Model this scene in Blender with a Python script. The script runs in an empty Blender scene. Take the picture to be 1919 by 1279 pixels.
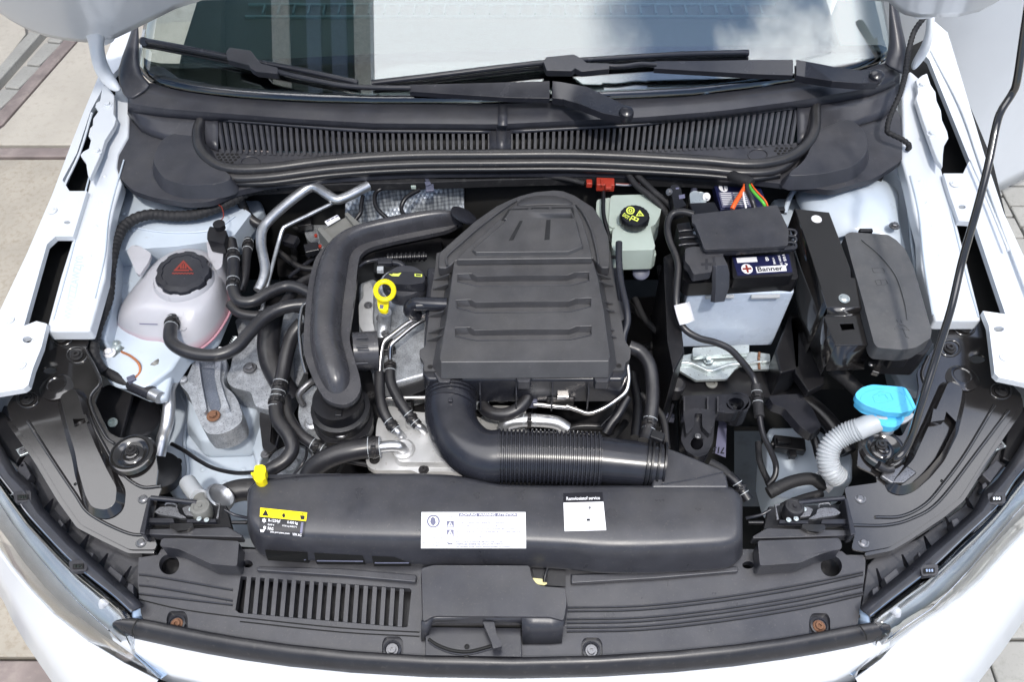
import bpy, bmesh, math, random
from mathutils import Vector, Matrix, Quaternion
from mathutils.geometry import tessellate_polygon
from mathutils.bvhtree import BVHTree
random.seed(7)
S = bpy.context.scene
COL = S.collection
rad = math.radians
# ---------------- camera ----------------
CAM = Vector((0.0, -0.91, 2.05)); PITCH = 52.0; FPX = 1597.0; IW, IH = 1919.0, 1279.0
cd = bpy.data.cameras.new('camera'); cam = bpy.data.objects.new('camera', cd); COL.objects.link(cam)
cam.location = CAM; cam.rotation_euler = (rad(90-PITCH), 0, 0)
cd.sensor_width = 36; cd.lens = FPX/IW*36; cd.clip_start = .02; cd.clip_end = 2000
S.camera = cam
RM = Matrix.Rotation(rad(90-PITCH), 3, 'X')
# ---------------- world ----------------
CLOUD_TOP = 34.0
SUN_EL, SUN_AZ = 62.0, 168.0      # azimuth clockwise from +Y (north)
w = bpy.data.worlds.new('World'); S.world = w; w.use_nodes = True
nt = w.node_tree; nt.nodes.clear()
N = nt.nodes.new; L = nt.links.new
out = N('ShaderNodeOutputWorld'); bg = N('ShaderNodeBackground'); bg.inputs[1].default_value = .15
sky = N('ShaderNodeTexSky'); sky.sky_type = 'NISHITA'; sky.sun_disc = False
sky.sun_elevation = rad(SUN_EL); sky.sun_rotation = rad(SUN_AZ); sky.air_density = 1.0; sky.dust_density = .6; sky.ozone_density = 2.5
tc = N('ShaderNodeTexCoord'); sx_ = N('ShaderNodeSeparateXYZ'); L(tc.outputs['Generated'], sx_.inputs[0])
ns = N('ShaderNodeTexNoise'); ns.inputs['Scale'].default_value = 2.6; ns.inputs['Detail'].default_value = 8; ns.inputs['Roughness'].default_value = .55
L(tc.outputs['Generated'], ns.inputs['Vector'])
def MR(sock, a, b, c=0, d=1, smooth=True):
    n = N('ShaderNodeMapRange'); n.interpolation_type = 'SMOOTHSTEP' if smooth else 'LINEAR'
    for k, v in zip(('From Min', 'From Max', 'To Min', 'To Max'), (a, b, c, d)): n.inputs[k].default_value = v
    L(sock, n.inputs['Value']); return n.outputs[0]
def MA(op, a, b):
    n = N('ShaderNodeMath'); n.operation = op
    for i, v in enumerate((a, b)):
        if isinstance(v, (int, float)): n.inputs[i].default_value = v
        else: L(v, n.inputs[i])
    return n.outputs[0]
scat = MR(ns.outputs[0], .53, .68)                                   # scattered clouds round the sky
xx_ = MA('ADD', sx_.outputs['X'], MA('MULTIPLY', MA('SUBTRACT', ns.outputs[0], .5), .55))
band = MA('MAXIMUM', MR(xx_, .10, .26, 1, .05), MR(xx_, .40, .50))     # two cloud banks overhead with a blue gap between them
up = MR(sx_.outputs['Z'], .62, .82)
fac = MA('ADD', MA('MULTIPLY', band, up), MA('MULTIPLY', scat, MA('SUBTRACT', 1, up)))
lum = MR(up, 0, 1, 8.5, CLOUD_TOP)
cc = N('ShaderNodeCombineColor'); L(lum, cc.inputs[0]); L(lum, cc.inputs[1]); L(MA('MULTIPLY', lum, 1.03), cc.inputs[2])
mx = N('ShaderNodeMix'); mx.data_type = 'RGBA'
L(fac, mx.inputs['Factor']); vm = N('ShaderNodeVectorMath'); vm.operation = 'SCALE'; L(sky.outputs[0], vm.inputs[0]); L(MR(up, 0, 1, 1, 2.6), vm.inputs['Scale']); L(vm.outputs[0], mx.inputs['A']); L(cc.outputs[0], mx.inputs['B']); L(mx.outputs['Result'], bg.inputs[0]); L(bg.outputs[0], out.inputs[0])
sd = bpy.data.lights.new('sun', 'SUN'); sd.energy = 3.2; sd.angle = rad(3); sd.color = (1, .95, .88)
sun = bpy.data.objects.new('sun', sd); COL.objects.link(sun)
_a, _e = rad(SUN_AZ), rad(SUN_EL)
_d = Vector((math.sin(_a)*math.cos(_e), math.cos(_a)*math.cos(_e), math.sin(_e)))
sun.rotation_euler = _d.to_track_quat('Z', 'Y').to_euler(); sun.location = _d*20
S.view_settings.view_transform = 'Standard'; S.view_settings.look = 'None'; S.view_settings.gamma = 1
S.view_settings.use_curve_mapping = False; S.view_settings.exposure = -0.16

# ---------------- geometry helpers ----------------
def ray(px, py):
    return (RM @ Vector(((px-IW/2)/FPX, (IH/2-py)/FPX, -1))).normalized()
def W(px, py, z):                    # point of the place seen at that pixel, at height z
    d = ray(px, py); return CAM + d*((z-CAM.z)/d.z)
def onplane(px, py, p0, n):
    d = ray(px, py); return CAM + d*((p0-CAM).dot(n)/d.dot(n))
def V(p, z=None):
    if isinstance(p, Vector): return p
    return W(p[0], p[1], p[2] if len(p) > 2 else z)
def mpx(r, P):                       # pixels -> metres at P
    return r*(P-CAM).dot(RM @ Vector((0, 0, -1)))/FPX
ORG = {}
def empty(name, label, cat, loc, group=None):
    o = bpy.data.objects.new(name, None); COL.objects.link(o); o.location = loc; o.empty_display_size = .02
    o['label'] = label; o['category'] = cat
    if group: o['group'] = group
    ORG[o.name] = Vector(loc); return o
def tag(o, label, cat, group=None):
    o['label'] = label; o['category'] = cat
    if group: o['group'] = group
    return o
def struct(o, kind='structure'):
    o['kind'] = kind; return o
def obj(name, vs, fs, m, parent=None, smooth=True, bevel=0, sub=0, solid=0, seg=2, label=None, ang=35):
    c = Vector((0, 0, 0))
    if vs:
        lo = Vector((min(v[i] for v in vs) for i in range(3))); hi = Vector((max(v[i] for v in vs) for i in range(3)))
        c = (lo+hi)/2
    me = bpy.data.meshes.new(name)
    me.from_pydata([Vector(v)-c for v in vs], [], fs); me.materials.append(m)
    bm = bmesh.new(); bm.from_mesh(me); bmesh.ops.recalc_face_normals(bm, faces=bm.faces); bm.to_mesh(me); bm.free()
    o = bpy.data.objects.new(name, me); COL.objects.link(o)
    ORG[o.name] = c; o.location = c
    if parent: o.parent = parent; o.location = c - ORG[parent.name]
    if label: o['label'] = label
    if solid:
        md = o.modifiers.new('s', 'SOLIDIFY'); md.thickness = solid; md.offset = 0
    if bevel:
        md = o.modifiers.new('b', 'BEVEL'); md.width = bevel; md.segments = seg; md.limit_method = 'ANGLE'; md.angle_limit = rad(ang); md.harden_normals = smooth
    if sub:
        md = o.modifiers.new('u', 'SUBSURF'); md.levels = md.render_levels = sub
    if smooth:
        me.polygons.foreach_set('use_smooth', [True]*len(me.polygons))
        if not sub: me.set_sharp_from_angle(angle=rad(ang))
    return o
def rnd(pts, r=6, n=4):              # round the corners of a pixel outline
    out = []; k = len(pts)
    for i in range(k):
        a, b, c = [Vector(tuple(pts[j % k])[:2]) for j in (i-1, i, i+1)]
        la, lc = (a-b).length, (c-b).length
        if la < 1e-6 or lc < 1e-6: continue
        q = min(r, la*.45, lc*.45); p0 = b+(a-b)/la*q; p1 = b+(c-b)/lc*q
        z = pts[i][2:] if len(pts[i]) > 2 else ()
        for j in range(n+1):
            t = j/n; p = p0*(1-t)**2+b*2*t*(1-t)+p1*t*t
            out.append((p.x, p.y)+tuple(z))
    return out
def plate(name, pts, z, th, m, parent=None, bevel=.002, flare=0, holes=(), seg=2, label=None, zf=None, smooth=True):
    """solid with the traced outline as its top at height z (or zf(px,py)), th deep"""
    def vv(p): return W(p[0], p[1], zf(p[0], p[1])) if zf else V(p, z)
    loops = [[vv(p) for p in pts]]+[[vv(p) for p in h] for h in holes]
    tris = tessellate_polygon([[Vector((v.x, v.y, 0)) for v in l] for l in loops])
    top = [v for l in loops for v in l]; n = len(top)
    bot = []
    for li, l in enumerate(loops):
        c = sum(l, Vector())/len(l); k = len(l)
        for i, v in enumerate(l):
            b = v.copy(); b.z -= th
            if flare and li == 0:
                e = (l[(i+1) % k]-l[i-1]); nn = Vector((e.y, -e.x, 0)).normalized()
                ar = sum(l[j].x*l[(j+1) % k].y-l[(j+1) % k].x*l[j].y for j in range(k))
                b += nn*flare*(1 if ar > 0 else -1)
            bot.append(b)
    fs = []
    for t in tris:
        fs.append(list(t)); fs.append([n+i for i in reversed(t)])
    o = 0
    for l in loops:
        k = len(l)
        for i in range(k): fs.append([o+i, o+(i+1) % k, n+o+(i+1) % k, n+o+i])
        o += k
    return obj(name, top+bot, fs, m, parent, smooth, bevel, seg=seg, label=label)
def grid(name, rows, m, parent=None, closed=False, caps=False, solid=0, sub=0, label=None, bevel=0, smooth=True, ang=60):
    """rows: list of rows of points (Vector or (px,py,z))"""
    R = [[V(p) for p in r] for r in rows]; nr, nc = len(R), len(R[0])
    vs = [v for r in R for v in r]; fs = []
    for i in range(nr-1):
        for j in range(nc if closed else nc-1):
            a = i*nc+j; b = i*nc+(j+1) % nc
            fs.append([a, b, b+nc, a+nc])
    if caps: fs.append(list(range(nc))[::-1]); fs.append([(nr-1)*nc+j for j in range(nc)])
    return obj(name, vs, fs, m, parent, smooth, bevel, sub, solid, label=label, ang=ang)
def spline(P, seg=8):
    if len(P) < 3: return [P[0].lerp(P[-1], t/seg) for t in range(seg+1)]
    Q = [P[0]*2-P[1]]+list(P)+[P[-1]*2-P[-2]]; out = []
    for i in range(1, len(Q)-2):
        a, b, c, d = Q[i-1:i+3]
        for k in range(seg):
            t = k/seg
            out.append(.5*((2*b)+(c-a)*t+(2*a-5*b+4*c-d)*t*t+(-a+3*b-3*c+d)*t**3))
    out.append(P[-1].copy()); return out
def sweep(P, rads, n=12):
    vs = []; t0 = (P[1]-P[0]).normalized(); u = t0.orthogonal().normalized()
    for i, p in enumerate(P):
        t = (P[min(i+1, len(P)-1)]-P[max(i-1, 0)])
        if t.length < 1e-9: t = t0
        t = t.normalized(); q = t0.rotation_difference(t); u = (q @ u); u = (u-t*u.dot(t)).normalized(); t0 = t; b = t.cross(u)
        for k in range(n):
            a = 2*math.pi*k/n; vs.append(p+(u*math.cos(a)+b*math.sin(a))*rads[i])
    return vs
def tubefaces(m, n, cap=True):
    fs = [[i*n+k, i*n+(k+1) % n, (i+1)*n+(k+1) % n, (i+1)*n+k] for i in range(m-1) for k in range(n)]
    if cap: fs.append(list(range(n))[::-1]); fs.append([(m-1)*n+k for k in range(n)])
    return fs
def tube(name, pts, z, r, m, parent=None, n=12, seg=6, corr=0, amp=.0, cap=True, label=None, taper=None, loc=False):
    """r in pixels (at the depth of each point); corr rings of amplitude amp(px)"""
    P = [V(p, z) for p in pts]; Q = spline(P, seg)
    if corr:
        ln = [0]
        for i in range(1, len(Q)): ln.append(ln[-1]+(Q[i]-Q[i-1]).length)
        k = corr*6; D = []; j = 0
        for s in range(k+1):
            x = ln[-1]*s/k
            while j < len(Q)-2 and ln[j+1] < x: j += 1
            D.append(Q[j].lerp(Q[j+1], (x-ln[j])/max(ln[j+1]-ln[j], 1e-9)))
        Q = D
    rs = []
    for i, q in enumerate(Q):
        rr = r if not taper else r+(taper-r)*i/(len(Q)-1)
        if corr: rr += amp*(1 if i % 6 in (1, 2, 3) else -1)
        rs.append(mpx(rr, q))
    return obj(name, sweep(Q, rs, n), tubefaces(len(Q), n, cap), m, parent, True, label=label, ang=50 if not corr else 60)
def lathe(name, P, prof, m, parent=None, axis=(0, 0, 1), n=28, lobes=0, lamp=.06, label=None, px=False, ang=35):
    """prof: (radius, height) in metres (or pixels when px) along axis from P"""
    P = V(P); ax = Vector(axis).normalized(); u = ax.orthogonal().normalized(); b = ax.cross(u)
    s = mpx(1, P) if px else 1
    vs = []
    for (r, h) in prof:
        for k in range(n):
            a = 2*math.pi*k/n; rr = r
            if lobes and r > .7*max(q[0] for q in prof): rr *= 1-(lamp if math.cos(a*lobes) < -.2 else 0)
            vs.append(P+(u*math.cos(a)+b*math.sin(a))*rr*s+ax*h*s)
    return obj(name, vs, tubefaces(len(prof), n), m, parent, True, label=label, ang=ang)
def box(name, c, size, m, parent=None, rot=(0, 0, 0), bevel=.002, label=None):
    from mathutils import Euler
    c = V(c); R = Euler([rad(a) for a in rot]).to_matrix()
    vs = [c+R @ Vector((sx*size[0]/2, sy*size[1]/2, sz*size[2]/2)) for sx in (-1, 1) for sy in (-1, 1) for sz in (-1, 1)]
    fs = [[0, 1, 3, 2], [4, 6, 7, 5], [0, 4, 5, 1], [2, 3, 7, 6], [0, 2, 6, 4], [1, 5, 7, 3]]
    return obj(name, vs, fs, m, parent, True, bevel, label=label)
BOLT = {}
def bolt(name, P, r, m, parent, kind='hex', axis=(0, 0, 1), label=None):
    """shared-mesh fastener; r px radius of the washer"""
    P = V(P); key = (kind, m.name)
    if key not in BOLT:
        bm = bmesh.new()
        def cyl(r0, r1, z0, z1, n):
            a = [bm.verts.new((r0*math.cos(2*math.pi*i/n), r0*math.sin(2*math.pi*i/n), z0)) for i in range(n)]
            b = [bm.verts.new((r1*math.cos(2*math.pi*i/n), r1*math.sin(2*math.pi*i/n), z1)) for i in range(n)]
            for i in range(n): bm.faces.new([a[i], a[(i+1) % n], b[(i+1) % n], b[i]])
            return a, b
        a, b = cyl(1, .92, 0, .16, 18)
        if kind == 'hex':
            c, d = cyl(.62, .6, .16, .62, 6); bm.faces.new(b); e, f = cyl(.6, .5, .62, .7, 6); bm.faces.new(f)
        elif kind == 'torx':
            c, d = cyl(.66, .62, .16, .5, 16); bm.faces.new(b)
            g = [bm.verts.new(((.34 if i % 2 else .22)*math.cos(math.pi*i/6), (.34 if i % 2 else .22)*math.sin(math.pi*i/6), .5)) for i in range(12)]
            h = [bm.verts.new((v.co.x, v.co.y, .2)) for v in g]
            for i in range(12): bm.faces.new([g[i], g[(i+1) % 12], h[(i+1) % 12], h[i]])
            bm.faces.new(h)
            for i in range(12):
                j = [round(x*16/12) % 16 for x in (i, i+1)]
                if j[0] != j[1]: bm.faces.new([d[j[0]], d[j[1]], g[(i+1) % 12], g[i]])
            for i in range(16):
                pass
        else:
            c, d = cyl(.7, .45, .16, .34, 16); bm.faces.new(b); bm.faces.new(d)
        bmesh.ops.recalc_face_normals(bm, faces=bm.faces)
        me = bpy.data.meshes.new(name); bm.to_mesh(me); bm.free(); me.materials.append(m)
        me.polygons.foreach_set('use_smooth', [True]*len(me.polygons)); me.set_sharp_from_angle(angle=rad(30))
        BOLT[key] = me
    o = bpy.data.objects.new(name, BOLT[key]); COL.objects.link(o); s = mpx(r, P); o.scale = (s, s, s)
    o.rotation_mode = 'QUATERNION'; o.rotation_quaternion = Vector(axis).to_track_quat('Z', 'Y') @ Quaternion((0, 0, 1), random.random()*3)
    o.parent = parent; o.location = P-(ORG[parent.name] if parent else Vector()); ORG[o.name] = P
    if label: o['label'] = label
    return o
# ---- prints laid on real surfaces
def bvh(*obs):
    bpy.context.view_layer.update(); dg = bpy.context.evaluated_depsgraph_get(); vs = []; fs = []
    for o in obs:
        e = o.evaluated_get(dg); me = e.to_mesh(); M = o.matrix_world; k = len(vs)
        vs += [M @ v.co for v in me.vertices]; fs += [[i+k for i in p.vertices] for p in me.polygons]; e.to_mesh_clear()
    return BVHTree.FromPolygons(vs, fs)
def hit(t, px, py, off=.001, z=None):
    d = ray(px, py); loc, nrm, i, dist = t.ray_cast(CAM, d)
    if loc is None: return W(px, py, z if z else .85)
    if nrm.dot(d) > 0: nrm = -nrm
    return loc+nrm*off
def toward(t, px, py, dist, z=None):
    d = ray(px, py); loc, nrm, i, ds = t.ray_cast(CAM, d)
    if loc is None: loc = W(px, py, z if z else .9)
    return loc-d*dist
def bil(q, u, v):
    a, b, c, d = [Vector(p) for p in q]
    p = (a*(1-u)+b*u)*(1-v)+(d*(1-u)+c*u)*v; return p.x, p.y
def decal(name, t, q, m, parent, off=.0008, n=6, uv=(0, 0, 1, 1), label=None):
    rows = [[hit(t, *bil(q, uv[0]+(uv[2]-uv[0])*i/n, uv[1]+(uv[3]-uv[1])*j/n), off) for i in range(n+1)] for j in range(n+1)]
    o = grid(name, rows, m, parent, label=label); return o
def poly(name, t, q, pts, m, parent, off=.0014, label=None):
    vs = [hit(t, *bil(q, u, v), off) for u, v in pts]
    tr = tessellate_polygon([[Vector((u, v, 0)) for u, v in pts]])
    return obj(name, vs, [list(x) for x in tr], m, parent, False, label=label)
TXT = {}
def textgeo(s):
    if s in TXT: return TXT[s]
    cu = bpy.data.curves.new('t', 'FONT'); cu.body = s; cu.resolution_u = 2; cu.offset = .022
    o = bpy.data.objects.new('t', cu); COL.objects.link(o); bpy.context.view_layer.update()
    me = bpy.data.meshes.new_from_object(o.evaluated_get(bpy.context.evaluated_depsgraph_get()))
    vs = [(v.co.x, v.co.y) for v in me.vertices]; fs = [list(p.vertices) for p in me.polygons]
    bpy.data.objects.remove(o); bpy.data.curves.remove(cu); bpy.data.meshes.remove(me)
    x0 = min(v[0] for v in vs); x1 = max(v[0] for v in vs); y0 = min(v[1] for v in vs); y1 = max(v[1] for v in vs)
    TXT[s] = ([((x-x0)/(x1-x0), 1-(y-y0)/(y1-y0)) for x, y in vs], fs); return TXT[s]
def text(s, t, q, box4, m, parent, off=.0016, name='lettering'):
    vs, fs = textgeo(s); u0, v0, u1, v1 = box4
    return obj(name, [hit(t, *bil(q, u0+(u1-u0)*x, v0+(v1-v0)*y), off) for x, y in vs], fs, m, parent, False)
def ringp(cx, cy, r, k=20, ry=None):
    return [(cx+r*math.cos(2*math.pi*i/k), cy+(ry or r)*math.sin(2*math.pi*i/k)) for i in range(k)]

# ---------------- materials ----------------
def mat(name, col, rough=.5, metal=0, bump=0, bscale=900, spots=None, coat=0, trans=0, ior=1.45, sss=0, var=.15, vscale=30, emit=None, spec=.5, rvar=.1, dust_toplight=0):
    m = bpy.data.materials.new(name); m.use_nodes = True; t = m.node_tree; b = t.nodes['Principled BSDF']
    n = t.nodes.new; l = t.links.new
    b.inputs['Roughness'].default_value = rough; b.inputs['Metallic'].default_value = metal
    b.inputs['Coat Weight'].default_value = coat; b.inputs['Coat Roughness'].default_value = .12
    b.inputs['Transmission Weight'].default_value = trans; b.inputs['IOR'].default_value = ior
    b.inputs['Specular IOR Level'].default_value = spec
    if sss: b.inputs['Subsurface Weight'].default_value = sss; b.inputs['Subsurface Radius'].default_value = (.02, .015, .015); b.inputs['Subsurface Scale'].default_value = .5
    co = n('ShaderNodeTexCoord'); no = n('ShaderNodeTexNoise'); no.inputs['Scale'].default_value = vscale; no.inputs['Detail'].default_value = 6
    l(co.outputs['Object'], no.inputs['Vector'])
    rp = n('ShaderNodeValToRGB'); rp.color_ramp.elements[0].position = .3; rp.color_ramp.elements[1].position = .7
    c = Vector(col)
    rp.color_ramp.elements[0].color = (*(c*(1-var)), 1); rp.color_ramp.elements[1].color = (*(c*(1+var)), 1)
    l(no.outputs[0], rp.inputs[0]); last = rp.outputs[0]
    if spots:                        # (colour, scale, threshold lo, hi)
        sc, ss, lo, hi = spots; n2 = n('ShaderNodeTexNoise'); n2.inputs['Scale'].default_value = ss; n2.inputs['Detail'].default_value = 8; n2.inputs['Roughness'].default_value = .7
        l(co.outputs['Object'], n2.inputs['Vector']); r2 = n('ShaderNodeValToRGB'); r2.color_ramp.elements[0].position = lo; r2.color_ramp.elements[1].position = hi
        l(n2.outputs[0], r2.inputs[0]); mx = n('ShaderNodeMix'); mx.data_type = 'RGBA'; l(r2.outputs[0], mx.inputs['Factor']); l(last, mx.inputs['A']); mx.inputs['B'].default_value = (*sc, 1); last = mx.outputs['Result']
    if dust_toplight:                         # dusty warm grey on upward faces; light from above put into the colour
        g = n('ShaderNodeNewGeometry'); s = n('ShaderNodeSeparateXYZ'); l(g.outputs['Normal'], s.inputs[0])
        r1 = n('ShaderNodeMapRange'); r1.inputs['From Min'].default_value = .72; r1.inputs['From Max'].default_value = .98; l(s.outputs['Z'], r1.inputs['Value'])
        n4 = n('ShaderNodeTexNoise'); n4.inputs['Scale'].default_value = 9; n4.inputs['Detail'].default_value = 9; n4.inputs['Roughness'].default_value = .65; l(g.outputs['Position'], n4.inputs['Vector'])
        r2 = n('ShaderNodeMapRange'); r2.inputs['From Min'].default_value = .3; r2.inputs['From Max'].default_value = .9; r2.inputs['To Max'].default_value = dust_toplight; l(n4.outputs[0], r2.inputs['Value'])
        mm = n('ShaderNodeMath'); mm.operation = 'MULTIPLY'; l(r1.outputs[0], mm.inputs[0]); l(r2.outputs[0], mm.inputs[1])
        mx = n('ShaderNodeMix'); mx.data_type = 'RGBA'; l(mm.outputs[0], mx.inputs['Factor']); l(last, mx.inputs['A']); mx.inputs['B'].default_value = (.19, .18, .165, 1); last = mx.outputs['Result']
    l(last, b.inputs['Base Color'])
    mr = n('ShaderNodeMapRange'); mr.inputs['To Min'].default_value = max(0, rough-rvar); mr.inputs['To Max'].default_value = min(1, rough+rvar)
    if rvar: l(no.outputs[0], mr.inputs['Value']); l(mr.outputs[0], b.inputs['Roughness'])
    if bump:
        n3 = n('ShaderNodeTexNoise'); n3.inputs['Scale'].default_value = bscale; n3.inputs['Detail'].default_value = 3; l(co.outputs['Object'], n3.inputs['Vector'])
        bp = n('ShaderNodeBump'); bp.inputs['Strength'].default_value = bump; bp.inputs['Distance'].default_value = .001; l(n3.outputs[0], bp.inputs['Height']); l(bp.outputs[0], b.inputs['Normal'])
    if emit: b.inputs['Emission Color'].default_value = (*emit[:3], 1); b.inputs['Emission Strength'].default_value = emit[3]
    return m
M_PL = mat('grained_black_plastic', (.030, .031, .038), .31, dust_toplight=.26, bump=.14, bscale=1400, spots=((.10, .095, .085), 260, .58, .8))
M_PL2 = mat('smooth_black_plastic', (.017, .018, .024), .24, dust_toplight=.16, bump=.05, bscale=700, spots=((.07, .065, .06), 180, .62, .85))
M_PLD = mat('dark_black_plastic', (.006, .006, .008), .32, dust_toplight=.10, bump=.15, spots=((.05, .045, .04), 150, .6, .85))
M_COWL = mat('cowl_plastic', (.029, .030, .038), .34, dust_toplight=.24, bump=.1, bscale=1500, spots=((.11, .105, .10), 90, .6, .9))
M_RUB = mat('black_rubber', (.015, .015, .018), .34, dust_toplight=.35, bump=.1, bscale=600, spots=((.07, .065, .06), 120, .58, .85))
M_TAPE = mat('cloth_tape', (.012, .012, .014), .7, bump=.5, bscale=300, spots=((.05, .05, .05), 60, .55, .8))
M_BLK = mat('black_painted_steel', (.012, .011, .011), .16, coat=1, bump=.10, bscale=45, spots=((.09, .08, .07), 160, .66, .85))
M_PAINT = mat('white_car_paint', (.58, .61, .65), .3, coat=.6, var=.01, rvar=.04)
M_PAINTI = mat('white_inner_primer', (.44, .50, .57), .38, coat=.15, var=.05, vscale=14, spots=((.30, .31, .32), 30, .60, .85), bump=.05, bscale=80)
M_ALU = mat('cast_aluminium', (.42, .44, .47), .42, metal=.6, bump=.5, bscale=520, spots=((.10, .10, .11), 420, .50, .70), var=.25, vscale=60)
M_ALUL = mat('pressed_aluminium_plate', (.60, .60, .60), .42, metal=.6, bump=.15, bscale=500, spots=((.22, .18, .15), 120, .6, .75), var=.12)
M_PIPE = mat('aluminium_pipe', (.62, .63, .65), .34, metal=.9, bump=.1, bscale=400, spots=((.25, .25, .27), 150, .55, .8), var=.15)
M_STEEL = mat('bright_steel', (.55, .53, .52), .22, metal=1, var=.15)
M_ZINC = mat('zinc_plated_steel', (.55, .60, .60), .33, metal=.75, spots=((.14, .13, .12), 260, .58, .66), bump=.1, bscale=300, var=.15)
M_RUST = mat('rusty_steel', (.16, .07, .035), .75, bump=.8, bscale=500, spots=((.30, .22, .16), 300, .5, .7), var=.4, vscale=200)
M_BOLT = mat('worn_bolt_steel', (.22, .22, .23), .38, metal=.8, spots=((.04, .04, .04), 400, .5, .7))
M_BOLTB = mat('black_bolt', (.03, .03, .032), .35, metal=.5, spots=((.16, .14, .13), 400, .52, .7))
M_YEL = mat('yellow_plastic', (.86, .70, .01), .35, var=.04)
M_BLUE = mat('light_blue_plastic', (.09, .47, .76), .33, var=.03, coat=.15)
M_WPL = mat('translucent_white_plastic', (.38, .40, .42), .4, sss=.2, var=.04)
M_BRK = mat('pale_green_reservoir_plastic', (.37, .43, .39), .36, sss=.2, var=.05, coat=.1)
M_BAT = mat('pale_blue_battery_case', (.50, .57, .68), .28, sss=.12, var=.04)
M_WHT = mat('white_label_paper', (.72, .72, .74), .4, var=.01)
M_LYEL = mat('yellow_label_paper', (.90, .72, .01), .4, var=.01)
M_LBLK = mat('black_label_ink', (.012, .012, .016), .4, var=.02)
M_LGRY = mat('grey_label_ink', (.13, .13, .20), .5, var=.05)
M_LGRN = mat('pale_green_ink', (.70, .80, .12), .5, var=.03)
M_RED = mat('red_ink', (.20, .025, .015), .5, var=.05)
M_REDC = mat('red_brown_connector', (.34, .035, .02), .4, bump=.1, spots=((.12, .03, .02), 150, .55, .8))
M_ORA = mat('orange_wire', (.85, .12, .02), .4)
M_GRN = mat('green_wire', (.10, .45, .05), .4)
M_COP = mat('copper_wire', (.42, .16, .07), .45, metal=.3)
M_FOIL = None
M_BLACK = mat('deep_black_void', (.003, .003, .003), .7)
M_GREYC = mat('grey_connector_plastic', (.15, .15, .14), .45, bump=.2, bscale=800)
M_GLINE = mat('grey_headlight_plastic', (.085, .087, .092), .5, bump=.2, bscale=800)
M_DISC = mat('blue_grey_plastic', (.085, .09, .13), .45)
# ================= ground =================
M_SAND = mat('concrete_ground', (.36, .34, .31), .85, bump=.6, bscale=120, spots=((.24, .22, .19), 9, .5, .75), var=.12, vscale=3)
M_SLAB = mat('pale_concrete_slab', (.40, .37, .32), .82, bump=.5, bscale=160, spots=((.34, .31, .26), 40, .5, .75), var=.10, vscale=4)
M_SLAB2 = mat('worn_beige_concrete_slab', (.34, .31, .26), .82, bump=.6, bscale=200, spots=((.27, .23, .18), 60, .48, .7), var=.14, vscale=5)
M_IRON = mat('rusty_steel_channel', (.20, .165, .155), .6, bump=.5, bscale=90, spots=((.30, .26, .23), 25, .5, .8), var=.2, vscale=12)
M_PAVE = mat('grey_concrete_paver', (.29, .285, .265), .85, bump=.7, bscale=220, spots=((.22, .22, .20), 80, .5, .75), var=.12, vscale=6)
M_MOSS = mat('green_moss', (.08, .13, .02), .9, bump=1, bscale=300, var=.4, vscale=90)
gnd = struct(obj('ground', [(-300, -300, -.035), (300, -300, -.035), (300, 300, -.035), (-300, 300, -.035)], [[0, 1, 2, 3]], M_SAND))
def gpl(name, pts, m, z=0, th=.04, label=None):
    return plate(name, pts, z, th, m, gnd, bevel=.006, label=label)
gpl('slab', [(-500, 298), (560, 298), (560, 1232), (-500, 1232)], M_SLAB2)
gpl('slab', [(-44, 271), (620, 271), (620, 40), (178, 40), (6, 236)], M_SLAB)
gpl('slab', [(-700, 271), (-75, 271), (-34, 172), (48, 62), (40, 20), (-700, 20)], M_SLAB)
gpl('slab', [(-500, 1300), (600, 1300), (600, 1700), (-500, 1700)], M_SLAB2)
gpl('steel_channel', [(-700, 276), (620, 276), (620, 293), (-700, 293)], M_IRON)
gpl('steel_channel', [(-700, 1238), (560, 1238), (560, 1294), (-700, 1294)], M_IRON, label='wide rusty brown steel channel')
gpl('steel_channel', [(-60, 271), (3, 233), (176, 38), (152, 38), (-14, 222), (-72, 271)], M_IRON)
gpl('steel_channel', [(-34, 186), (72, 66), (105, 30), (82, 30), (50, 64), (-34, 162)], M_PAVE, label='grey channel edge')
pv = [((-60, 262), (-26, 205)), ((-22, 201), (4, 165)), ((7, 162), (45, 122)), ((48, 119), (84, 79)), ((87, 76), (112, 50))]
for (ax, ay), (bx, by) in pv:
    f = lambda y: (-14+(222-y)*166/184.0)
    gpl('paver', [(ax, ay), (bx, by), (f(by-4)-3, by+3), (f(ay+4)-3, ay+3)], M_PAVE)
# cobbled strip on the far side of the car
pm = None
for i in range(12):
    for j in range(26):
        x = .62+i*.203; y = -1.15+j*.104+(i % 2)*.05
        if x < .95 and not (-.35 < y < .05): continue
        if pm is None:
            o = box('paver', Vector((x, y, -.02)), (.197, .098, .04), M_PAVE, gnd, bevel=.006); pm = o
        else:
            o = pm.copy(); COL.objects.link(o); o.parent = gnd; o.location = Vector((x, y, -.02+random.uniform(-.004, .003)))-ORG['ground']
            o.rotation_euler = (random.uniform(-.01, .01), random.uniform(-.01, .01), random.uniform(-.012, .012))
mv = []; mf = []
for k in range(500):
    i = random.randrange(12); j = random.randrange(26); x = .52+i*.203+random.uniform(-.004, .004); y = -1.15+j*.104+(i % 2)*.05+random.uniform(-.05, .05)
    s = random.uniform(.002, .006); b = len(mv)
    mv += [(x-s, y-s, -.03), (x+s, y-s, -.03), (x+s, y+s, -.03), (x-s, y+s, -.03), (x, y, -.03+s*1.5)]; mf += [[b, b+1, b+4], [b+1, b+2, b+4], [b+2, b+3, b+4], [b+3, b, b+4]]
mo = obj('moss', mv, mf, M_MOSS, None, False); struct(mo, 'stuff'); tag(mo, 'green moss growing in the joints of the cobbles', 'moss')

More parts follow.
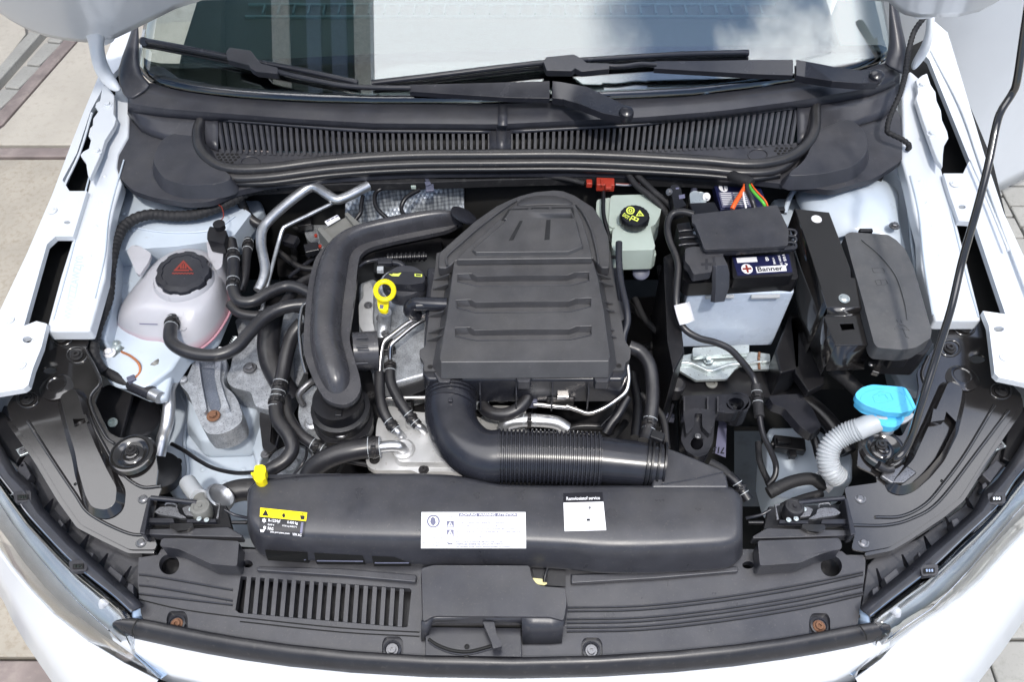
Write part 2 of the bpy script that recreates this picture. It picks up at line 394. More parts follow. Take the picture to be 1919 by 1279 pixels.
# canopy beside the car, mirrored in the left of the windscreen
M_WALL = mat('dark_green_sheet', (.05, .075, .07), .6, var=.1, vscale=2); M_WF = mat('white_gutter', (.8, .82, .82), .5); M_BPAN = mat('blue_grey_panel', (.16, .22, .34), .5)
bl = empty('canopy', 'dark green canopy with a white gutter, mirrored in the left half of the windscreen', 'canopy', (-6, 2, 0))
def wbox(name, x0, x1, y0, y1, z0, z1, m, par): return box(name, Vector(((x0+x1)/2, (y0+y1)/2, (z0+z1)/2)), (x1-x0, y1-y0, z1-z0), m, par, bevel=0)
wbox('roof', -7, -1.12, .45, 7, 5.0, 5.12, M_WALL, bl); wbox('gutter', -1.12, -.98, .45, 7, 4.95, 5.15, M_WF, bl)
for x0 in (-1.55, -1.32): wbox('lining_panel', x0, x0+.13, .5, 6.9, 4.96, 5.0, M_BPAN, bl)
wbox('lining_panel', -1.9, -1.72, .5, 6.9, 4.96, 5.0, M_WF, bl)
for x0 in (-2.6, -3.4, -4.6, -5.8): wbox('beam', x0, x0+.12, .5, 6.9, 4.86, 5.0, M_WALL, bl)
for y0 in (.6, 6.7):
    for x0 in (-6.8,): wbox('post', x0, x0+.15, y0, y0+.15, 0, 5, M_WF, bl)

# ================= the car body =================
car = empty('white_car', 'white hatchback with its bonnet open, seen from above its nose', 'car', (0, .4, 0))
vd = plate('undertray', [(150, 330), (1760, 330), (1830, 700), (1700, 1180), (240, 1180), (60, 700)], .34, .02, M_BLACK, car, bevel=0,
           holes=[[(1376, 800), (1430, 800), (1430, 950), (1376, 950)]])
def zr(px, py): return .955-.00006*py
fl = [(225, 40), (250, 45), (222, 128), (200, 152), (170, 207), (144, 287), (117, 337), (130, 358), (163, 358), (137, 443), (104, 443), (88, 458), (45, 611), (68, 602), (88, 607), (78, 650), (62, 690), (53, 722), (44, 729), (-10, 738), (-70, 760), (-40, 680), (-2, 590), (50, 480), (98, 368), (133, 274), (160, 205), (183, 149), (198, 109)]
fe = plate('front_wing', fl, 0, .012, M_PAINT, car, bevel=.004, zf=zr, holes=[ringp(126, 417, 6, 12, 3), ringp(51, 637, 9, 14, 6)])
o_ = [(225, 40), (198, 109), (183, 149), (160, 205), (133, 274), (98, 368), (50, 480), (-2, 590), (-40, 680), (-70, 760)]
grid('wing_side', [[W(x+1, y, zr(x, y)-.003) for x, y in o_], [W(x, y, zr(x, y)-.003)+Vector((-.02, 0, -.03)) for x, y in o_], [W(x, y, zr(x, y))+Vector((-.035, 0, -.15)) for x, y in o_], [W(x, y, zr(x, y))+Vector((.02, 0, -.7)) for x, y in o_]], M_PAINT, fe, solid=.004)
fr_ = [(1752, 40), (1775, 60), (1810, 180), (1840, 280), (1862, 345), (1880, 400), (1919, 485), (1990, 640), (2010, 740), (1919, 718), (1872, 708), (1864, 700), (1858, 650), (1853, 610), (1842, 583), (1884, 589), (1826, 416), (1797, 414), (1780, 365), (1768, 325), (1805, 325), (1817, 300), (1741, 111), (1733, 103), (1742, 60)]
fe2 = plate('front_wing', fr_, 0, .012, M_PAINT, car, bevel=.004, zf=zr, holes=[ringp(1803, 388, 7, 12, 4), ringp(1872, 617, 10, 14, 5)])
o_ = [(1775, 60), (1810, 180), (1840, 280), (1862, 345), (1880, 400), (1919, 485), (1990, 640), (2010, 740)]
grid('wing_side', [[W(x-1, y, zr(x, y)-.003) for x, y in o_], [W(x, y, zr(x, y)-.003)+Vector((.02, 0, -.03)) for x, y in o_], [W(x, y, zr(x, y))+Vector((.035, 0, -.15)) for x, y in o_], [W(x, y, zr(x, y))+Vector((-.02, 0, -.7)) for x, y in o_]], M_PAINT, fe2, solid=.004)
for q in [(98, 395), (40, 685), (18, 600)]: bolt('rivet', (q[0], q[1], zr(*q)+.001), 9, M_PAINT, fe, 'dome')
for q in [(1789, 345), (1882, 670)]: bolt('rivet', (q[0], q[1], zr(*q)+.001), 9, M_PAINT, fe2, 'dome')
# raised fold lines on the wings
tube('wing_fold', [(172, 212, .956), (150, 285, .95), (122, 345, .948)], 0, 2.2, M_PAINT, fe, n=8)
tube('wing_fold', [(1745, 95, .95), (1800, 200, .947), (1835, 300, .94), (1880, 430, .935), (1960, 640, .925)], 0, 3, M_PAINT, fe2, n=8)
tube('wing_fold', [(1819, 300, .95), (1845, 360, .947), (1890, 470, .942)], 0, 2.5, M_PAINT, fe2, n=8)
# open front door on the right
dr = empty('x', 'x', 'x', (0, 0, 0)); bpy.data.objects.remove(dr)
A = W(1700, 430, .28)+Vector((0, 0, 0)); B = W(2120, 222, .28)
dn = (B-A).cross(Vector((0, 0, 1))).normalized()
grid('open_door', [[(A.lerp(B, t) if t > 0 else A+Vector((-.30, .25, 0)))+Vector((0, 0, h))-dn*.03*math.sin(math.pi*min(h/.8, 1)) for t in (0, .1, .3, .5, .7, .9, 1)] for h in (0, .05, .2, .35, .5, .62, .72, .78, 1.0)], M_PAINT, car, solid=.05)
# inner rails
rl = [(232, 150), (243, 200), (240, 255), (222, 290), (219, 312), (228, 342), (215, 385), (205, 430), (197, 520), (168, 620), (85, 620), (112, 520), (137, 440), (163, 357), (178, 290), (205, 225), (217, 160)]
ra = plate('inner_rail', rl, 0, .03, M_PAINT, car, bevel=.006, zf=lambda x, y: zr(x, y)-.012)
rr = [(1690, 180), (1692, 250), (1690, 300), (1702, 345), (1712, 395), (1724, 440), (1727, 500), (1742, 560), (1752, 600), (1841, 600), (1818, 510), (1795, 420), (1768, 325), (1745, 240), (1728, 150), (1705, 130)]
rb = plate('inner_rail', rr, 0, .03, M_PAINT, car, bevel=.006, zf=lambda x, y: zr(x, y)-.012)
tb = bvh(ra); text('WVWZZZAWZJY0', tb, [(118, 600), (142, 480), (162, 480), (138, 600)], (0, 0, 1, 1), M_PAINTI, ra, .0004, 'stamped_number')
# lower panels seen dark through the wing slots
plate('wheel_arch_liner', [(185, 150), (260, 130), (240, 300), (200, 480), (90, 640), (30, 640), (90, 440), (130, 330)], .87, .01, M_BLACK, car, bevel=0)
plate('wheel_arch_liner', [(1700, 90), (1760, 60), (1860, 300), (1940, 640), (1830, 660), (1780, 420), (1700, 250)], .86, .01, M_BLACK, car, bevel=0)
# strut towers and longitudinals
st = plate('strut_tower', [(205, 300), (300, 340), (400, 350), (470, 335), (495, 390), (440, 450), (425, 560), (400, 620), (345, 655), (322, 690), (270, 730), (200, 700), (165, 640), (195, 520), (200, 430)], .815, .05, M_PAINTI, car, bevel=.008, seg=3)
plate('tower_ledge', [(225, 350), (300, 365), (392, 378), (430, 372), (470, 400), (440, 440), (400, 452), (330, 462), (240, 468), (205, 470), (210, 410)], .86, .045, M_PAINTI, car, bevel=.012, seg=3)
plate('inner_side', [(168, 618), (205, 430), (222, 440), (215, 560), (195, 640)], .85, .10, M_PAINTI, car, bevel=.01)
plate('tower_ledge', [(188, 615), (250, 600), (300, 630), (340, 664), (322, 700), (312, 745), (290, 750), (258, 722), (205, 690), (185, 655)], .80, .02, M_PAINTI, car, bevel=.008)
ln = plate('longitudinal', [(330, 700), (440, 700), (487, 740), (478, 800), (484, 850), (480, 890), (420, 930), (400, 945), (330, 935), (290, 880), (300, 800)], .64, .12, M_PAINTI, car, bevel=.015, seg=3)
plate('mount_platform', [(345, 720), (460, 730), (482, 760), (468, 800), (466, 822), (376, 826), (350, 790)], .69, .05, M_PAINTI, car, bevel=.012, flare=.012, seg=3)
plate('side_gusset', [(466, 740), (490, 745), (494, 850), (482, 880), (468, 830)], .66, .2, M_PAINTI, car, bevel=.008)
bolt('panel_hole', (332, 867, .642), 9, M_BLACK, car, 'dome')
st2 = plate('strut_tower', [(1430, 330), (1700, 310), (1712, 395), (1724, 440), (1727, 520), (1742, 600), (1690, 640), (1610, 560), (1570, 470), (1500, 440), (1466, 415)], .82, .06, M_PAINTI, car, bevel=.01)
grid('strut_dome', [[(1490, 372, .83), (1490, 350, .85), (1520, 332, .86), (1600, 325, .865), (1660, 335, .86), (1690, 360, .85)], [(1500, 392, .85), (1510, 375, .875), (1540, 360, .89), (1600, 350, .895), (1650, 360, .89), (1682, 390, .87)], [(1520, 430, .84), (1540, 400, .865), (1570, 392, .88), (1610, 390, .885), (1650, 400, .88), (1690, 440, .86)], [(1540, 480, .82), (1560, 450, .84), (1600, 440, .86), (1640, 440, .86), (1670, 460, .85), (1710, 500, .84)]], M_PAINTI, car, solid=.01, sub=2)
tube('panel_seam', [(1683, 325, .885), (1698, 360, .875), (1705, 420, .87), (1712, 480, .865), (1735, 590, .86)], 0, 3, M_PAINTI, car, n=8)
tube('panel_seam', [(1497, 345, .87), (1480, 370, .86), (1470, 400, .85)], 0, 5, M_PAINTI, car, n=8)
bolt('stud', (1676, 424, .885), 10, M_BOLT, car, 'hex'); bolt('stud', (262, 650, .805), 13, M_BOLT, car, 'dome')
plate('side_panel', [(1440, 800), (1530, 800), (1600, 850), (1600, 900), (1500, 940), (1450, 930), (1436, 880)], .60, .1, M_PAINTI, car, bevel=.01)
plate('side_panel', [(1664, 672), (1752, 640), (1748, 700), (1724, 740), (1690, 722)], .74, .02, M_PAINTI, car, bevel=.004)
plate('side_panel', [(330, 900), (480, 890), (480, 1010), (340, 1000)], .60, .05, M_PAINTI, car, bevel=.01)
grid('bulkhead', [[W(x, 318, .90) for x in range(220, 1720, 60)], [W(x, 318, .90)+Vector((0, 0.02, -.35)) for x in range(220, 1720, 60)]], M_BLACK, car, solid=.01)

for pts, r in (([(176, 300), (160, 360), (148, 420), (128, 500), (100, 600)], 1.6), ([(232, 300), (205, 400), (196, 480), (178, 560)], 1.6), ([(1770, 345), (1790, 430), (1815, 530), (1834, 595)], 1.6), ([(1706, 330), (1722, 400), (1733, 500), (1748, 590)], 2)):
    tube('sealer_bead', [(x, y, zr(x, y)-.0115) for x, y in pts], 0, r, M_PAINTI, car, n=6)
for x, y in [(196, 330), (188, 380), (180, 425), (168, 480), (158, 530), (145, 580), (1726, 340), (1738, 380), (1748, 425), (1762, 480), (1775, 530), (1790, 580)]: bolt('spot_weld', (x, y, zr(x, y)-.0122), 5, M_PAINT, car, 'dome')
for x, y, z in [(262, 370, .861), (300, 380, .861), (345, 392, .861), (390, 400, .861), (232, 400, .861), (250, 430, .861), (225, 500, .816), (235, 560, .816), (215, 540, .816), (380, 880, .641), (420, 905, .641), (360, 850, .641), (455, 880, .641), (500, 370, .80)]: bolt('spot_weld', (x, y, z), 6, M_PAINTI, car, 'dome')
tube('sealer_bead', [(215, 412, .862), (260, 428, .862), (330, 436, .862), (400, 430, .862), (440, 405, .862)], 0, 2, M_PAINTI, car, n=6)
tube('sealer_bead', [(345, 925, .645), (352, 880, .645), (345, 830, .645), (352, 780, .648), (340, 740, .65)], 0, 3, M_PAINTI, car, n=6)
lathe('strut_ring', (250, 690, .803), [(48, 0), (46, 3), (40, 3), (38, 0), (.1, 0)], M_PAINTI, car, px=True, n=36)
# hinge brackets bolted inside the wing slots
def hinge(ol, bolts, arm, sx):
    b = plate('hinge_bracket', ol, .951, .012, M_PAINT, car, bevel=.003, seg=3)
    for q in bolts: bolt('bolt', (q[0], q[1], .951), 9, M_PAINT, b, 'hex')
    L_, R_ = arm
    g = grid('hinge_arm', [[l, ((l[0]+r[0])/2+sx, (l[1]+r[1])/2, (l[2]+r[2])/2+.008), r] for l, r in zip(L_, R_)], M_PAINT, car, solid=.010, sub=2)
    return g
hinge([(192, 160), (201, 160), (214, 178), (213, 213), (218, 222), (214, 235), (197, 262), (190, 285), (186, 295), (168, 335), (164, 328), (161, 306), (150, 290), (155, 284), (166, 278), (170, 262), (165, 254), (168, 240), (173, 235), (174, 222), (184, 208), (178, 200), (180, 192), (187, 188)],
      [(202, 197), (183, 285)], ([(93, -5, 1.16), (130, 32, 1.12), (163, 65, 1.08), (168, 100, 1.05), (174, 130, 1.02), (188, 153, .99), (212, 174, .97)], [(150, -25, 1.17), (182, 25, 1.13), (200, 55, 1.09), (193, 78, 1.06), (197, 108, 1.03), (206, 130, 1.0), (230, 170, .97)]), 4)
hinge([(1728, 140), (1738, 136), (1745, 158), (1754, 172), (1756, 188), (1764, 206), (1766, 224), (1776, 246), (1778, 258), (1770, 272), (1768, 290), (1767, 312), (1757, 300), (1748, 278), (1738, 250), (1728, 222), (1716, 185), (1720, 172), (1716, 150)],
      [(1727, 161), (1745, 252)], ([(1745, -15, 1.12), (1738, 20, 1.09), (1738, 50, 1.06), (1730, 80, 1.03), (1718, 100, 1.0), (1705, 125, .97)], [(1765, -15, 1.12), (1750, 25, 1.09), (1750, 60, 1.06), (1745, 85, 1.03), (1737, 105, 1.0), (1712, 135, .97)]), 0)
# bonnet, standing open on its hinges
HP = W(165, 74, 1.06); HA = rad(60); HD = Vector((0, -math.cos(HA), math.sin(HA))); HN = Vector((1, 0, 0)).cross(HD).normalized()
def hp(px, py, off=0): return onplane(px, py, HP+HN*off, HN)
edge = [(0, 16), (19, 31), (53, 50), (88, 63), (128, 71), (162, 74), (200, 68), (217, 66), (250, 50), (330, 10), (380, -6), (560, -10), (960, -9), (1400, -9), (1600, -8), (1665, -3), (1680, 12), (1696, 22), (1720, 27), (1756, 26), (1796, 25), (1834, 16), (1863, 0), (1900, -25)]
lo = [hp(*p) for p in edge]; L0 = hp(-60, -25); R0 = hp(1960, -70)
lo = [L0]+lo+[R0]
def hoodrow(t, off): 
    return [Vector((v.x*(1-.04*t), v.y, v.z))+HD*(t*(.98+.05*math.cos(v.x*1.6)))+HN*off(v) for v in lo]
bulge = lambda v: 0
hood = grid('bonnet', [hoodrow(t, lambda v, t=t: .03*math.sin(math.pi*t)) for t in (0, .02, .1, .3, .5, .7, .9, 1)], M_PAINT, car, solid=.012)
tube('bonnet_hem', [p-HN*.008+HD*.012 for p in lo[1:7]], 0, 3, M_PAINT, hood, n=8)
tube('bonnet_pressing', [hp(x, y, -.012) for x, y in [(10, -20), (40, 12), (80, 40), (125, 55), (150, 58)]], 0, 6, M_PAINT, hood, n=10)
tube('bonnet_pressing', [hp(x, y, -.012) for x, y in [(50, -20), (80, 12), (115, 35), (150, 46)]], 0, 5, M_PAINT, hood, n=10)
def hplate(name, pts, off, th, par): 
    t = [hp(x, y, -off) for x, y in pts]; b = [v+HN*th for v in t]; n = len(t)
    return obj(name, t+b, [list(range(n)), list(range(n, 2*n))[::-1]]+[[i, (i+1) % n, n+(i+1) % n, n+i] for i in range(n)], M_PAINT, par, True, .004)
hplate('hinge_plate', [(95, -60), (176, -60), (222, 50), (214, 62), (200, 70), (168, 62), (92, -15)], .024, .02, hood)
hplate('hinge_plate', [(1690, -60), (1780, -60), (1765, 0), (1745, 18), (1715, 20), (1690, -5)], .024, .02, hood)
bolt('bolt', hp(195, 52, -.026), 10, M_PAINT, hood, 'hex', axis=-HN); bolt('bolt', hp(1716, 7, -.026), 10, M_PAINT, hood, 'hex', axis=-HN)

# ---------------- windscreen ----------------
def ip(tab, x):
    if x <= tab[0][0]: return tab[0][1]
    for (a, b), (c, d) in zip(tab, tab[1:]):
        if x <= c: return b+(d-b)*(x-a)/(c-a)
    return tab[-1][1]
EG = [(259, 112), (262, 135), (280, 151), (300, 160), (360, 172), (430, 181), (560, 190), (700, 193), (930, 193), (1100, 187), (1280, 180), (1400, 166), (1500, 150), (1600, 133), (1650, 119), (1668, 106), (1670, 90)]
xs = [259, 262, 270, 280, 300, 330, 360, 400, 450, 520, 600, 700, 800, 900, 1000, 1100, 1200, 1300, 1400, 1500, 1560, 1610, 1650, 1662, 1668, 1670]
GS = rad(27); gd = Vector((0, math.cos(GS), math.sin(GS)))
def gl(x, t, off=0):
    b = W(x, ip(EG, x), .975); r = b+gd*t; r.x *= 1-.10*t; r.z -= .05*t*t; return r+Vector((0, -math.sin(GS), math.cos(GS)))*off
def glass_mat():
    m = bpy.data.materials.new('windscreen_glass'); m.use_nodes = True; b = m.node_tree.nodes['Principled BSDF']
    b.inputs['Base Color'].default_value = (.70, .80, .80, 1); b.inputs['Roughness'].default_value = .01; b.inputs['Transmission Weight'].default_value = 1; b.inputs['IOR'].default_value = 1.9
    return m
M_GLASS = glass_mat()
M_FRIT = mat('black_glass_border', (.006, .006, .007), .06, spec=.8, var=.05)
ws = grid('windscreen', [[gl(x, t) for x in xs] for t in (0, .02, .05, .1, .2, .3, .45, .7, 1.0)], M_GLASS, car, solid=.004)
TG = bvh(ws)
FT = [(259, 95), (275, 112), (300, 117), (345, 118), (450, 112), (700, 100), (930, 92), (1200, 86), (1500, 84), (1610, 83), (1645, 78), (1660, 92), (1670, 70)]
def onglass(px, py, off):
    p = hit(TG, px, py, 0); return p-Vector((0, -math.sin(GS), math.cos(GS)))*off
fx = xs[2:-2]
grid('glass_border', [[gl(x, 0, -.006) for x in fx]]+[[gl(x, 0, -.006).lerp(onglass(x, ip(FT, x), .006), t) for x in fx] for t in (.3, .6, 1)], M_FRIT, ws, solid=.002)
M_DASH = mat('dark_teal_dashboard', (.03, .05, .055), .6, var=.05)
M_VENT = mat('vent_slot_plastic', (.06, .12, .14), .6)
dsh = grid('dashboard', [[Vector((x, y, z)) for x in (-.72, -.4, 0, .4, .72)] for y, z in ((.50, .90), (.62, .935), (.75, .965), (.95, .985), (1.1, .98), (1.2, .88))], M_DASH, car, solid=.02)
grid('cabin_floor', [[Vector((x, y, .3)) for x in (-.75, .75)] for y in (.6, 3)], M_DASH, car, solid=.02)
for k in range(34):
    x = -.56+k*.034
    box('vent_slot', Vector((x, .865, .990)), (.004, .035, .012), M_VENT, dsh, bevel=0)
box('vent_rail', Vector((0, .890, .988)), (1.2, .006, .012), M_VENT, dsh, bevel=.001); box('vent_rail', Vector((0, .845, .985)), (1.2, .006, .012), M_VENT, dsh, bevel=.001)
text('WVWZZZAWZJU009', TG, [(1490, 112), (1558, 96), (1558, 101), (1490, 117)], (0, 0, 1, 1), M_VENT, ws, -.004, 'chassis_number')

# ---------------- cowl panel ----------------
SL = [(225, 185), (240, 196), (300, 206), (400, 214), (560, 226), (700, 234), (930, 236), (1200, 223), (1350, 211), (1500, 191), (1640, 166), (1685, 142)]
FB = [(225, 200), (240, 215), (265, 246), (300, 262), (380, 268), (405, 283), (500, 289), (700, 291), (930, 290), (1200, 285), (1350, 278), (1480, 272), (1520, 265), (1600, 238), (1660, 220), (1685, 190)]
cx = [240, 252, 265, 285, 310, 340, 370, 398]+list(range(430, 1500, 30))+[1510, 1540, 1570, 1600, 1630, 1655, 1672, 1685]
EC = [(225, 150), (240, 160)]+[(x, y+3) for x, y in EG[2:-2]]+[(1685, 108)]
cowl = grid('cowl_panel', [[(x, ip(EC, x), .974) for x in cx], [(x, (ip(EC, x)+ip(SL, x))/2, .972) for x in cx], [(x, ip(SL, x)-3, .968) for x in cx], [(x, ip(SL, x)+2, .962) for x in cx], [(x, ip(SL, x)+9 if 400 < x < 1500 else ip(SL, x)+12, .952) for x in cx]], M_COWL, car, solid=.003)
def cface(x, t): 
    y = ip(SL, x)+9+(ip(FB, x)-ip(SL, x)-9)*t; return W(x, y, .952+(.925-.952)*t)
for rng in ([x for x in cx if x <= 400]+[409], [1494]+[x for x in cx if x >= 1500]):
    grid('cowl_face', [[cface(x, t) for x in rng] for t in (0, .3, .7, 1)], M_COWL, cowl, solid=.003)
bk = [x for x in range(375, 1535, 20)]
grid('grille_recess', [[cface(x, t)+Vector((0, .035, -.02)) for x in bk] for t in (0, 1)], M_BLACK, cowl, solid=.002)
GT = [(400, 226), (560, 239), (640, 246), (700, 249), (917, 250), (958, 250), (1200, 237), (1290, 224), (1350, 221), (1500, 203)]
GB = [(405, 284), (500, 288), (700, 291), (958, 289), (1200, 283), (1350, 277), (1500, 268)]
for part in ((398, 920), (955, 1502)):
    g = [x for x in range(part[0], part[1]+1, 29)]+[part[1]]
    grid('grille_rim', [[W(x, ip(SL, x)+8, .953) for x in g], [W(x, ip(GT, x), .9475) for x in g]], M_COWL, cowl, solid=.004)
n0 = 30
for k in range(46): 
    x = 408+(917-408)*k/45; 
    a = W(x-2.6, ip(GT, x)-2, .948); b = W(x+2.6, ip(GT, x)-2, .948); xb = x+ (10 if x < 500 else 6)*(1-(x-408)/509)
    c = W(xb+2.6, ip(GB, xb)+2, .924); d = W(xb-2.6, ip(GB, xb)+2, .924); s = Vector((0, .012, 0))
    obj('slat', [a, b, c, d, a+s, b+s, c+s, d+s], [[0, 1, 2, 3], [4, 5, 6, 7], [0, 1, 5, 4], [1, 2, 6, 5], [2, 3, 7, 6], [3, 0, 4, 7]], M_COWL, cowl, False)
for k in range(48):
    x = 958+(1495-958)*k/47; xb = x-12*((x-958)/537)
    a = W(x-2.6, ip(GT, x)-2, .948); b = W(x+2.6, ip(GT, x)-2, .948)
    c = W(xb+2.6, ip(GB, xb)+2, .924); d = W(xb-2.6, ip(GB, xb)+2, .924); s = Vector((0, .012, 0))
    obj('slat', [a, b, c, d, a+s, b+s, c+s, d+s], [[0, 1, 2, 3], [4, 5, 6, 7], [0, 1, 5, 4], [1, 2, 6, 5], [2, 3, 7, 6], [3, 0, 4, 7]], M_COWL, cowl, False)
for q in [(917, 958)]:
    grid('grille_post', [[W(x, ip(SL, x)+5, .956) for x in (930, 950)], [W(x, 296, .924) for x in (930, 950)]], M_COWL, cowl, solid=.008)
    grid('grille_post', [[W(x, ip(SL, x)+8, .952) for x in (917, 958)], [W(x, 293, .923) for x in (917, 958)]], M_COWL, cowl, solid=.004)
    grid('cowl_joint', [[W(x, y, .976) for x in (933, 951)] for y in (196, 215, 236)], M_COWL, cowl, solid=.003)
base = [(238, 200), (243, 230), (240, 255), (225, 283), (219, 310), (224, 333), (248, 357), (290, 371), (350, 380), (395, 378), (440, 358), (500, 345), (600, 334), (760, 324), (930, 322), (1100, 322), (1300, 328), (1400, 336), (1480, 346), (1560, 357), (1640, 334), (1688, 303), (1705, 280), (1700, 255), (1690, 225), (1680, 200), (1655, 215), (1600, 236), (1520, 262), (1480, 269), (1350, 275), (1200, 281), (930, 286), (700, 287), (500, 285), (405, 279), (380, 264), (300, 258), (262, 242)]
cb = plate('cowl_base', rnd(base, 12, 3), .922, .014, M_COWL, cowl, bevel=.004)
plate('cowl_dome', rnd([(285, 300), (298, 268), (318, 250), (378, 256), (395, 300), (440, 335), (400, 346), (345, 347), (305, 335)], 22, 5), .948, .028, M_COWL, cowl, bevel=.013, flare=.012, seg=4)
plate('cowl_dome', rnd([(1592, 220), (1622, 246), (1628, 285), (1600, 312), (1540, 326), (1470, 330), (1510, 300), (1530, 245)], 20, 5), .948, .028, M_COWL, cowl, bevel=.013, flare=.012, seg=4)
TC = bvh(cb)
for (a, b, sg) in ((408, 290, 1), (1492, 278, -1)):
    for i in range(5):
        for j in range(4):
            if i+j < 6: bolt('drain_hole', hit(TC, a+sg*(i*9+j*3), b+j*5, .0005), 3, M_BLACK, cowl, 'dome')
for c_ in ((470, 305), (1420, 291)):
    k = [hit(TC, x, y, .001) for x, y in ringp(c_[0], c_[1], 18, 16, 11)]; tube('moulded_mark', k+[k[0]], 0, 1.2, M_COWL, cowl, n=6, seg=2)
s1 = [(379, 224), (371, 248), (374, 276), (392, 300), (428, 317), (500, 317), (620, 302), (760, 293), (930, 291), (1100, 291), (1300, 301), (1400, 309), (1460, 302), (1500, 283), (1524, 250), (1528, 200)]
seal = tube('bonnet_seal', s1, .945, 11, M_RUB, car, n=14, seg=8)
tube('seal_lip', [(x+(4 if x < 420 else -4 if x > 1490 else 0), y+16 if 420 < y*0+x < 1480 else y+6) for x, y in s1], .934, 9.5, M_RUB, seal, n=12, seg=8)
tube('seal_lip', [(x, y+27) for x, y in s1[4:13]], .926, 7, M_PLD, seal, n=10, seg=8)
foam = [(420, 348), (520, 345), (640, 335), (760, 328), (930, 325), (1100, 325), (1290, 331), (1400, 340), (1400, 352), (1290, 345), (1100, 340), (930, 344), (760, 350), (640, 352), (520, 357), (430, 362)]
plate('foam_edge', [(x, y-7) for x, y in foam], .905, .02, M_TAPE, cowl, bevel=.002)
# windscreen side trims
grid('pillar_trim', [[(252, 44, 1.02), (256, 44, 1.025), (260, 44, 1.02)], [(236, 85, 1.0), (249, 86, 1.01), (261, 88, 1.0)], [(220, 125, .985), (243, 128, .995), (262, 130, .985)], [(220, 160, .975), (245, 150, .985), (270, 146, .982)], [(240, 196, .967), (262, 180, .975), (290, 160, .98)]], M_COWL, car, solid=.006, sub=1)
grid('pillar_trim', [[(1666, -30, 1.10), (1672, -30, 1.10), (1678, -30, 1.09)], [(1666, 20, 1.06), (1676, 20, 1.06), (1684, 25, 1.05)], [(1665, 60, 1.02), (1680, 65, 1.03), (1697, 75, 1.01)], [(1665, 98, .99), (1685, 105, 1.0), (1705, 112, .985)], [(1650, 124, .98), (1680, 132, .985), (1697, 148, .97)]], M_COWL, car, solid=.006, sub=1)

# ---------------- wipers ----------------
def wiper(P, ps, conn, arm, thin, piv, lab):
    wp = grid('wiper', [[toward(TG, x, y-h, .02) for x, y in P] for h in (6, 2, -2, -6)], M_PLD, car, solid=.006, label=lab)
    tube('blade_spine', [toward(TG, x, y-1, .03) for x, y in P], 0, 5.5, M_PL2, wp, n=10)
    tube('rubber_lip', [toward(TG, x, y+9, .008) for x, y in P], 0, 3.2, M_PLD, wp, n=8)
    t = [toward(TG, x, y, .045, 1.0) for x, y in arm[0]]; b = [toward(TG, x, y, .045, 1.0) for x, y in arm[1]]
    a = grid('wiper_arm', [t, b, [p-Vector((0, 0, .010)) for p in b], [p-Vector((0, 0, .010)) for p in t]], M_PL2, wp, caps=False, bevel=.0015, solid=.002, ang=30)
    t = [toward(TG, x, y, .05, 1.0) for x, y in piv[0]]; b = [toward(TG, x, y, .05, 1.0) for x, y in piv[1]]
    grid('arm_head', [t, b, [p-Vector((0, 0, .014)) for p in b], [p-Vector((0, 0, .014)) for p in t]], M_PL2, wp, bevel=.002, solid=.002, ang=30)
    tube('arm_rod', [toward(TG, x, y, .045, 1.0) for x, y in thin], 0, 5, M_PL2, wp, n=8)
    c = [toward(TG, x, y, .055) for x, y in conn]; n = len(c)
    obj('blade_connector', c+[p-Vector((0, -.004, .016)) for p in c], [list(range(n)), list(range(n, 2*n))]+[[i, (i+1) % n, n+(i+1) % n, n+i] for i in range(n)], M_PL, wp, True, .0015)
    e = piv[2]; lathe('pivot_cap', toward(TG, e[0], e[1], .058, 1.0), [(14, -14), (14, 0), (12, 5), (7, 8), (.1, 9)], M_PL2, wp, axis=(0, -.3, 1), px=True)
    t = P[0]; tube('blade_tip', [toward(TG, x, y, .032) for x, y in (P[0], ((P[0][0]*.97+P[1][0]*.03), (P[0][1]*.97+P[1][1]*.03)))], 0, 8, M_PL2, wp, n=10, seg=3)
    t = P[-1]; tube('blade_tip', [toward(TG, x, y, .030) for x, y in (P[-1], ((P[-1][0]*.95+P[-2][0]*.05), (P[-1][1]*.95+P[-2][1]*.05)))], 0, 6, M_PL2, wp, n=10, seg=3)
    return wp
wiper([(268, 77), (350, 92), (450, 112), (560, 132), (670, 156)], None, [(423, 97), (430, 88), (470, 94), (478, 105), (488, 118), (520, 126), (520, 138), (480, 134), (470, 128), (466, 122), (426, 112)],
      ([(767, 159), (860, 157), (960, 154), (1030, 152)], [(768, 171), (860, 177), (960, 183), (1030, 184)]), [(515, 133), (560, 144), (640, 160), (700, 164), (770, 165)],
      ([(1035, 152), (1052, 154), (1100, 163), (1150, 187), (1182, 203)], [(1035, 183), (1055, 186), (1090, 196), (1130, 212), (1165, 219)], (1174, 211)), 'wiper whose arm crosses the middle of the cowl')
wiper([(697, 157), (800, 145), (920, 130), (1010, 120), (1160, 110), (1280, 103), (1402, 100)], None, [(1018, 116), (1024, 106), (1075, 101), (1085, 106), (1100, 117), (1142, 118), (1142, 129), (1090, 134), (1078, 128), (1072, 133), (1024, 132)],
      ([(1226, 115), (1330, 114), (1420, 112), (1486, 112)], [(1226, 128), (1330, 134), (1420, 139), (1486, 141)]), [(1138, 124), (1170, 124), (1200, 120), (1230, 121)],
      ([(1492, 112), (1510, 115), (1560, 125), (1610, 132), (1645, 131)], [(1492, 141), (1508, 144), (1560, 152), (1610, 156), (1645, 155)], (1643, 142)), 'wiper lying along the right half of the windscreen')
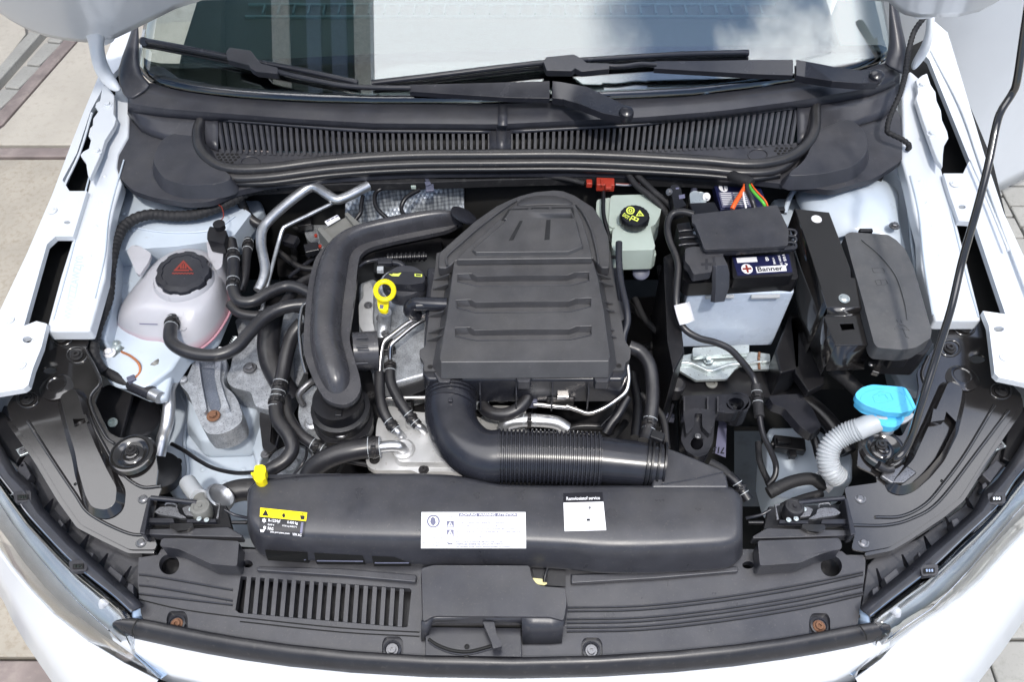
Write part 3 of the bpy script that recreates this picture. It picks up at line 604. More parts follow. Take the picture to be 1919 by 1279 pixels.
# ================= engine bay =================
def thing(name, label, cat, px, py, z, group=None): return empty(name, label, cat, W(px, py, z), group)
def hose(pts, z, r, label, name='coolant_hose', m=None, cat='hose', clamps=(), **k):
    o = tube(name, pts, z, r, m or M_RUB, None, **k); tag(o, label, cat)
    for c in clamps: clamp(o, pts, z, c, r)
    return o
def clamp(o, pts, z, i, r, m=None, w=7):
    P = [V(p, z) for p in pts]; Q = spline(P, 8); n = int(i*(len(Q)-1)); n = max(1, min(len(Q)-2, n)); a = Q[n]; d = (Q[n+1]-Q[n-1]).normalized(); s = mpx(1, a)
    t = tube('hose_clamp', [a-d*w*s*.5, a+d*w*s*.5], 0, r+2, m or M_BOLTB, o, n=14, seg=1)
    u = ray(*[0, 0]) if False else (CAM-a).normalized(); u = (u-d*u.dot(d)).normalized()
    box('clamp_ear', a+u*(r+4)*s, ((w+2)*s, 7*s, 6*s), m or M_BOLTB, t, bevel=.0008)
    for e in (-1, 1): tube('white_mark', [a+d*e*(w+3)*s, a+d*e*(w+4.2)*s], 0, r+.7, M_WPL, t, n=14, seg=1)

# --- dark engine mass below ---
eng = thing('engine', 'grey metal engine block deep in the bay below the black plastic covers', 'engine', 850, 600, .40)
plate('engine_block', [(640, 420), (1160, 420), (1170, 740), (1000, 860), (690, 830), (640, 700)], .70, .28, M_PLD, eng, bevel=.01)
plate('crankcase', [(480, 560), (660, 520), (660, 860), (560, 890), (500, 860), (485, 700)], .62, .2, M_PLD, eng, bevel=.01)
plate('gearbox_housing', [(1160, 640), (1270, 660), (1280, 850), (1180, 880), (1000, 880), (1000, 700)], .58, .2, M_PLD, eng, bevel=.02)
hd = plate('cylinder_head', [(672, 530), (700, 520), (730, 545), (800, 545), (815, 600), (812, 700), (745, 720), (700, 720), (690, 660), (672, 620)], .80, .09, M_ALU, eng, bevel=.008, seg=3)
plate('head_flange', rnd([(680, 535), (694, 527), (700, 545), (698, 600), (706, 640), (690, 640), (673, 610), (672, 570), (682, 556)], 6), .825, .03, M_ALUL, eng, bevel=.004)
lathe('filler_neck', (760, 585, .79), [(52, 0), (46, 25), (42, 50), (40, 78)], M_ALU, eng, px=True, n=24)
tube('dipstick_tube', [(716, 640, .80), (720, 605, .82), (722, 585, .85)], 0, 12, M_ALU, eng)
plate('head_boss', [(700, 632), (735, 630), (742, 655), (705, 660)], .815, .02, M_PLD, eng, bevel=.004)
for q in [(712, 596, .826), (690, 572, .828), (722, 625, .82)]: bolt('bolt', q, 8, M_BOLT, eng, 'torx')
plate('head_bracket', rnd([(735, 705), (748, 688), (775, 686), (790, 700), (800, 730), (760, 745), (735, 730)], 8), .79, .02, M_PLD, eng, bevel=.003)
bolt('bolt', (762, 702, .795), 9, M_DISC, eng, 'torx')
for q in ((745, 735), (770, 735), (795, 735)): plate('rib', [(q[0], 725), (q[0]+3, 725), (q[0]+3, 765), (q[0], 765)], .775, .03, M_PLD, eng, bevel=0)
al = plate('alternator', rnd([(562, 745), (590, 720), (606, 740), (612, 790), (600, 808), (566, 806), (558, 780)], 8), .74, .08, M_ALU, eng, bevel=.008)
lathe('alternator_bolt', (585, 795, .745), [(14, 0), (14, 5), (9, 8), (8, 14), (.1, 14)], M_ALU, eng, px=True)
lathe('pump_pulley', (548, 880, .64), [(46, 0), (46, 12), (40, 16), (34, 8), (20, 8), (14, 20), (.1, 20)], M_ALU, eng, px=True, n=32)
# dark lumps and cables that fill the gaps
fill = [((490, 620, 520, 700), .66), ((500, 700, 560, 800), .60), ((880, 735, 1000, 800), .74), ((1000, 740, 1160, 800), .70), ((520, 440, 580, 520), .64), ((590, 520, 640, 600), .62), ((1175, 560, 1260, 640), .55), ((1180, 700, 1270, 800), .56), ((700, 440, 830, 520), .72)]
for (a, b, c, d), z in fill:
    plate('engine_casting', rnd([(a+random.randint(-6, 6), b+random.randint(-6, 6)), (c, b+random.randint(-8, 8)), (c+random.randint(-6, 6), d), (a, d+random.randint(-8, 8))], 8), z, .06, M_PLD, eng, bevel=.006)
random.seed(11)
for k in range(22):
    x = random.uniform(500, 1240); y = random.uniform(400, 880); z = random.uniform(.60, .72)
    if 660 < x < 830 and 520 < y < 720: continue
    tube('harness_branch', [(x, y, z), (x+random.uniform(-60, 60), y+random.uniform(10, 60), z+random.uniform(-.03, .04)), (x+random.uniform(-90, 90), y+random.uniform(40, 120), z-.02)], 0, random.uniform(3, 8), M_TAPE, eng, n=8)

# --- oil cap and dipstick ---
oc = thing('oil_filler_cap', 'round black oil filler cap with a grip bar and yellow marks', 'oil cap', 760, 535, .86)
lathe('cap_body', (760, 541, .862), [(42, 0), (42, 14), (38, 22), (30, 24), (.1, 24)], M_PL, oc, px=True, n=40, lobes=0)
cg = plate('grip', rnd([(716, 526), (722, 514), (742, 509), (790, 510), (797, 518), (795, 530), (770, 534), (736, 532)], 6), .905, .022, M_PL2, oc, bevel=.006, seg=3)
tg_ = bvh(cg); q = [(728, 510), (752, 511), (752, 519), (728, 518)]
poly('oil_can_mark', tg_, q, [(0, .5), (.3, .6), (.35, .35), (.7, .35), (1, .1), (.8, .95), (.3, .95)], M_LGRN, oc, .0005); poly('book_mark', tg_, [(777, 512), (791, 513), (791, 521), (777, 520)], [(0, .2), (1, .2), (1, .8), (0, .8)], M_LGRN, oc, .0005); poly('book_mark', tg_, [(777, 512), (791, 513), (791, 521), (777, 520)], [(.15, .32), (.85, .32), (.85, .68), (.15, .68)], M_PL2, oc, .0008)
dp = thing('dipstick', 'yellow oil dipstick handle with a ring top beside the oil cap', 'dipstick', 720, 585, .86)
rr_ = [(721+17*math.cos(a*math.pi/10), 545+17*math.sin(a*math.pi/10), .925) for a in range(21)]
tube('ring_handle', rr_, 0, 5, M_YEL, dp, n=12, seg=2, cap=False)
plate('stem', rnd([(706, 556), (729, 562), (727, 580), (723, 584), (712, 582), (708, 576)], 4), .905, .008, M_YEL, dp, bevel=.0025)
plate('code_mark', [(712, 571), (719, 572), (718, 579), (711, 578)], .9056, .0006, M_LGRY, dp, bevel=0)

# --- air filter housing ---
ab = thing('airbox', 'large black ribbed air filter housing in the middle of the bay', 'air filter box', 980, 620, .80)
M_AIRD = mat('airbox_inset_shade', (.016, .016, .017), .5, bump=.15)  # darker copy of the airbox plastic, recess shade put into the colour
M_AIR = mat('airbox_plastic', (.046, .046, .050), .35, bump=.15, bscale=1500, dust_toplight=.26, spots=((.12, .115, .10), 300, .58, .82))
plate('lower_housing', [(800, 500), (1160, 500), (1176, 700), (1168, 712), (800, 712), (792, 700)], .888, .07, M_PL2, ab, bevel=.006)
fl_ = [(818, 474), (850, 470), (1144, 470), (1149, 500), (1154, 540), (1158, 566), (1168, 622), (1172, 640), (1182, 655), (1181, 674), (1172, 680), (1170, 695), (794, 696), (795, 680), (786, 668), (786, 656), (797, 650), (804, 590), (808, 548), (816, 500)]
plate('flange', rnd(fl_, 4, 3), .895, .012, M_AIR, ab, bevel=.003)
for q in [(812, 853, 697), (960, 1003, 696), (1106, 1150, 696)]:
    if len(q) == 3:
        a, b, y = q; plate('clip', [(a, y), (b, y), (b-8, y+14), (b-10, y+20), (a+10, y+20), (a+8, y+14)], .893, .022, M_PL, ab, bevel=.002)
plate('clip', rnd([(1154, 562), (1166, 566), (1173, 574), (1172, 596), (1162, 604)], 3), .893, .02, M_PL, ab, bevel=.002)
lid = [(851, 489), (1111, 488), (1120, 520), (1131, 580), (1143, 668), (1141, 677), (826, 679), (824, 671), (838, 590), (846, 530)]
R1 = [(858, 514), (884, 513), (893, 519), (1062, 517), (1076, 511), (1103, 510), (1104, 526), (1070, 535), (892, 536.5), (858, 529)]
R2 = [(855, 563), (882, 562), (891, 568), (1064, 566), (1078, 560), (1107, 559), (1107, 575), (1070, 584.5), (892, 586.5), (857, 578)]
R3 = [(853, 615), (880, 614), (889, 620), (1066, 618), (1080, 612), (1108, 611.5), (1108, 628), (1070, 637), (892, 638.5), (854, 631)]
lidp = plate('lid', lid, .922, .028, M_AIR, ab, bevel=.0045, flare=.015, holes=[R1, R2, R3], seg=2)
for r in (R1, R2, R3):
    plate('rib_recess', [(r[0][0]-3, r[0][1]-8), (r[5][0]+5, r[5][1]-8), (r[6][0]+5, r[6][1]+8), (r[7][0], r[7][1]+9), (r[8][0], r[8][1]+9), (r[9][0]-4, r[9][1]+8)], .9115, .004, M_AIR, ab, bevel=0)
    xs_ = [(r[1][0]-6, r[1][1]-.5), (r[2][0], r[2][1]-.5), ((r[2][0]+r[3][0])/2, (r[2][1]+r[3][1])/2-1), (r[3][0], r[3][1]-.5), (r[4][0]+6, r[4][1]-.5)]
    up_ = [V((x, y, .9225)) for x, y in xs_]; grid('recess_slope', [up_, [p+Vector((0, -.0035, -.0110)) for p in up_]], M_AIR, ab, smooth=False)
    for e in (((r[0], r[1]), (r[0][0]+26, r[0][1]+13)), ((r[5], r[4]), (r[5][0]-26, r[5][1]+13))):
        (p0, p1), q0 = e; obj('recess_corner', [V((p0[0], p0[1]+2, .921)), V((p1[0], p1[1], .9215)), V((q0[0], q0[1]-2, .9119)), V((p0[0], p0[1]+12, .9119))], [[0, 1, 2], [0, 2, 3]], M_AIR, ab, False)
    tube('recess_edge', [V((r[9][0], r[9][1]-1, .9223)), V((r[8][0], r[8][1], .9223)), V((r[7][0], r[7][1], .9223)), V((r[6][0], r[6][1], .9223))], 0, .9, M_PL, ab, n=6, seg=1)
for (x, y, s) in [(822, 523, 1), (820, 541, 1), (812, 592, 1), (1136, 521, -1), (1140, 535, -1), (1139, 569, -1), (1143, 584, -1), (1142, 619, -1), (1146, 632, -1), (812, 623, 1), (810, 637, 1)]:
    x2 = x+s*20; a = [V((x-s*9, y, .897)), V((x2, y-7, .919)), V((x2, y+4, .897)), V((x-s*5, y+8, .897))]; b = [p+Vector((0, .0028, 0)) for p in a[:3]]
    obj('gusset', [V((x-s*10, y+2, .897)), V((x2, y-8, .920)), V((x2, y+3, .897)), V((x-s*10, y+2, .897))+Vector((0, .003, 0)), V((x2, y-8, .920))+Vector((0, .003, 0)), V((x2, y+3, .897))+Vector((0, .003, 0))], [[0, 1, 2], [3, 4, 5], [0, 1, 4, 3], [1, 2, 5, 4], [0, 2, 5, 3]], M_AIR, ab, False)
# the tapered cover over the rear of the box
def zs(px, py): return .929+.00008*(488-py)
so = [(822, 474), (858, 442), (891, 413), (931, 385), (955, 374), (975, 366), (1002, 359), (1034, 356), (1058, 358), (1076, 365), (1095, 377), (1112, 388), (1128, 412), (1140, 441), (1143, 470), (1143, 495), (1142, 502), (1128, 502), (1110, 484), (854, 489), (846, 496), (835, 503), (821, 502)]
wing = plate('wing_cover', so, 0, .022, M_AIR, ab, bevel=.003, zf=lambda x, y: zs(x, y)-.006)
si = [(855, 487), (871, 470), (910, 435), (945, 404), (963, 386), (1078, 384), (1090, 410), (1103, 452), (1110, 484)]
W1 = [(954, 393), (988, 391), (979, 410), (942, 412)]; W2 = [(998, 390), (1027, 390), (1025, 410), (986, 411)]; W3 = [(1036, 389.5), (1072, 389.5), (1075, 410), (1034, 410)]
G1 = [(974, 414), (980, 414), (962, 450), (953, 451)]; G2 = [(1024, 412), (1032, 412), (1030, 449), (1020, 450)]
cov = plate('centre_cover', si, 0, .012, M_AIR, ab, bevel=.002, flare=.002, zf=lambda x, y: zs(x, y)+.006)
pn = [(889, 474), (882, 469), (945, 414), (957, 392), (1071, 389), (1082, 415), (1094, 462), (1066, 473)]
def sh(h, k=.0): 
    cx_ = sum(p[0] for p in h)/len(h); cy_ = sum(p[1] for p in h)/len(h); return [(cx_+(x-cx_)*(1-k), cy_+(y-cy_)*(1-k)) for x, y in h]
plate('raised_panel', sh(pn, .03), 0, .009, M_AIR, ab, bevel=.0015, flare=.004, zf=lambda x, y: zs(x, y)+.012, holes=[sh(W1, .1), sh(W2, .1), sh(W3, .1)])
for g_ in (G1, G2): plate('groove', g_, 0, .0006, M_AIRD, ab, bevel=0, zf=lambda x, y: zs(x, y)+.0124)  # thin dark strips laid on the panel, painting the shade of grooves
grid('rear_dome', [[(963, 387, .943), (985, 386, .944), (1020, 385, .944), (1055, 385, .944), (1079, 385, .943)], [(972, 377, .936), (990, 374, .940), (1020, 373, .941), (1052, 374, .940), (1070, 377, .936)], [(983, 370, .922), (1000, 365, .928), (1020, 363, .930), (1045, 365, .928), (1060, 370, .922)], [(990, 372, .900), (1004, 366, .905), (1022, 364, .906), (1040, 366, .905), (1054, 372, .900)]], M_AIR, ab, sub=1, solid=.003)
for h in (W1, W2, W3): plate('inset', sh(h, -.12), 0, .002, M_AIRD, ab, bevel=0, zf=lambda x, y: zs(x, y)+.0068)
for r_, s_ in (((846, 486), (895, 438)), ((838, 492), (835, 478))): pass
tube('cover_ridge', [(838, 498, .926), (838, 480, .928), (868, 452, .932), (905, 420, .935), (945, 390, .937), (968, 376, .934)], 0, 2.2, M_AIR, ab, n=8)
tube('cover_ridge', [(1122, 496, .928), (1118, 470, .930), (1108, 430, .934), (1092, 398, .936), (1080, 384, .935)], 0, 2.2, M_AIR, ab, n=8)
tube('breather_stub', [(780, 574, .905), (812, 572, .905), (842, 570, .905)], 0, 9, M_PL2, ab, n=16)
hose([(838, 571, .905), (800, 570, .905), (776, 570, .90), (768, 582, .885), (780, 592, .86)], 0, 13, 'short black breather elbow plugged into the left side of the airbox', 'breather_elbow', M_PL2)

# --- black charge pipe ---
cp = thing('charge_pipe', 'wide black moulded air pipe bending down left of the airbox', 'air pipe', 620, 600, .86)
fl_o = [(862, 420), (838, 432), (800, 440), (740, 452), (700, 462), (684, 469), (674, 480), (670, 500), (667, 535), (662, 570), (656, 610), (655, 640), (664, 672), (674, 705), (677, 728), (668, 748), (648, 760), (625, 757), (606, 746), (590, 718), (574, 680), (568, 655), (570, 605), (574, 560), (580, 520), (590, 485), (606, 462), (640, 445), (700, 428), (760, 416), (840, 410)]
M_CPP = mat('charge_pipe_plastic', (.040, .040, .046), .27, bump=.08, bscale=1300, dust_toplight=.32, spots=((.08, .075, .07), 200, .6, .82))
plate('pipe_flange', rnd(fl_o, 10, 3), .881, .010, M_CPP, cp, bevel=.0022)
plate('flange_skirt', rnd([(x+(622-x)*.02, y) for x, y in fl_o], 10, 3), .867, .016, M_PLD, cp, bevel=.002)
Lp = [(868, 409), (850, 411), (820, 411), (780, 415), (730, 424), (690, 433), (655, 444), (630, 457), (610, 474), (596, 497), (588, 525), (583, 560), (580, 605), (578, 650), (588, 692), (600, 720), (611, 737), (626, 747)]
Rp = [(869, 424), (852, 428), (822, 433), (784, 440), (740, 449), (705, 457), (680, 464), (665, 474), (658, 488), (656, 508), (653, 535), (648, 565), (644, 605), (643, 640), (654, 675), (661, 705), (659, 728), (640, 746)]
prof = [(0, -.003), (.0, .0), (.03, .012), (.12, .026), (.28, .036), (.5, .040), (.72, .036), (.88, .026), (.97, .012), (1, .0), (1, -.003)]
rows = []
for i, (l, r) in enumerate(zip(Lp, Rp)):
    z = .873; a, b = V(l, z), V(r, z); k = {0: .5, 1: .85, len(Lp)-1: .0, len(Lp)-2: .62, len(Lp)-3: .9}.get(i, 1)
    rows.append([a.lerp(b, t)+Vector((0, 0, h*k)) for (t, h) in prof])
cpb = grid('pipe_shell', [[p.lerp((r[0]+r[-1])/2, .10)+Vector((0, 0, (p.z-.873)*.1)) for p in r] for r in rows], M_CPP, cp, sub=2, solid=.003)
lathe('end_collar', V((868, 405, .905)), [(24, -2), (26, 0), (26, 3), (17, 4), (.1, 4)], M_PL2, cp, axis=(.45, .25, .85), px=True, n=32)
tube('side_neck', [(662, 660, .855), (690, 658, .852), (708, 657, .850)], 0, 37, M_CPP, cp, n=28, seg=3)
for y in (634, 652, 682): tube('neck_rib', [(668, y, .905), (690, y-1, .905)], 0, 2.5, M_PL2, cp, n=8, seg=2)
tube('wire_clip', [(575, 568, .875), (566, 578, .875), (561, 620, .872), (566, 670, .868), (574, 700, .865)], 0, 3.5, M_STEEL, cp, n=8)
tb_ = thing('throttle_body', 'black round throttle body below the end of the charge pipe', 'throttle body', 640, 800, .76)
lathe('throttle_barrel', (645, 790, .775), [(56, 0), (56, 14), (50, 16), (50, 32), (54, 34), (54, 46), (46, 48), (46, 75)], M_PLD, tb_, px=True, n=32)
plate('mounting_flange', rnd([(590, 785), (612, 768), (690, 765), (700, 790), (690, 815), (650, 832), (610, 830), (596, 815)], 10), .79, .02, M_PLD, tb_, bevel=.004)
lathe('bore_plug', (640, 812, .80), [(13, 0), (13, 6), (9, 8), (8, 4), (.1, 4)], M_BOLT, tb_, px=True)
bolt('bolt', (622, 792, .793), 8, M_BOLTB, tb_, 'torx'); bolt('bolt', (695, 740, .80), 8, M_BOLTB, tb_, 'torx')
box('catch', (636, 780, .84), (.012, .012, .02), M_PLD, tb_, bevel=.002)
# connector block leaning on the pipe
gc = thing('connector_block', 'grey plastic connector block with a pale label behind the charge pipe', 'connector', 640, 430, .88)
plate('block', [(603, 432), (618, 420), (640, 410), (652, 405), (672, 425), (625, 455)], .885, .04, M_GREYC, gc, bevel=.003)
plate('side_rail', [(593, 428), (601, 424), (628, 452), (618, 458)], .895, .04, M_GREYC, gc, bevel=.002)
plate('side_rail', [(645, 400), (651, 397), (676, 420), (668, 428)], .895, .04, M_GREYC, gc, bevel=.002)
q = plate('code_label', [(608, 415), (632, 402), (638, 409), (614, 423)], .893, .003, M_WHT, gc, bevel=.001)
for k in range(3): plate('print', [(612+k*8, 414-k*4), (618+k*8, 411-k*4), (619+k*8, 412-k*4), (613+k*8, 416-k*4)], .8936, .0004, M_LGRY, gc, bevel=0)

# --- quilted heat shield ---
m = bpy.data.materials.new('quilted_foil'); m.use_nodes = True; t = m.node_tree; b = t.nodes['Principled BSDF']; b.inputs['Metallic'].default_value = .6; b.inputs['Roughness'].default_value = .4; b.inputs['Base Color'].default_value = (.62, .68, .74, 1)
tcx = t.nodes.new('ShaderNodeTexCoord'); mpp = t.nodes.new('ShaderNodeMapping'); mpp.inputs['Rotation'].default_value = (0, 0, rad(45)); mpp.inputs['Scale'].default_value = (1, 1, .6)
ck = t.nodes.new('ShaderNodeTexVoronoi'); ck.inputs['Scale'].default_value = 150; ck.inputs['Randomness'].default_value = 0; ck.feature = 'F1'
bp = t.nodes.new('ShaderNodeBump'); bp.inputs['Strength'].default_value = .8; bp.inputs['Distance'].default_value = .002
t.links.new(tcx.outputs['Object'], mpp.inputs[0]); t.links.new(mpp.outputs[0], ck.inputs['Vector']); t.links.new(ck.outputs['Distance'], bp.inputs['Height']); t.links.new(bp.outputs[0], b.inputs['Normal']); M_FOIL = m
rpf = t.nodes.new('ShaderNodeValToRGB'); rpf.color_ramp.elements[0].color = (.75, .8, .85, 1); rpf.color_ramp.elements[0].position = .3; rpf.color_ramp.elements[1].color = (.25, .28, .33, 1); rpf.color_ramp.elements[1].position = .7; t.links.new(ck.outputs['Distance'], rpf.inputs[0]); t.links.new(rpf.outputs[0], b.inputs['Base Color'])
random.seed(3)
hsx = list(range(646, 872, 15)); hs = grid('heat_shield', [[(x, y+(x-650)*-.02, .875-(y-345)*.0012+.006*math.sin(x*.05+y*.08)+random.uniform(-.003, .003)) for x in hsx] for y in (338, 350, 362, 374, 386, 398, 412, 430)], M_FOIL, None, solid=.002, sub=1)
tag(hs, 'quilted silver heat shield foil under the cowl at the back of the engine', 'heat shield')
for pts in ([(657, 372, .87), (676, 385, .87), (675, 400, .875), (664, 415, .87)], [(712, 352, .89), (703, 368, .885), (708, 395, .885), (725, 410, .88)], [(778, 362, .89), (760, 372, .89), (752, 395, .88), (758, 408, .88)]):
    pass
for i, (pts, lb) in enumerate([([(680, 368, .885), (677, 385, .885), (676, 398, .885), (664, 415, .875)], 'thin black cable over the left end of the foil shield'), ([(722, 350, .89), (704, 362, .885), (705, 388, .885), (728, 412, .875)], 'thin black cable curving over the middle of the foil shield'), ([(786, 356, .89), (762, 370, .89), (752, 390, .88), (760, 410, .875)], 'black cable over the right part of the foil shield')]):
    hose(pts, 0, 4.2, lb, 'shield_cable', M_PLD, 'cable', n=8)
sc = thing('sensor_clip', 'pale grey clip hanging under the cowl above the foil shield', 'clip', 803, 350, .90)
plate('clip_body', [(797, 344), (812, 340), (814, 356), (798, 358)], .90, .006, M_DISC, sc, bevel=.002); plate('clip_arm', [(790, 328), (800, 328), (808, 344), (798, 347)], .905, .004, M_DISC, sc, bevel=.001)
box('clip_tab', (775, 351, .895), (.010, .004, .008), M_BRK, sc, bevel=.001)

# --- intake hose: elbow + bellows + collars ---
ih = thing('intake_hose', 'thick black intake hose with a ribbed bellows across the front of the engine', 'intake hose', 900, 860, .80)
el = [(846, 722, .845), (843, 750, .845), (845, 785, .84), (858, 818, .84), (884, 845, .84), (912, 856, .84), (938, 857, .84)]
tube('elbow', el, 0, 45.5, M_PL2, ih, n=32, seg=8, taper=51)
tube('bellows', [(932, 856, .84), (1030, 858, .84), (1126, 862, .84)], 0, 50, M_PL2, ih, n=40, corr=25, amp=2.2)
tube('straight_end', [(1120, 862, .84), (1180, 868, .84), (1240, 874, .84)], 0, 44, M_PL2, ih, n=32, seg=3, taper=40)
for k in range(4): 
    x, y = 846.5-k*.5, 728+k*7; tube('collar_ring', [(x, y, .847), (x, y+2.5, .847)], 0, 49, M_PL2, ih, n=32, seg=1)
tube('hose_band', [(846, 757, .845), (845, 763, .845)], 0, 48, M_PL2, ih, n=32, seg=1)
for k, x in enumerate((1206, 1214, 1226, 1238)): tube('clamp_ring', [(x+4, 869+k, .842), (x+8, 869.6+k, .842)], 0, 47-k, M_PLD, ih, n=32, seg=1)
plate('band_catch', [(840, 745), (848, 745), (848, 752), (840, 752)], .89, .006, M_PL2, ih, bevel=.001)
box('clamp_catch', (1232, 818, .888), (.022, .016, .008), M_PLD, ih, rot=(0, 0, -25), bevel=.002)
du = thing('intake_duct', 'black air duct mouth behind the right end of the radiator shroud', 'duct', 1300, 890, .80)
plate('duct_shell', [(1248, 838), (1270, 846), (1310, 862), (1352, 880), (1362, 892), (1367, 915), (1220, 915), (1228, 880)], .852, .05, M_PL, du, bevel=.005, flare=.004, seg=3)
tube('duct_crease', [(1240, 908, .853), (1300, 898, .853), (1355, 885, .853)], 0, 1.6, M_PL, du, n=6)
hose([(1330, 868, .84), (1352, 880, .84), (1366, 893, .84)], 0, 9, 'braided grey sleeve beside the duct mouth', 'braided_sleeve', M_TAPE, 'cable')
hose([(1366, 892, .84), (1380, 905, .84), (1392, 922, .835), (1402, 938, .83)], 0, 10, 'grey pipe elbow ending at the right latch', 'sleeve_end', M_PLD, 'cable', clamps=(.55,))

# --- pressed aluminium cover ---
pc = thing('aluminium_cover', 'pressed silver cover plate with pipe stubs left of the intake hose', 'cooler cover', 820, 850, .74)
ac = [(702, 882), (688, 874), (685, 860), (692, 848), (702, 845), (705, 800), (708, 785), (716, 768), (728, 761), (742, 763), (752, 770), (800, 774), (900, 772), (925, 760), (985, 762), (988, 800), (960, 860), (920, 892), (895, 895), (880, 886), (805, 884), (796, 890), (784, 888), (772, 882)]
acp = plate('cover_plate', rnd(ac, 7, 4), .765, .014, M_ALUL, pc, bevel=.003)
plate('embossed_area', rnd([(742, 846), (752, 820), (762, 806), (790, 800), (900, 800), (905, 860), (880, 868), (745, 866)], 10, 4), .775, .014, M_ALUL, pc, bevel=.005, flare=.006, seg=3)
plate('embossed_area', rnd([(760, 782), (778, 778), (900, 782), (900, 796), (800, 798), (775, 806), (762, 800)], 6), .772, .01, M_ALUL, pc, bevel=.004, flare=.003)
for q in [(702, 862), (794, 881), (716, 776), (896, 776)]: bolt('bolt', (q[0], q[1], .766), 10, M_BOLTB, pc, 'torx')
lathe('pipe_seat', (756, 843, .776), [(22, 0), (21, 4), (17, 7)], M_ALUL, pc, px=True)
tube('pipe_stub', [(712, 838, .80), (735, 836, .80), (750, 838, .797), (757, 846, .78)], 0, 10, M_PIPE, pc, n=16)
tube('pipe_stub', [(738, 803, .80), (748, 812, .795), (755, 820, .775)], 0, 7, M_PIPE, pc, n=14)
tube('pipe_stub', [(780, 795, .80), (790, 802, .795), (796, 810, .772)], 0, 7, M_PIPE, pc, n=14)
h = hose([(575, 905, .76), (588, 880, .775), (615, 860, .79), (655, 846, .80), (690, 840, .80), (712, 838, .80)], 0, 20, 'thick black hose running to the lower stub of the aluminium cover', clamps=(.9,), n=20)
h = hose([(711, 700, .82), (712, 740, .815), (718, 770, .81), (730, 792, .805), (742, 806, .80)], 0, 10, 'left one of two parallel black hoses dropping onto the aluminium cover', clamps=(.85,), n=16)
h = hose([(731, 682, .825), (732, 715, .82), (745, 745, .815), (764, 775, .81), (783, 798, .80)], 0, 10, 'right one of two parallel black hoses dropping onto the aluminium cover', clamps=(.06, .85), n=16)
hose([(800, 590, .86), (770, 602, .86), (735, 628, .855), (719, 642, .85), (714, 665, .84), (711, 702, .82)], 0, 4.5, 'upper bright steel pipe coming out from under the airbox', 'steel_pipe', M_STEEL, 'pipe', n=10)
hose([(800, 597, .86), (775, 611, .86), (745, 636, .855), (733, 648, .85), (731, 662, .84), (731, 684, .825)], 0, 4.5, 'lower bright steel pipe coming out from under the airbox', 'steel_pipe', M_STEEL, 'pipe', n=10)
hose([(722, 747, .79), (760, 746, .79), (800, 745, .79)], 0, 4, 'short level steel pipe left of the intake elbow', 'steel_pipe', M_STEEL, 'pipe', n=10)
h = hose([(902, 757, .81), (915, 772, .815), (940, 778, .82), (966, 770, .825), (985, 752, .83), (992, 732, .835)], 0, 12.5, 'short curved black hose under the front edge of the airbox', clamps=(), n=16)
tube('pipe_end', [(897, 752, .805), (905, 760, .812)], 0, 13.5, M_WPL, h, seg=1)
hose([(945, 806, .79), (952, 794, .80), (975, 789, .805), (1010, 789, .805), (1042, 793, .80), (1062, 805, .79)], 0, 13, 'grey aluminium coolant pipe above the bellows', 'coolant_pipe', M_PIPE, 'pipe', n=16, clamps=(.5,))
hose([(1062, 762, .83), (1085, 770, .83), (1104, 775, .83), (1130, 766, .835), (1152, 752, .84), (1172, 735, .85), (1178, 712, .86), (1176, 685, .87)], 0, 4.5, 'bright steel pipe curling round the front right corner of the airbox', 'steel_pipe', M_STEEL, 'pipe', n=10)
hose([(1146, 712, .82), (1160, 714, .82), (1168, 728, .815), (1160, 760, .80)], 0, 6, 'short steel pipe bend by the right clip of the airbox', 'steel_pipe', M_STEEL, 'pipe', n=10)
u = thing('pipe_union', 'steel pipe union with a black sensor body under the airbox', 'pipe union', 1050, 755, .80)
box('union_body', (1050, 745, .825), (.048, .022, .022), M_BOLTB, u, bevel=.003); box('union_nut', (1055, 741, .842), (.022, .014, .010), M_STEEL, u, bevel=.002); box('union_end', (995, 752, .82), (.022, .018, .02), M_DISC, u, bevel=.002)
tube('union_pipe', [(1000, 758, .82), (1020, 760, .82), (1080, 766, .82)], 0, 5, M_STEEL, u, n=10)
lathe('mount_cup', (941, 742, .80), [(17, 0), (17, 12), (13, 14), (12, 8), (8, 8), (7, 16), (.1, 16)], M_PLD, u, px=True)
hose([(1178, 650, .86), (1200, 660, .855), (1216, 682, .85), (1222, 715, .84), (1222, 760, .83), (1216, 800, .82), (1208, 828, .82)], 0, 13, 'thick black hose running down to the right of the airbox', clamps=(.82,), n=16)
hose([(1160, 455, .93), (1160, 490, .925), (1164, 530, .915), (1174, 575, .905), (1176, 605, .895), (1169, 630, .885), (1168, 655, .875)], 0, 6.5, 'slim black pipe hugging the right side of the airbox', 'slim_pipe', M_PL2, 'pipe', n=12)
hose([(1176, 745, .83), (1160, 775, .82), (1145, 795, .81), (1135, 812, .80)], 0, 9, 'short black corrugated pipe left of the bellows end', 'coupling', M_PLD, n=12)
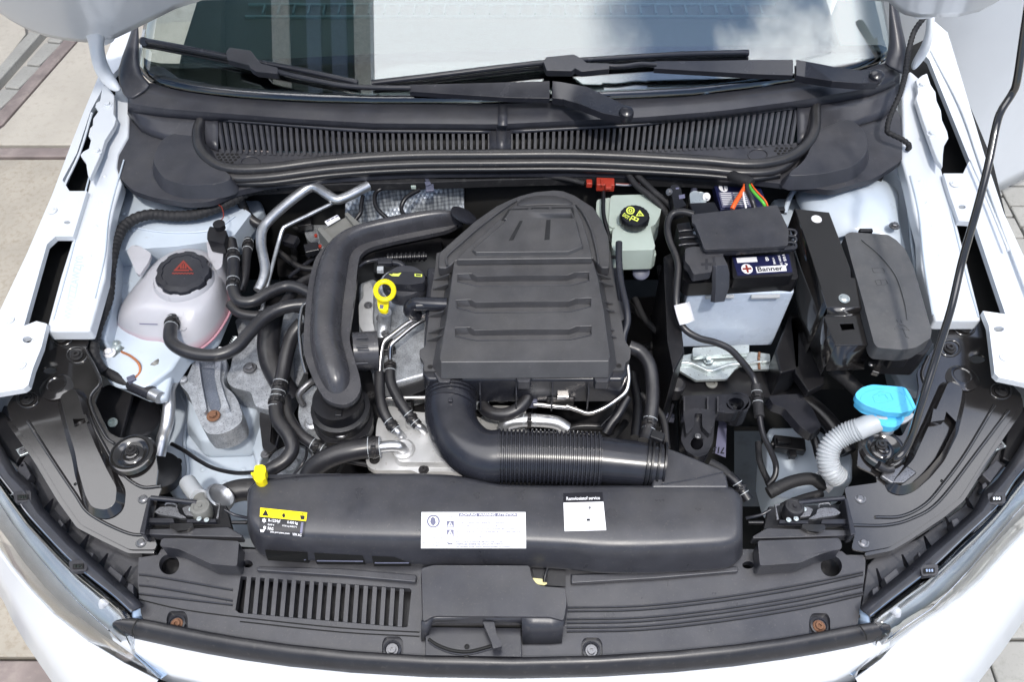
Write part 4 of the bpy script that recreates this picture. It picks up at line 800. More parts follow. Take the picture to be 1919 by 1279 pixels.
# connector with coupling above the oil cap
k_ = thing('fuel_coupling', 'black ribbed quick coupling with a pipe behind the oil cap', 'coupling', 760, 482, .86)
tube('coupling_body', [(725, 484, .865), (770, 482, .865), (800, 481, .865)], 0, 7.5, M_PLD, k_, corr=9, amp=1.6, n=16)
tube('feed_pipe', [(672, 500, .86), (690, 490, .86), (725, 485, .865)], 0, 3.5, M_STEEL if False else M_PL2, k_, n=8)
box('plug', (722, 492, .872), (.028, .014, .012), M_PL2, k_, bevel=.002); box('plug_clip', (713, 506, .872), (.012, .010, .010), M_WPL, k_, bevel=.001)
tube('plug_lead', [(735, 492, .87), (750, 495, .87), (760, 505, .865)], 0, 6, M_PL2, k_, n=10)
random.seed(23)
for k in range(46):
    x = random.uniform(490, 1270); y = random.uniform(400, 880); z = random.uniform(.62, .74)
    if (660 < x < 840 and 500 < y < 740) or (690 < x < 1000 and y > 740): continue
    r_ = random.random()
    if r_ < .45: box('plug_housing', (x, y, z), (random.uniform(.012, .03), random.uniform(.01, .022), .014), random.choice([M_PLD, M_PL2, M_DISC]), eng, rot=(random.uniform(-20, 20), 0, random.uniform(-40, 40)), bevel=.002)
    elif r_ < .75: bolt('bolt', (x, y, z), random.uniform(5, 9), random.choice([M_BOLT, M_BOLTB]), eng, 'hex')
    else: tube('vacuum_line', [(x, y, z), (x+random.uniform(-40, 40), y+30, z+.02), (x+random.uniform(-60, 60), y+70, z)], 0, 3, M_PL2, eng, n=8)

# small fittings that the big covers carry
for x, y in ((806, 688), (1160, 686), (983, 690), (1150, 482)): bolt('cover_screw', (x, y, .8955), 5, M_BOLTB, ab, 'torx')
plate('moulded_mark', [(1046, 396), (1060, 396), (1061, 403), (1047, 403)], .9455, .0005, M_PL, ab, bevel=0)
for k in range(5): plate('rib', [(830+k*68, 704), (833+k*68, 704), (833+k*68, 740), (830+k*68, 740)], .880, .05, M_PL2, ab, bevel=.001)
for k in range(3): tube('flange_bead', [(800, 700+k*9, .862-k*.01), (1165, 699+k*9, .862-k*.01)], 0, 1.2, M_PL2, ab, n=6, seg=1)
for (pts, r_, mm) in [([(520, 470), (560, 500), (600, 505)], 6, M_RUB), ([(530, 410), (560, 430), (600, 440)], 5, M_TAPE), ([(540, 520), (580, 490), (610, 470)], 4, M_PL2), ([(1190, 560), (1210, 600), (1250, 640)], 6, M_TAPE), ([(1200, 740), (1240, 780), (1250, 840)], 7, M_RUB), ([(1185, 700), (1195, 760), (1190, 820)], 9, M_RUB), ([(1235, 500), (1245, 560), (1240, 640)], 6, M_TAPE), ([(610, 850), (640, 862), (690, 872)], 5, M_RUB), ([(860, 745), (880, 800), (900, 830)], 5, M_TAPE), ([(1040, 820), (1080, 800), (1140, 800)], 6, M_RUB)]:
    tube('loom', [(x, y, .73) for x, y in pts], 0, r_, mm, eng, n=10)
for x, y in ((545, 452), (585, 468), (572, 420), (600, 400)): box('plug_housing', (x, y, .76), (.03, .022, .02), random.choice([M_PLD, M_GREYC, M_PL2]), eng, rot=(10, 0, random.uniform(-30, 30)), bevel=.002)
for x, y in ((592, 442), (600, 462)): box('red_latch', (x, y, .79), (.006, .006, .006), M_REDC, eng, bevel=.001)
plate('casting_plate', rnd([(560, 400), (620, 388), (640, 430), (610, 470), (575, 450)], 8), .74, .02, M_ALU, eng, bevel=.004)
# --- coolant expansion tank ---
tk = thing('coolant_tank', 'milky coolant expansion tank with pink fluid and a large black cap', 'coolant tank', 325, 600, .74)
def tank_mat():
    m = mat('milky_tank_plastic', (.38, .38, .41), .30, sss=.2, var=.03, coat=.15); t = m.node_tree; b = t.nodes['Principled BSDF']
    g = t.nodes.new('ShaderNodeNewGeometry'); s = t.nodes.new('ShaderNodeSeparateXYZ'); r = t.nodes.new('ShaderNodeMapRange'); x = t.nodes.new('ShaderNodeMix'); x.data_type = 'RGBA'
    r.inputs['From Min'].default_value = .824; r.inputs['From Max'].default_value = .800
    old = b.inputs['Base Color'].links[0].from_socket
    t.links.new(g.outputs['Position'], s.inputs[0]); t.links.new(s.outputs['Z'], r.inputs['Value']); t.links.new(r.outputs[0], x.inputs['Factor']); t.links.new(old, x.inputs['A']); x.inputs['B'].default_value = (.46, .20, .25, 1); t.links.new(x.outputs['Result'], b.inputs['Base Color'])
    return m
M_TANK = tank_mat()
A0 = [(216, 605), (220, 580), (245, 555), (275, 520), (320, 500), (370, 495), (410, 508), (429, 545), (430, 575), (420, 600), (398, 632), (372, 653), (345, 664), (318, 660), (306, 645), (276, 648), (250, 635), (226, 622)]
A1 = [(219, 592), (226, 566), (252, 530), (284, 492), (322, 468), (362, 462), (405, 474), (421, 515), (420, 556), (406, 588), (384, 612), (360, 626), (336, 630), (314, 622), (302, 610), (272, 612), (246, 606), (226, 602)]
A2 = [(250, 570), (262, 545), (276, 515), (296, 486), (326, 466), (362, 462), (394, 474), (408, 508), (407, 538), (396, 560), (376, 578), (358, 586), (340, 588), (322, 588), (306, 584), (288, 582), (272, 580), (258, 578)]
A3 = [(x+(345-x)*.35, y+(520-y)*.35) for x, y in A2]
def ring_(A, z, s=1, c=(325, 580)): return [V((c[0]+(x-c[0])*s, c[1]+(y-c[1])*s, z)) for x, y in A]
body = grid('tank_body', [ring_(A0, .745, .80), ring_(A0, .755, .92), ring_(A0, .788, .985), ring_(A0, .796, 1.0), ring_(A0, .800, 1.03), ring_(A0, .806, 1.03), ring_(A0, .81, 1.0), ring_(A1, .838), ring_(A2, .864), ring_(A3, .872)], M_TANK, tk, closed=True, caps=True, sub=2)
sm = ring_(A0, .803, 1.035); tube('seam_flange', sm+[sm[0]], 0, 2.6, M_TANK, tk, n=8, seg=4)
ttk = bvh(body)
for y in (606, 640): decal('level_mark', ttk, [(262, y), (296, y+1), (296, y+3), (262, y+2)], M_RED if y > 620 else M_LGRY, tk, .0012, 2)
plate('neck_boss', rnd([(300, 560), (310, 548), (352, 550), (356, 600), (350, 618), (318, 620), (308, 600)], 8), .846, .04, M_TANK, tk, bevel=.008, seg=3)
plate('sensor_boss', rnd([(386, 452), (420, 456), (416, 500), (404, 508), (390, 480)], 6), .872, .06, M_TANK, tk, bevel=.004)
plate('fixing_ear', rnd([(237, 470), (248, 459), (262, 461), (284, 475), (278, 492), (262, 515), (255, 512), (246, 490)], 5), .868, .008, M_TANK, tk, bevel=.003)
cap = lathe('cap', V((345, 515, .880)), [(50, -6), (51, -2), (51, 5), (48, 10), (38, 12), (37, 10), (.1, 10)], M_PL2, tk, px=True, n=72, lobes=9, lamp=.05, axis=(.04, -.10, 1))
tcap = bvh(cap); q = [(326, 488), (362, 488), (362, 520), (324, 520)]
poly('heat_symbol', tcap, q, [(.5, 0), (1, .62), (.88, .62), (.5, .16), (.18, .55), (.8, .55), (.8, .64), (.0, .64)], M_RED, cap, .0006)
for x in (.38, .5, .62): poly('heat_symbol', tcap, q, [(x-.03, .22), (x+.03, .22), (x+.05, .5), (x-.05, .5)], M_RED, cap, .0007)
text('~~~~~~~', tcap, q, (-.05, .72, 1.02, .84), M_RED, cap, .0006)
lathe('tank_neck', V((345, 528, .865)), [(56, 0), (54, 8), (50, 14)], M_TANK, tk, px=True, n=32)
sn = thing('level_sensor_plug', 'black level sensor plug on the back corner of the coolant tank', 'sensor plug', 405, 440, .87)
plate('plug_body', rnd([(388, 437), (393, 424), (425, 432), (420, 457), (388, 450)], 3), .905, .03, M_PLD, sn, bevel=.002)
lathe('plug_neck', (413, 428, .905), [(10, 0), (10, 8), (11, 9), (11, 12), (.1, 12)], M_PLD, sn, px=True)
tube('sensor_wire', [(413, 415, .91), (419, 405, .91), (416, 390, .91), (410, 384, .905)], 0, 1, M_RED, sn, n=6)
# --- hoses on the left ---
h = hose([(325, 598, .852), (319, 622, .862), (322, 642, .866), (345, 658, .868), (380, 666, .868), (412, 665, .868), (442, 652, .868), (466, 626, .868), (492, 598, .868), (520, 581, .868), (550, 573, .868), (582, 571, .865)], 0, 12.5, 'black coolant hose from the front of the tank curving across to the charge pipe', clamps=(.035,), n=18, seg=8)
h = hose([(432, 452, .875), (437, 480, .875), (438, 515, .870), (437, 542, .868), (448, 564, .868), (475, 565, .868), (505, 548, .868), (535, 537, .866), (560, 540, .866), (592, 556, .862)], 0, 11, 'black hose from the rear of the tank looping over towards the charge pipe', clamps=(.12, .3), n=18, seg=8)
hose([(432, 570, .84), (452, 588, .84), (490, 592, .84), (525, 578, .84), (560, 535, .83), (600, 515, .82)], 0, 10, 'black hose passing below the two tank hoses', n=16)
hose([(466, 450, .85), (462, 480, .85), (458, 520, .84), (450, 545, .83)], 0, 9, 'short black hose standing right of the tank', n=14, clamps=(.15,))
hose([(455, 385, .85), (462, 402, .85), (480, 418, .84), (500, 425, .83)], 0, 9, 'short black hose end in the back left corner of the bay', n=14)
hose([(512, 582, .80), (506, 615, .79), (503, 650, .78), (510, 685, .77), (528, 720, .76), (545, 745, .74)], 0, 21, 'fat black hose dropping beside the engine mount', n=20)
hose([(566, 605, .82), (548, 630, .81), (537, 665, .80), (530, 700, .79), (523, 730, .785), (517, 762, .78), (522, 790, .78), (540, 815, .78), (548, 840, .775), (536, 862, .77), (512, 878, .765), (495, 888, .76)], 0, 13.5, 'black hose snaking down the left side of the engine to the yellow clip', clamps=(.36, .44), n=18)
hose([(533, 745, .765), (540, 780, .765), (556, 808, .765), (580, 828, .765), (604, 842, .76)], 0, 11, 'black hose branching right towards the throttle body', clamps=(.92,), n=16)
hose([(568, 760, .75), (560, 740, .77), (575, 722, .78), (590, 712, .78)], 0, 6, 'thin metal pipe hooking behind the charge pipe', 'metal_pipe', M_BOLT, 'pipe', n=10)
hose([(622, 945, .70), (560, 930, .72), (480, 918, .73), (430, 925, .73), (408, 948, .72)], 0, 21, 'fat black radiator hose behind the left end of the shroud', 'radiator_hose', n=22)
# aluminium air conditioning pipes
hose([(690, 348, .90), (664, 362, .90), (645, 371, .90), (630, 374, .90), (612, 364, .90), (598, 354, .90), (584, 350, .90), (566, 360, .895), (534, 385, .89), (507, 410, .885), (492, 430, .88), (489, 455, .875), (493, 480, .87), (497, 505, .865), (493, 525, .86), (484, 545, .855)], 0, 9.5, 'wide aluminium air conditioning pipe bending at the back left of the bay', 'aluminium_pipe', M_PIPE, 'pipe', n=18, seg=8)
hose([(700, 352, .885), (660, 366, .885), (622, 382, .885), (577, 404, .885), (540, 422, .885), (530, 430, .882), (522, 455, .87), (510, 500, .86), (500, 540, .85), (491, 582, .84)], 0, 3.8, 'thin aluminium pipe running inside the wide one', 'aluminium_pipe', M_PIPE, 'pipe', n=12, seg=8)
hose([(352, 662, .76), (340, 685, .765), (326, 710, .77), (317, 732, .77), (317, 760, .765), (313, 795, .75), (306, 820, .735), (298, 855, .72)], 0, 11.5, 'aluminium pipe descending below the coolant tank', 'aluminium_pipe', M_PIPE, 'pipe', n=18, seg=8)
v = thing('service_valve', 'silver service port with a grey cap left of the engine mount', 'valve', 300, 690, .78)
tube('valve_stem', [(318, 716, .78), (306, 702, .79), (296, 690, .80)], 0, 8, M_PIPE, v, n=14); tube('valve_cap', [(305, 698, .795), (296, 688, .805), (289, 680, .81)], 0, 11.5, M_GREYC, v, n=10, seg=1); tube('valve_post', [(302, 688, .80), (306, 674, .80), (300, 666, .80)], 0, 8, M_PAINTI, v, n=14)
g = thing('pressure_sensor', 'black pressure sensor with a cable between the left bracket and the pipe', 'sensor', 265, 735, .78)
tube('sensor_body', [(246, 720, .80), (262, 727, .80), (284, 738, .80)], 0, 14, M_PL2, g, n=18, seg=3)
tube('sensor_fitting', [(284, 738, .80), (292, 742, .80), (300, 746, .80)], 0, 12, M_PIPE, g, n=14, seg=1); box('sensor_latch', (247, 712, .815), (.014, .012, .01), M_DISC, g, rot=(0, 0, 30), bevel=.001)
tube('sensor_cable', [(196, 696, .81), (215, 706, .81), (245, 722, .80)], 0, 9.5, M_TAPE, g, n=12)
# earth point
e = thing('earth_point', 'silver earth terminal with copper wires on the inner wing', 'earth terminal', 212, 655, .80)
box('terminal_plate', (210, 655, .812), (.045, .03, .006), M_ZINC, e, rot=(0, 0, -30), bevel=.002); bolt('nut', (205, 662, .816), 12, M_WHT, e, 'hex'); lathe('terminal_ring', (217, 648, .815), [(10, 0), (10, 4), (6, 5), (5, 1), (.1, 1)], M_ZINC, e, px=True)
tube('earth_wire', [(228, 660, .815), (245, 668, .82), (260, 682, .82), (262, 698, .815), (252, 710, .815)], 0, 2.4, M_COP, e, n=8)
tube('earth_wire', [(190, 572, .85), (194, 590, .85), (188, 612, .84)], 0, 4, M_ORA, e, n=8); tube('earth_lead', [(188, 612, .84), (188, 628, .83), (200, 648, .82)], 0, 4, M_PLD, e, n=8)
# harness along the left wing
hr = hose([(520, 348, .905), (490, 352, .90), (461, 360, .90), (432, 378, .895), (400, 392, .89), (363, 403, .885), (322, 405, .885), (285, 402, .885), (255, 409, .885), (232, 426, .885), (218, 452, .885), (211, 480, .885), (206, 509, .88), (205, 533, .88), (202, 560, .875), (192, 588, .87), (182, 615, .865), (176, 645, .85), (178, 672, .84), (192, 696, .82)], 0, 10, 'cloth taped wiring harness snaking along the left inner wing', 'wiring_harness', M_TAPE, 'wiring harness', n=14, seg=6, corr=60, amp=.45)
tube('harness_band', [(205.5, 519, .88), (205.3, 524, .88)], 0, 11, M_PL2, hr, n=14, seg=1)
hose([(440, 352, .905), (450, 370, .88), (455, 388, .86)], 0, 8, 'short taped cable dropping from the cowl corner', 'wiring_harness', M_TAPE, 'cable', n=12)
# engine mount
mt_ = thing('engine_mount', 'grey cast metal engine mount with a rusty bolt and white label', 'engine mount', 400, 740, .70)
plate('mount_arm', rnd([(350, 708), (358, 690), (366, 668), (424, 670), (424, 690), (418, 712), (421, 724), (437, 738), (446, 752), (455, 780), (452, 792), (435, 806), (414, 814), (390, 814), (378, 800), (364, 768), (353, 738), (338, 722), (334, 712), (340, 706)], 5), .765, .05, M_ALU, mt_, bevel=.006, seg=3)
plate('arm_web', rnd([(366, 676), (372, 674), (378, 720), (388, 770), (380, 775), (370, 745)], 3), .778, .02, M_ALU, mt_, bevel=.003)
plate('arm_web', rnd([(404, 674), (414, 674), (412, 712), (422, 745), (430, 765), (420, 770), (408, 735), (402, 705)], 3), .778, .02, M_ALU, mt_, bevel=.003)
M_ALD = mat('dark_sheet_inlay', (.13, .15, .19), .45, metal=.5, spots=((.26, .27, .30), 420, .5, .7), bump=.4)
plate('arm_hollow', rnd([(376, 690), (402, 690), (406, 730), (414, 762), (410, 772), (394, 770), (384, 740)], 6), .7665, .006, M_ALD, mt_, bevel=.001)
bolt('bolt', (400, 780, .768), 13, M_RUST, mt_, 'hex', label='rusty brown bolt'); bolt('mount_eye', (343, 712, .768), 8, M_ALU, mt_, 'dome')
plate('mount_label', [(377, 679), (402, 673), (410, 650), (416, 651), (412, 684), (376, 684)][:4], .782, .001, M_WHT, mt_, bevel=0)
plate('mount_bracket', rnd([(424, 705), (432, 690), (436, 668), (452, 655), (480, 630), (515, 600), (545, 600), (545, 700), (520, 745), (505, 770), (478, 762), (470, 735), (440, 728), (428, 720)], 6), .752, .06, M_ALU, mt_, bevel=.006, seg=3)
bolt('bolt', (468, 690, .756), 13, M_BOLT, mt_, 'hex', label='large grey bolt')
plate('timing_cover', rnd([(440, 600), (500, 575), (570, 590), (570, 700), (540, 760), (500, 700), (450, 640)], 6), .72, .04, M_ALU, mt_, bevel=.006)
ch = hose([(425, 665, .77), (435, 650, .78), (445, 632, .79)], 0, 7, 'braided metal strap behind the engine mount', 'earth_strap', M_ZINC, 'strap', corr=9, amp=1.3, n=12)
ms = thing('stay_bracket', 'small black stay bracket with a bolt below the grey mount', 'bracket', 495, 780, .68)
plate('stay', rnd([(488, 755), (505, 748), (512, 760), (506, 830), (520, 838), (505, 850), (492, 842), (486, 790)], 6), .735, .008, M_PLD, ms, bevel=.002); bolt('bolt', (498, 762, .738), 9, M_BOLT, ms, 'hex'); bolt('bolt', (497, 852, .72), 9, M_BOLT, ms, 'hex')
yc = thing('yellow_clip', 'bright yellow cable clip at the left corner of the radiator shroud', 'clip', 485, 887, .84)
plate('clip_body', rnd([(476, 880), (478, 873), (490, 871), (497, 874), (498, 884), (496, 890), (498, 897), (492, 904), (484, 905), (476, 900), (476, 892), (470, 890), (470, 886), (476, 886)], 2), .868, .016, M_YEL, yc, bevel=.002); plate('clip_tongue', rnd([(480, 890), (495, 890), (494, 901), (483, 902)], 3), .872, .004, M_YEL, yc, bevel=.001)
hose([(322, 833, .68), (345, 845, .70), (370, 862, .72), (400, 878, .76), (440, 887, .80), (478, 886, .85)], 0, 4, 'thin black cable slung from the left wing to the yellow clip', 'bonnet_cable', M_PLD, 'cable', n=8)
# round black lamp cover
lc = thing('lamp_cover', 'round black headlamp cover with a pale round plug', 'lamp cover', 240, 790, .70)
lathe('cover_shell', (238, 792, .72), [(66, -20), (64, 0), (60, 18), (56, 20), (55, 12), (30, 18), (.1, 22)], M_PLD, lc, px=True, n=40, axis=(.25, .15, 1))
plate('cover_bracket', [(170, 735), (205, 720), (250, 735), (225, 830), (195, 820), (170, 770)], .765, .01, M_PLD, lc, bevel=.003)
lathe('round_plug', (212, 793, .77), [(9, 0), (9, 3), (5, 4), (4, 2), (.1, 2)], M_BRK, lc, px=True, axis=(0, -.3, 1)); lathe('lower_drum', (300, 880, .68), [(38, -30), (38, 0), (30, 4), (.1, 4)], M_PLD, lc, px=True, axis=(.3, 0, 1))
# faint print on the rubber hoses
for nm, qs in (('coolant_hose', [(352, 652), (404, 662), (404, 669), (352, 659)]), ('coolant_hose.001', [(433, 505), (438, 505), (438, 530), (433, 530)])):
    tt_ = bvh(bpy.data.objects[nm])
    for k in range(9): decal('hose_print', tt_, qs, M_WPL, bpy.data.objects[nm], .0008, 1, (.02+k*.11, .1+.3*(k % 2), .02+k*.11+.06, .5+.3*(k % 2)))
# ================= right side =================
# brake fluid reservoir
br = thing('brake_fluid_reservoir', 'pale green brake fluid reservoir with a black yellow-marked cap', 'fluid reservoir', 1190, 430, .85)
plate('rear_chamber', rnd([(1144, 366), (1222, 364), (1240, 380), (1238, 402), (1226, 424), (1180, 432), (1140, 425)], 8), .90, .06, M_BRK, br, bevel=.007, seg=3, flare=.002)
plate('side_chamber', rnd([(1118, 374), (1146, 370), (1150, 430), (1138, 436), (1128, 420), (1117, 398)], 6), .895, .05, M_BRK, br, bevel=.006, seg=3)
plate('front_chamber', rnd([(1148, 430), (1165, 420), (1170, 400), (1215, 400), (1220, 430), (1228, 462), (1225, 468), (1150, 470), (1146, 460)], 7), .905, .05, M_BRK, br, bevel=.006, seg=3, flare=.003)
plate('chamber_skirt', rnd([(1148, 470), (1228, 468), (1230, 478), (1226, 481), (1152, 481), (1147, 476)], 3), .88, .03, M_BRK, br, bevel=.003)
bc = lathe('cap', (1188, 414, .915), [(27, -2), (28, 0), (28, 13), (26, 16), (.1, 16)], M_PLD, br, px=True, n=60, lobes=20, lamp=.03)
tcb = bvh(bc); q = [(1165, 388), (1212, 388), (1212, 416), (1165, 416)]
def ring_poly(cx, cy, r, r2, k=16): 
    return [(cx+r*math.cos(2*math.pi*i/k), cy+r*1.5*math.sin(2*math.pi*i/k)) for i in range(k+1)]+[(cx+r2*math.cos(2*math.pi*i/k), cy+r2*1.5*math.sin(2*math.pi*i/k)) for i in range(k, -1, -1)]
for r1, r2 in ((.17, .12), (.08, .04)): 
    P_ = ring_poly(.35, .25, r1, r2); 
    vs = [hit(tcb, *bil(q, u, v), .0006) for u, v in P_]; n = 17; obj('brake_symbol', vs, [[i, i+1, 2*n-2-i, 2*n-1-i] for i in range(n-1)], M_LGRN, bc, False)
poly('warning_symbol', tcb, q, [(.72, .22), (.90, .62), (.56, .62)], M_LGRN, bc, .0006); poly('warning_symbol', tcb, q, [(.72, .34), (.82, .57), (.63, .57)], M_PLD, bc, .0008); text('!', tcb, q, (.70, .38, .75, .56), M_LGRN, bc, .001)
poly('book_symbol', tcb, q, [(.42, .58), (.70, .80), (.62, 1.0), (.34, .78)], M_LGRN, bc, .0006); poly('book_symbol', tcb, q, [(.43, .65), (.51, .71), (.47, .81), (.39, .75)], M_PLD, bc, .0008); poly('book_symbol', tcb, q, [(.56, .75), (.64, .81), (.60, .91), (.52, .85)], M_PLD, bc, .0008)
text('DOT 4', tcb, [(1170, 399), (1184, 409), (1180, 415), (1166, 405)], (0, 0, 1, 1), M_LGRN, bc, .0006)
pmp = thing('grey_disc', 'small blue grey round cap below the brake fluid reservoir', 'cap', 1200, 507, .80)
lathe('disc', (1201, 510, .83), [(16, -6), (16, 4), (13, 6), (.1, 6)], M_DISC, pmp, px=True, axis=(0, -.6, 1)); box('bracket_tab', (1195, 494, .83), (.02, .02, .02), M_DISC, pmp, bevel=.003)
hose([(1131, 360, .91), (1131, 400, .91), (1138, 430, .90), (1144, 455, .89)], 0, 4, 'thin black cable left of the brake fluid reservoir', 'black_cable', M_PLD, 'cable', n=8)
rc = thing('red_connector', 'red brown electrical connector under the cowl seal', 'connector', 1125, 343, .90)
box('connector_body', (1134, 346, .905), (.036, .022, .018), M_REDC, rc, rot=(0, 0, -3), bevel=.002); box('connector_plug', (1104, 344, .905), (.012, .014, .012), M_REDC, rc, bevel=.002); box('locking_tab', (1140, 350, .916), (.012, .012, .006), M_REDC, rc, bevel=.001); box('connector_rib', (1128, 342, .916), (.004, .018, .004), M_REDC, rc, bevel=.001)
tube('feed_wire', [(1095, 344, .905), (1060, 335, .905), (1020, 330, .905)], 0, 5, M_TAPE, rc, n=8)
for k, mm in enumerate((M_RED, M_WPL, M_DISC)): tube('thin_wire', [(1154, 344+k*1.5, .905), (1175, 345+k*1.6, .905), (1200, 343+k*2, .90)], 0, .9, mm, rc, n=6)
hose([(1172, 318, .92), (1190, 345, .915), (1215, 365, .91), (1240, 388, .90), (1252, 410, .88)], 0, 6, 'left of two twisted black cables right of the red connector', 'black_cable', M_TAPE, 'cable', n=10)
hose([(1180, 316, .92), (1205, 340, .915), (1228, 362, .91), (1250, 380, .90), (1262, 400, .88)], 0, 6, 'right of two twisted black cables right of the red connector', 'black_cable', M_TAPE, 'cable', n=10)
tube('feed_wire', [(1170, 316, .92), (1178, 328, .918)], 0, 2, M_RED, rc, n=6)
# battery
bt = thing('battery', 'car battery with pale blue case, black top and white maker label', 'battery', 1380, 600, .70)
tl, tr_, brr, bll = W(1288, 552, .862), W(1489, 548, .862), W(1478, 420, .862), W(1300, 424, .862)
zb = .70
vs = [tl, tr_, brr, bll]+[Vector((v.x*.994+.0, v.y, zb)) for v in (tl, tr_, brr, bll)]
obj('case', vs, [[0, 1, 2, 3], [4, 5, 6, 7], [0, 1, 5, 4], [1, 2, 6, 5], [2, 3, 7, 6], [3, 0, 4, 7]], M_BAT, bt, True, .004)
for a, b in ((1322, 1376), (1408, 1462)): plate('case_rib', [(a, 552), (b, 551), (b, 557), (a, 558)], .859, .005, M_WPL, bt, bevel=.001)
plate('top_cover', rnd([(1280, 524), (1284, 440), (1480, 430), (1492, 500), (1496, 520), (1492, 524), (1470, 522), (1376, 528), (1290, 532)], 5), .897, .034, M_PLD, bt, bevel=.003)
lb_ = plate('raised_lid', rnd([(1374, 522), (1370, 470), (1478, 462), (1488, 513), (1480, 517), (1384, 522)], 4), .912, .026, M_PLD, bt, bevel=.002)
TB = bvh(lb_); q = [(1372, 482), (1478, 477), (1485, 511), (1382, 518)]
M_NAVY = mat('navy_label', (.012, .014, .05), .3, var=.05)
decal('battery_label', TB, q, M_NAVY, bt, .0008, 3)
decal('maker_strip', TB, q, M_WHT, bt, .0014, 3, (.36, .60, .90, .92)); text('Banner', TB, q, (.38, .62, .84, .88), M_LBLK, bt, .002)
decal('white_box', TB, q, M_WHT, bt, .0014, 3, (.06, .08, .42, .34))
P_ = [(.20+.10*math.cos(i*math.pi/10), .68+.26*math.sin(i*math.pi/10)) for i in range(20)]; poly('plus_disc', TB, q, P_, M_WHT, bt, .0014); text('+', TB, q, (.12, .48, .28, .88), M_RED, bt, .002)
text('B', TB, q, (.57, .12, .63, .32), M_WHT, bt); text('105 A', TB, [(1470, 478), (1477, 500), (1472, 501), (1465, 479)], (0, 0, 1, 1), M_WHT, bt); text('320A DIN', TB, [(1461, 480), (1468, 502), (1464, 503), (1457, 480)], (0, 0, 1, 1), M_WHT, bt); text('V/SAE', TB, [(1450, 484), (1454, 496), (1450, 497), (1446, 484)], (0, 0, 1, 1), M_WHT, bt)
bolt('vent_plug', (1427, 520, .90), 4, M_WHT, bt, 'dome'); text('VARTA'[:0]+'V A L V E', bvh(bpy.data.objects['top_cover']), [(1293, 534), (1306, 540), (1306, 546), (1290, 538)][:4], (0, 0, 1, 1), M_PLD, bt) if False else None
pc_ = plate('rear_label_plate', [(1336, 340), (1420, 337), (1442, 390), (1350, 392)], .895, .02, M_NAVY, bt, bevel=.002)
TR = bvh(pc_); q = [(1338, 341), (1420, 338), (1438, 388), (1350, 390)]
P_ = [(.17+.10*math.cos(i*math.pi/10), .25+.17*math.sin(i*math.pi/10)) for i in range(20)]; poly('minus_disc', TR, q, P_, M_WHT, bt); poly('minus_bar', TR, q, [(.155, .14), (.185, .14), (.185, .36), (.155, .36)], M_NAVY, bt, .002)
decal('text_panel', TR, q, M_LGRY, bt, .0014, 3, (.04, .42, .66, 1)); [decal('text_line', TR, q, M_WHT, bt, .002, 2, (.07, .46+k*.07, .30, .49+k*.07)) for k in range(7)]; [decal('text_line', TR, q, M_WHT, bt, .002, 2, (.35, .46+k*.07, .62, .49+k*.07)) for k in range(7)]
# fuse and terminal cover on the battery
tv = thing('terminal_cover', 'flat dark grey fuse cover clipped on top of the battery', 'cover', 1380, 450, .90)
plate('lid', rnd([(1296, 402), (1456, 384), (1478, 430), (1477, 460), (1458, 462), (1320, 468), (1310, 440), (1302, 420), (1297, 418)], 4), .955, .006, M_PL, tv, bevel=.003, seg=3)
plate('lid_skirt', rnd([(1299, 412), (1452, 392), (1474, 436), (1472, 464), (1324, 471), (1312, 448)], 4), .949, .010, M_PL2, tv, bevel=.003)
plate('cover_bar', [(1352, 476), (1492, 466), (1494, 460), (1350, 468)], .94, .006, M_PL2, tv, bevel=.001)
plate('clamp_head', rnd([(1284, 466), (1300, 462), (1354, 466), (1357, 476), (1352, 482), (1336, 486), (1334, 510), (1300, 515), (1292, 498), (1284, 490)], 4), .94, .018, M_PL, tv, bevel=.003)
grid('clamp_strap', [[(1336, 484, .938), (1340, 483, .94), (1354, 481, .938)], [(1336, 500, .936), (1342, 499, .939), (1362, 497, .934)], [(1335, 515, .925), (1342, 515, .928), (1366, 513, .922)], [(1336, 540, .90), (1342, 540, .905), (1365, 539, .90)], [(1333, 566, .88), (1340, 567, .885), (1356, 565, .88)]], M_PL, tv, solid=.006, bevel=.001, ang=25)
text('+', bvh(bpy.data.objects['clamp_head']), [(1314, 486), (1334, 486), (1334, 506), (1314, 506)], (0, 0, 1, 1), M_PL2, tv, .0008)
plate('terminal_box', rnd([(1268, 420), (1292, 416), (1305, 455), (1318, 470), (1290, 474), (1276, 455)], 3), .925, .04, M_PLD, tv, bevel=.003)
for k in range(3): tube('hinge_loop', [(1272, 434+k*13, .93), (1285, 432+k*13, .932), (1310, 431+k*13, .932)], 0, 2.5, M_PL2, tv, n=8)
for k in range(3): tube('hinge_loop', [(1472, 430+k*12, .935), (1488, 432+k*12, .937), (1491, 440+k*12, .935), (1480, 446+k*12, .93)], 0, 3, M_PL2, tv, n=8)
plate('rear_tray', [(1290, 380), (1340, 378), (1350, 398), (1300, 404)], .92, .03, M_PLD, tv, bevel=.003); box('square_socket', (1463, 394, .93), (.014, .010, .010), M_PLD, tv, bevel=.001)
bs = thing('battery_sensor', 'black battery sensor with a bolt behind the battery on the left', 'sensor', 1270, 370, .90)
plate('sensor_case', rnd([(1256, 348), (1268, 345), (1276, 352), (1280, 375), (1288, 385), (1264, 392), (1260, 370)], 4), .93, .03, M_PLD, bs, bevel=.003); bolt('bolt', (1254, 360, .93), 7, M_BOLT, bs, 'hex', axis=(-.6, -.5, .6)); plate('print', [(1266, 352), (1272, 351), (1273, 354), (1267, 355)], .9306, .0004, M_LGRY, bs, bevel=0); plate('print', [(1272, 366), (1283, 364), (1284, 371), (1273, 373)], .9306, .0004, M_LGRY, bs, bevel=0)
tc_ = thing('terminal_clamp', 'zinc negative terminal clamp with a bright bolt behind the battery cover', 'terminal clamp', 1310, 370, .89)
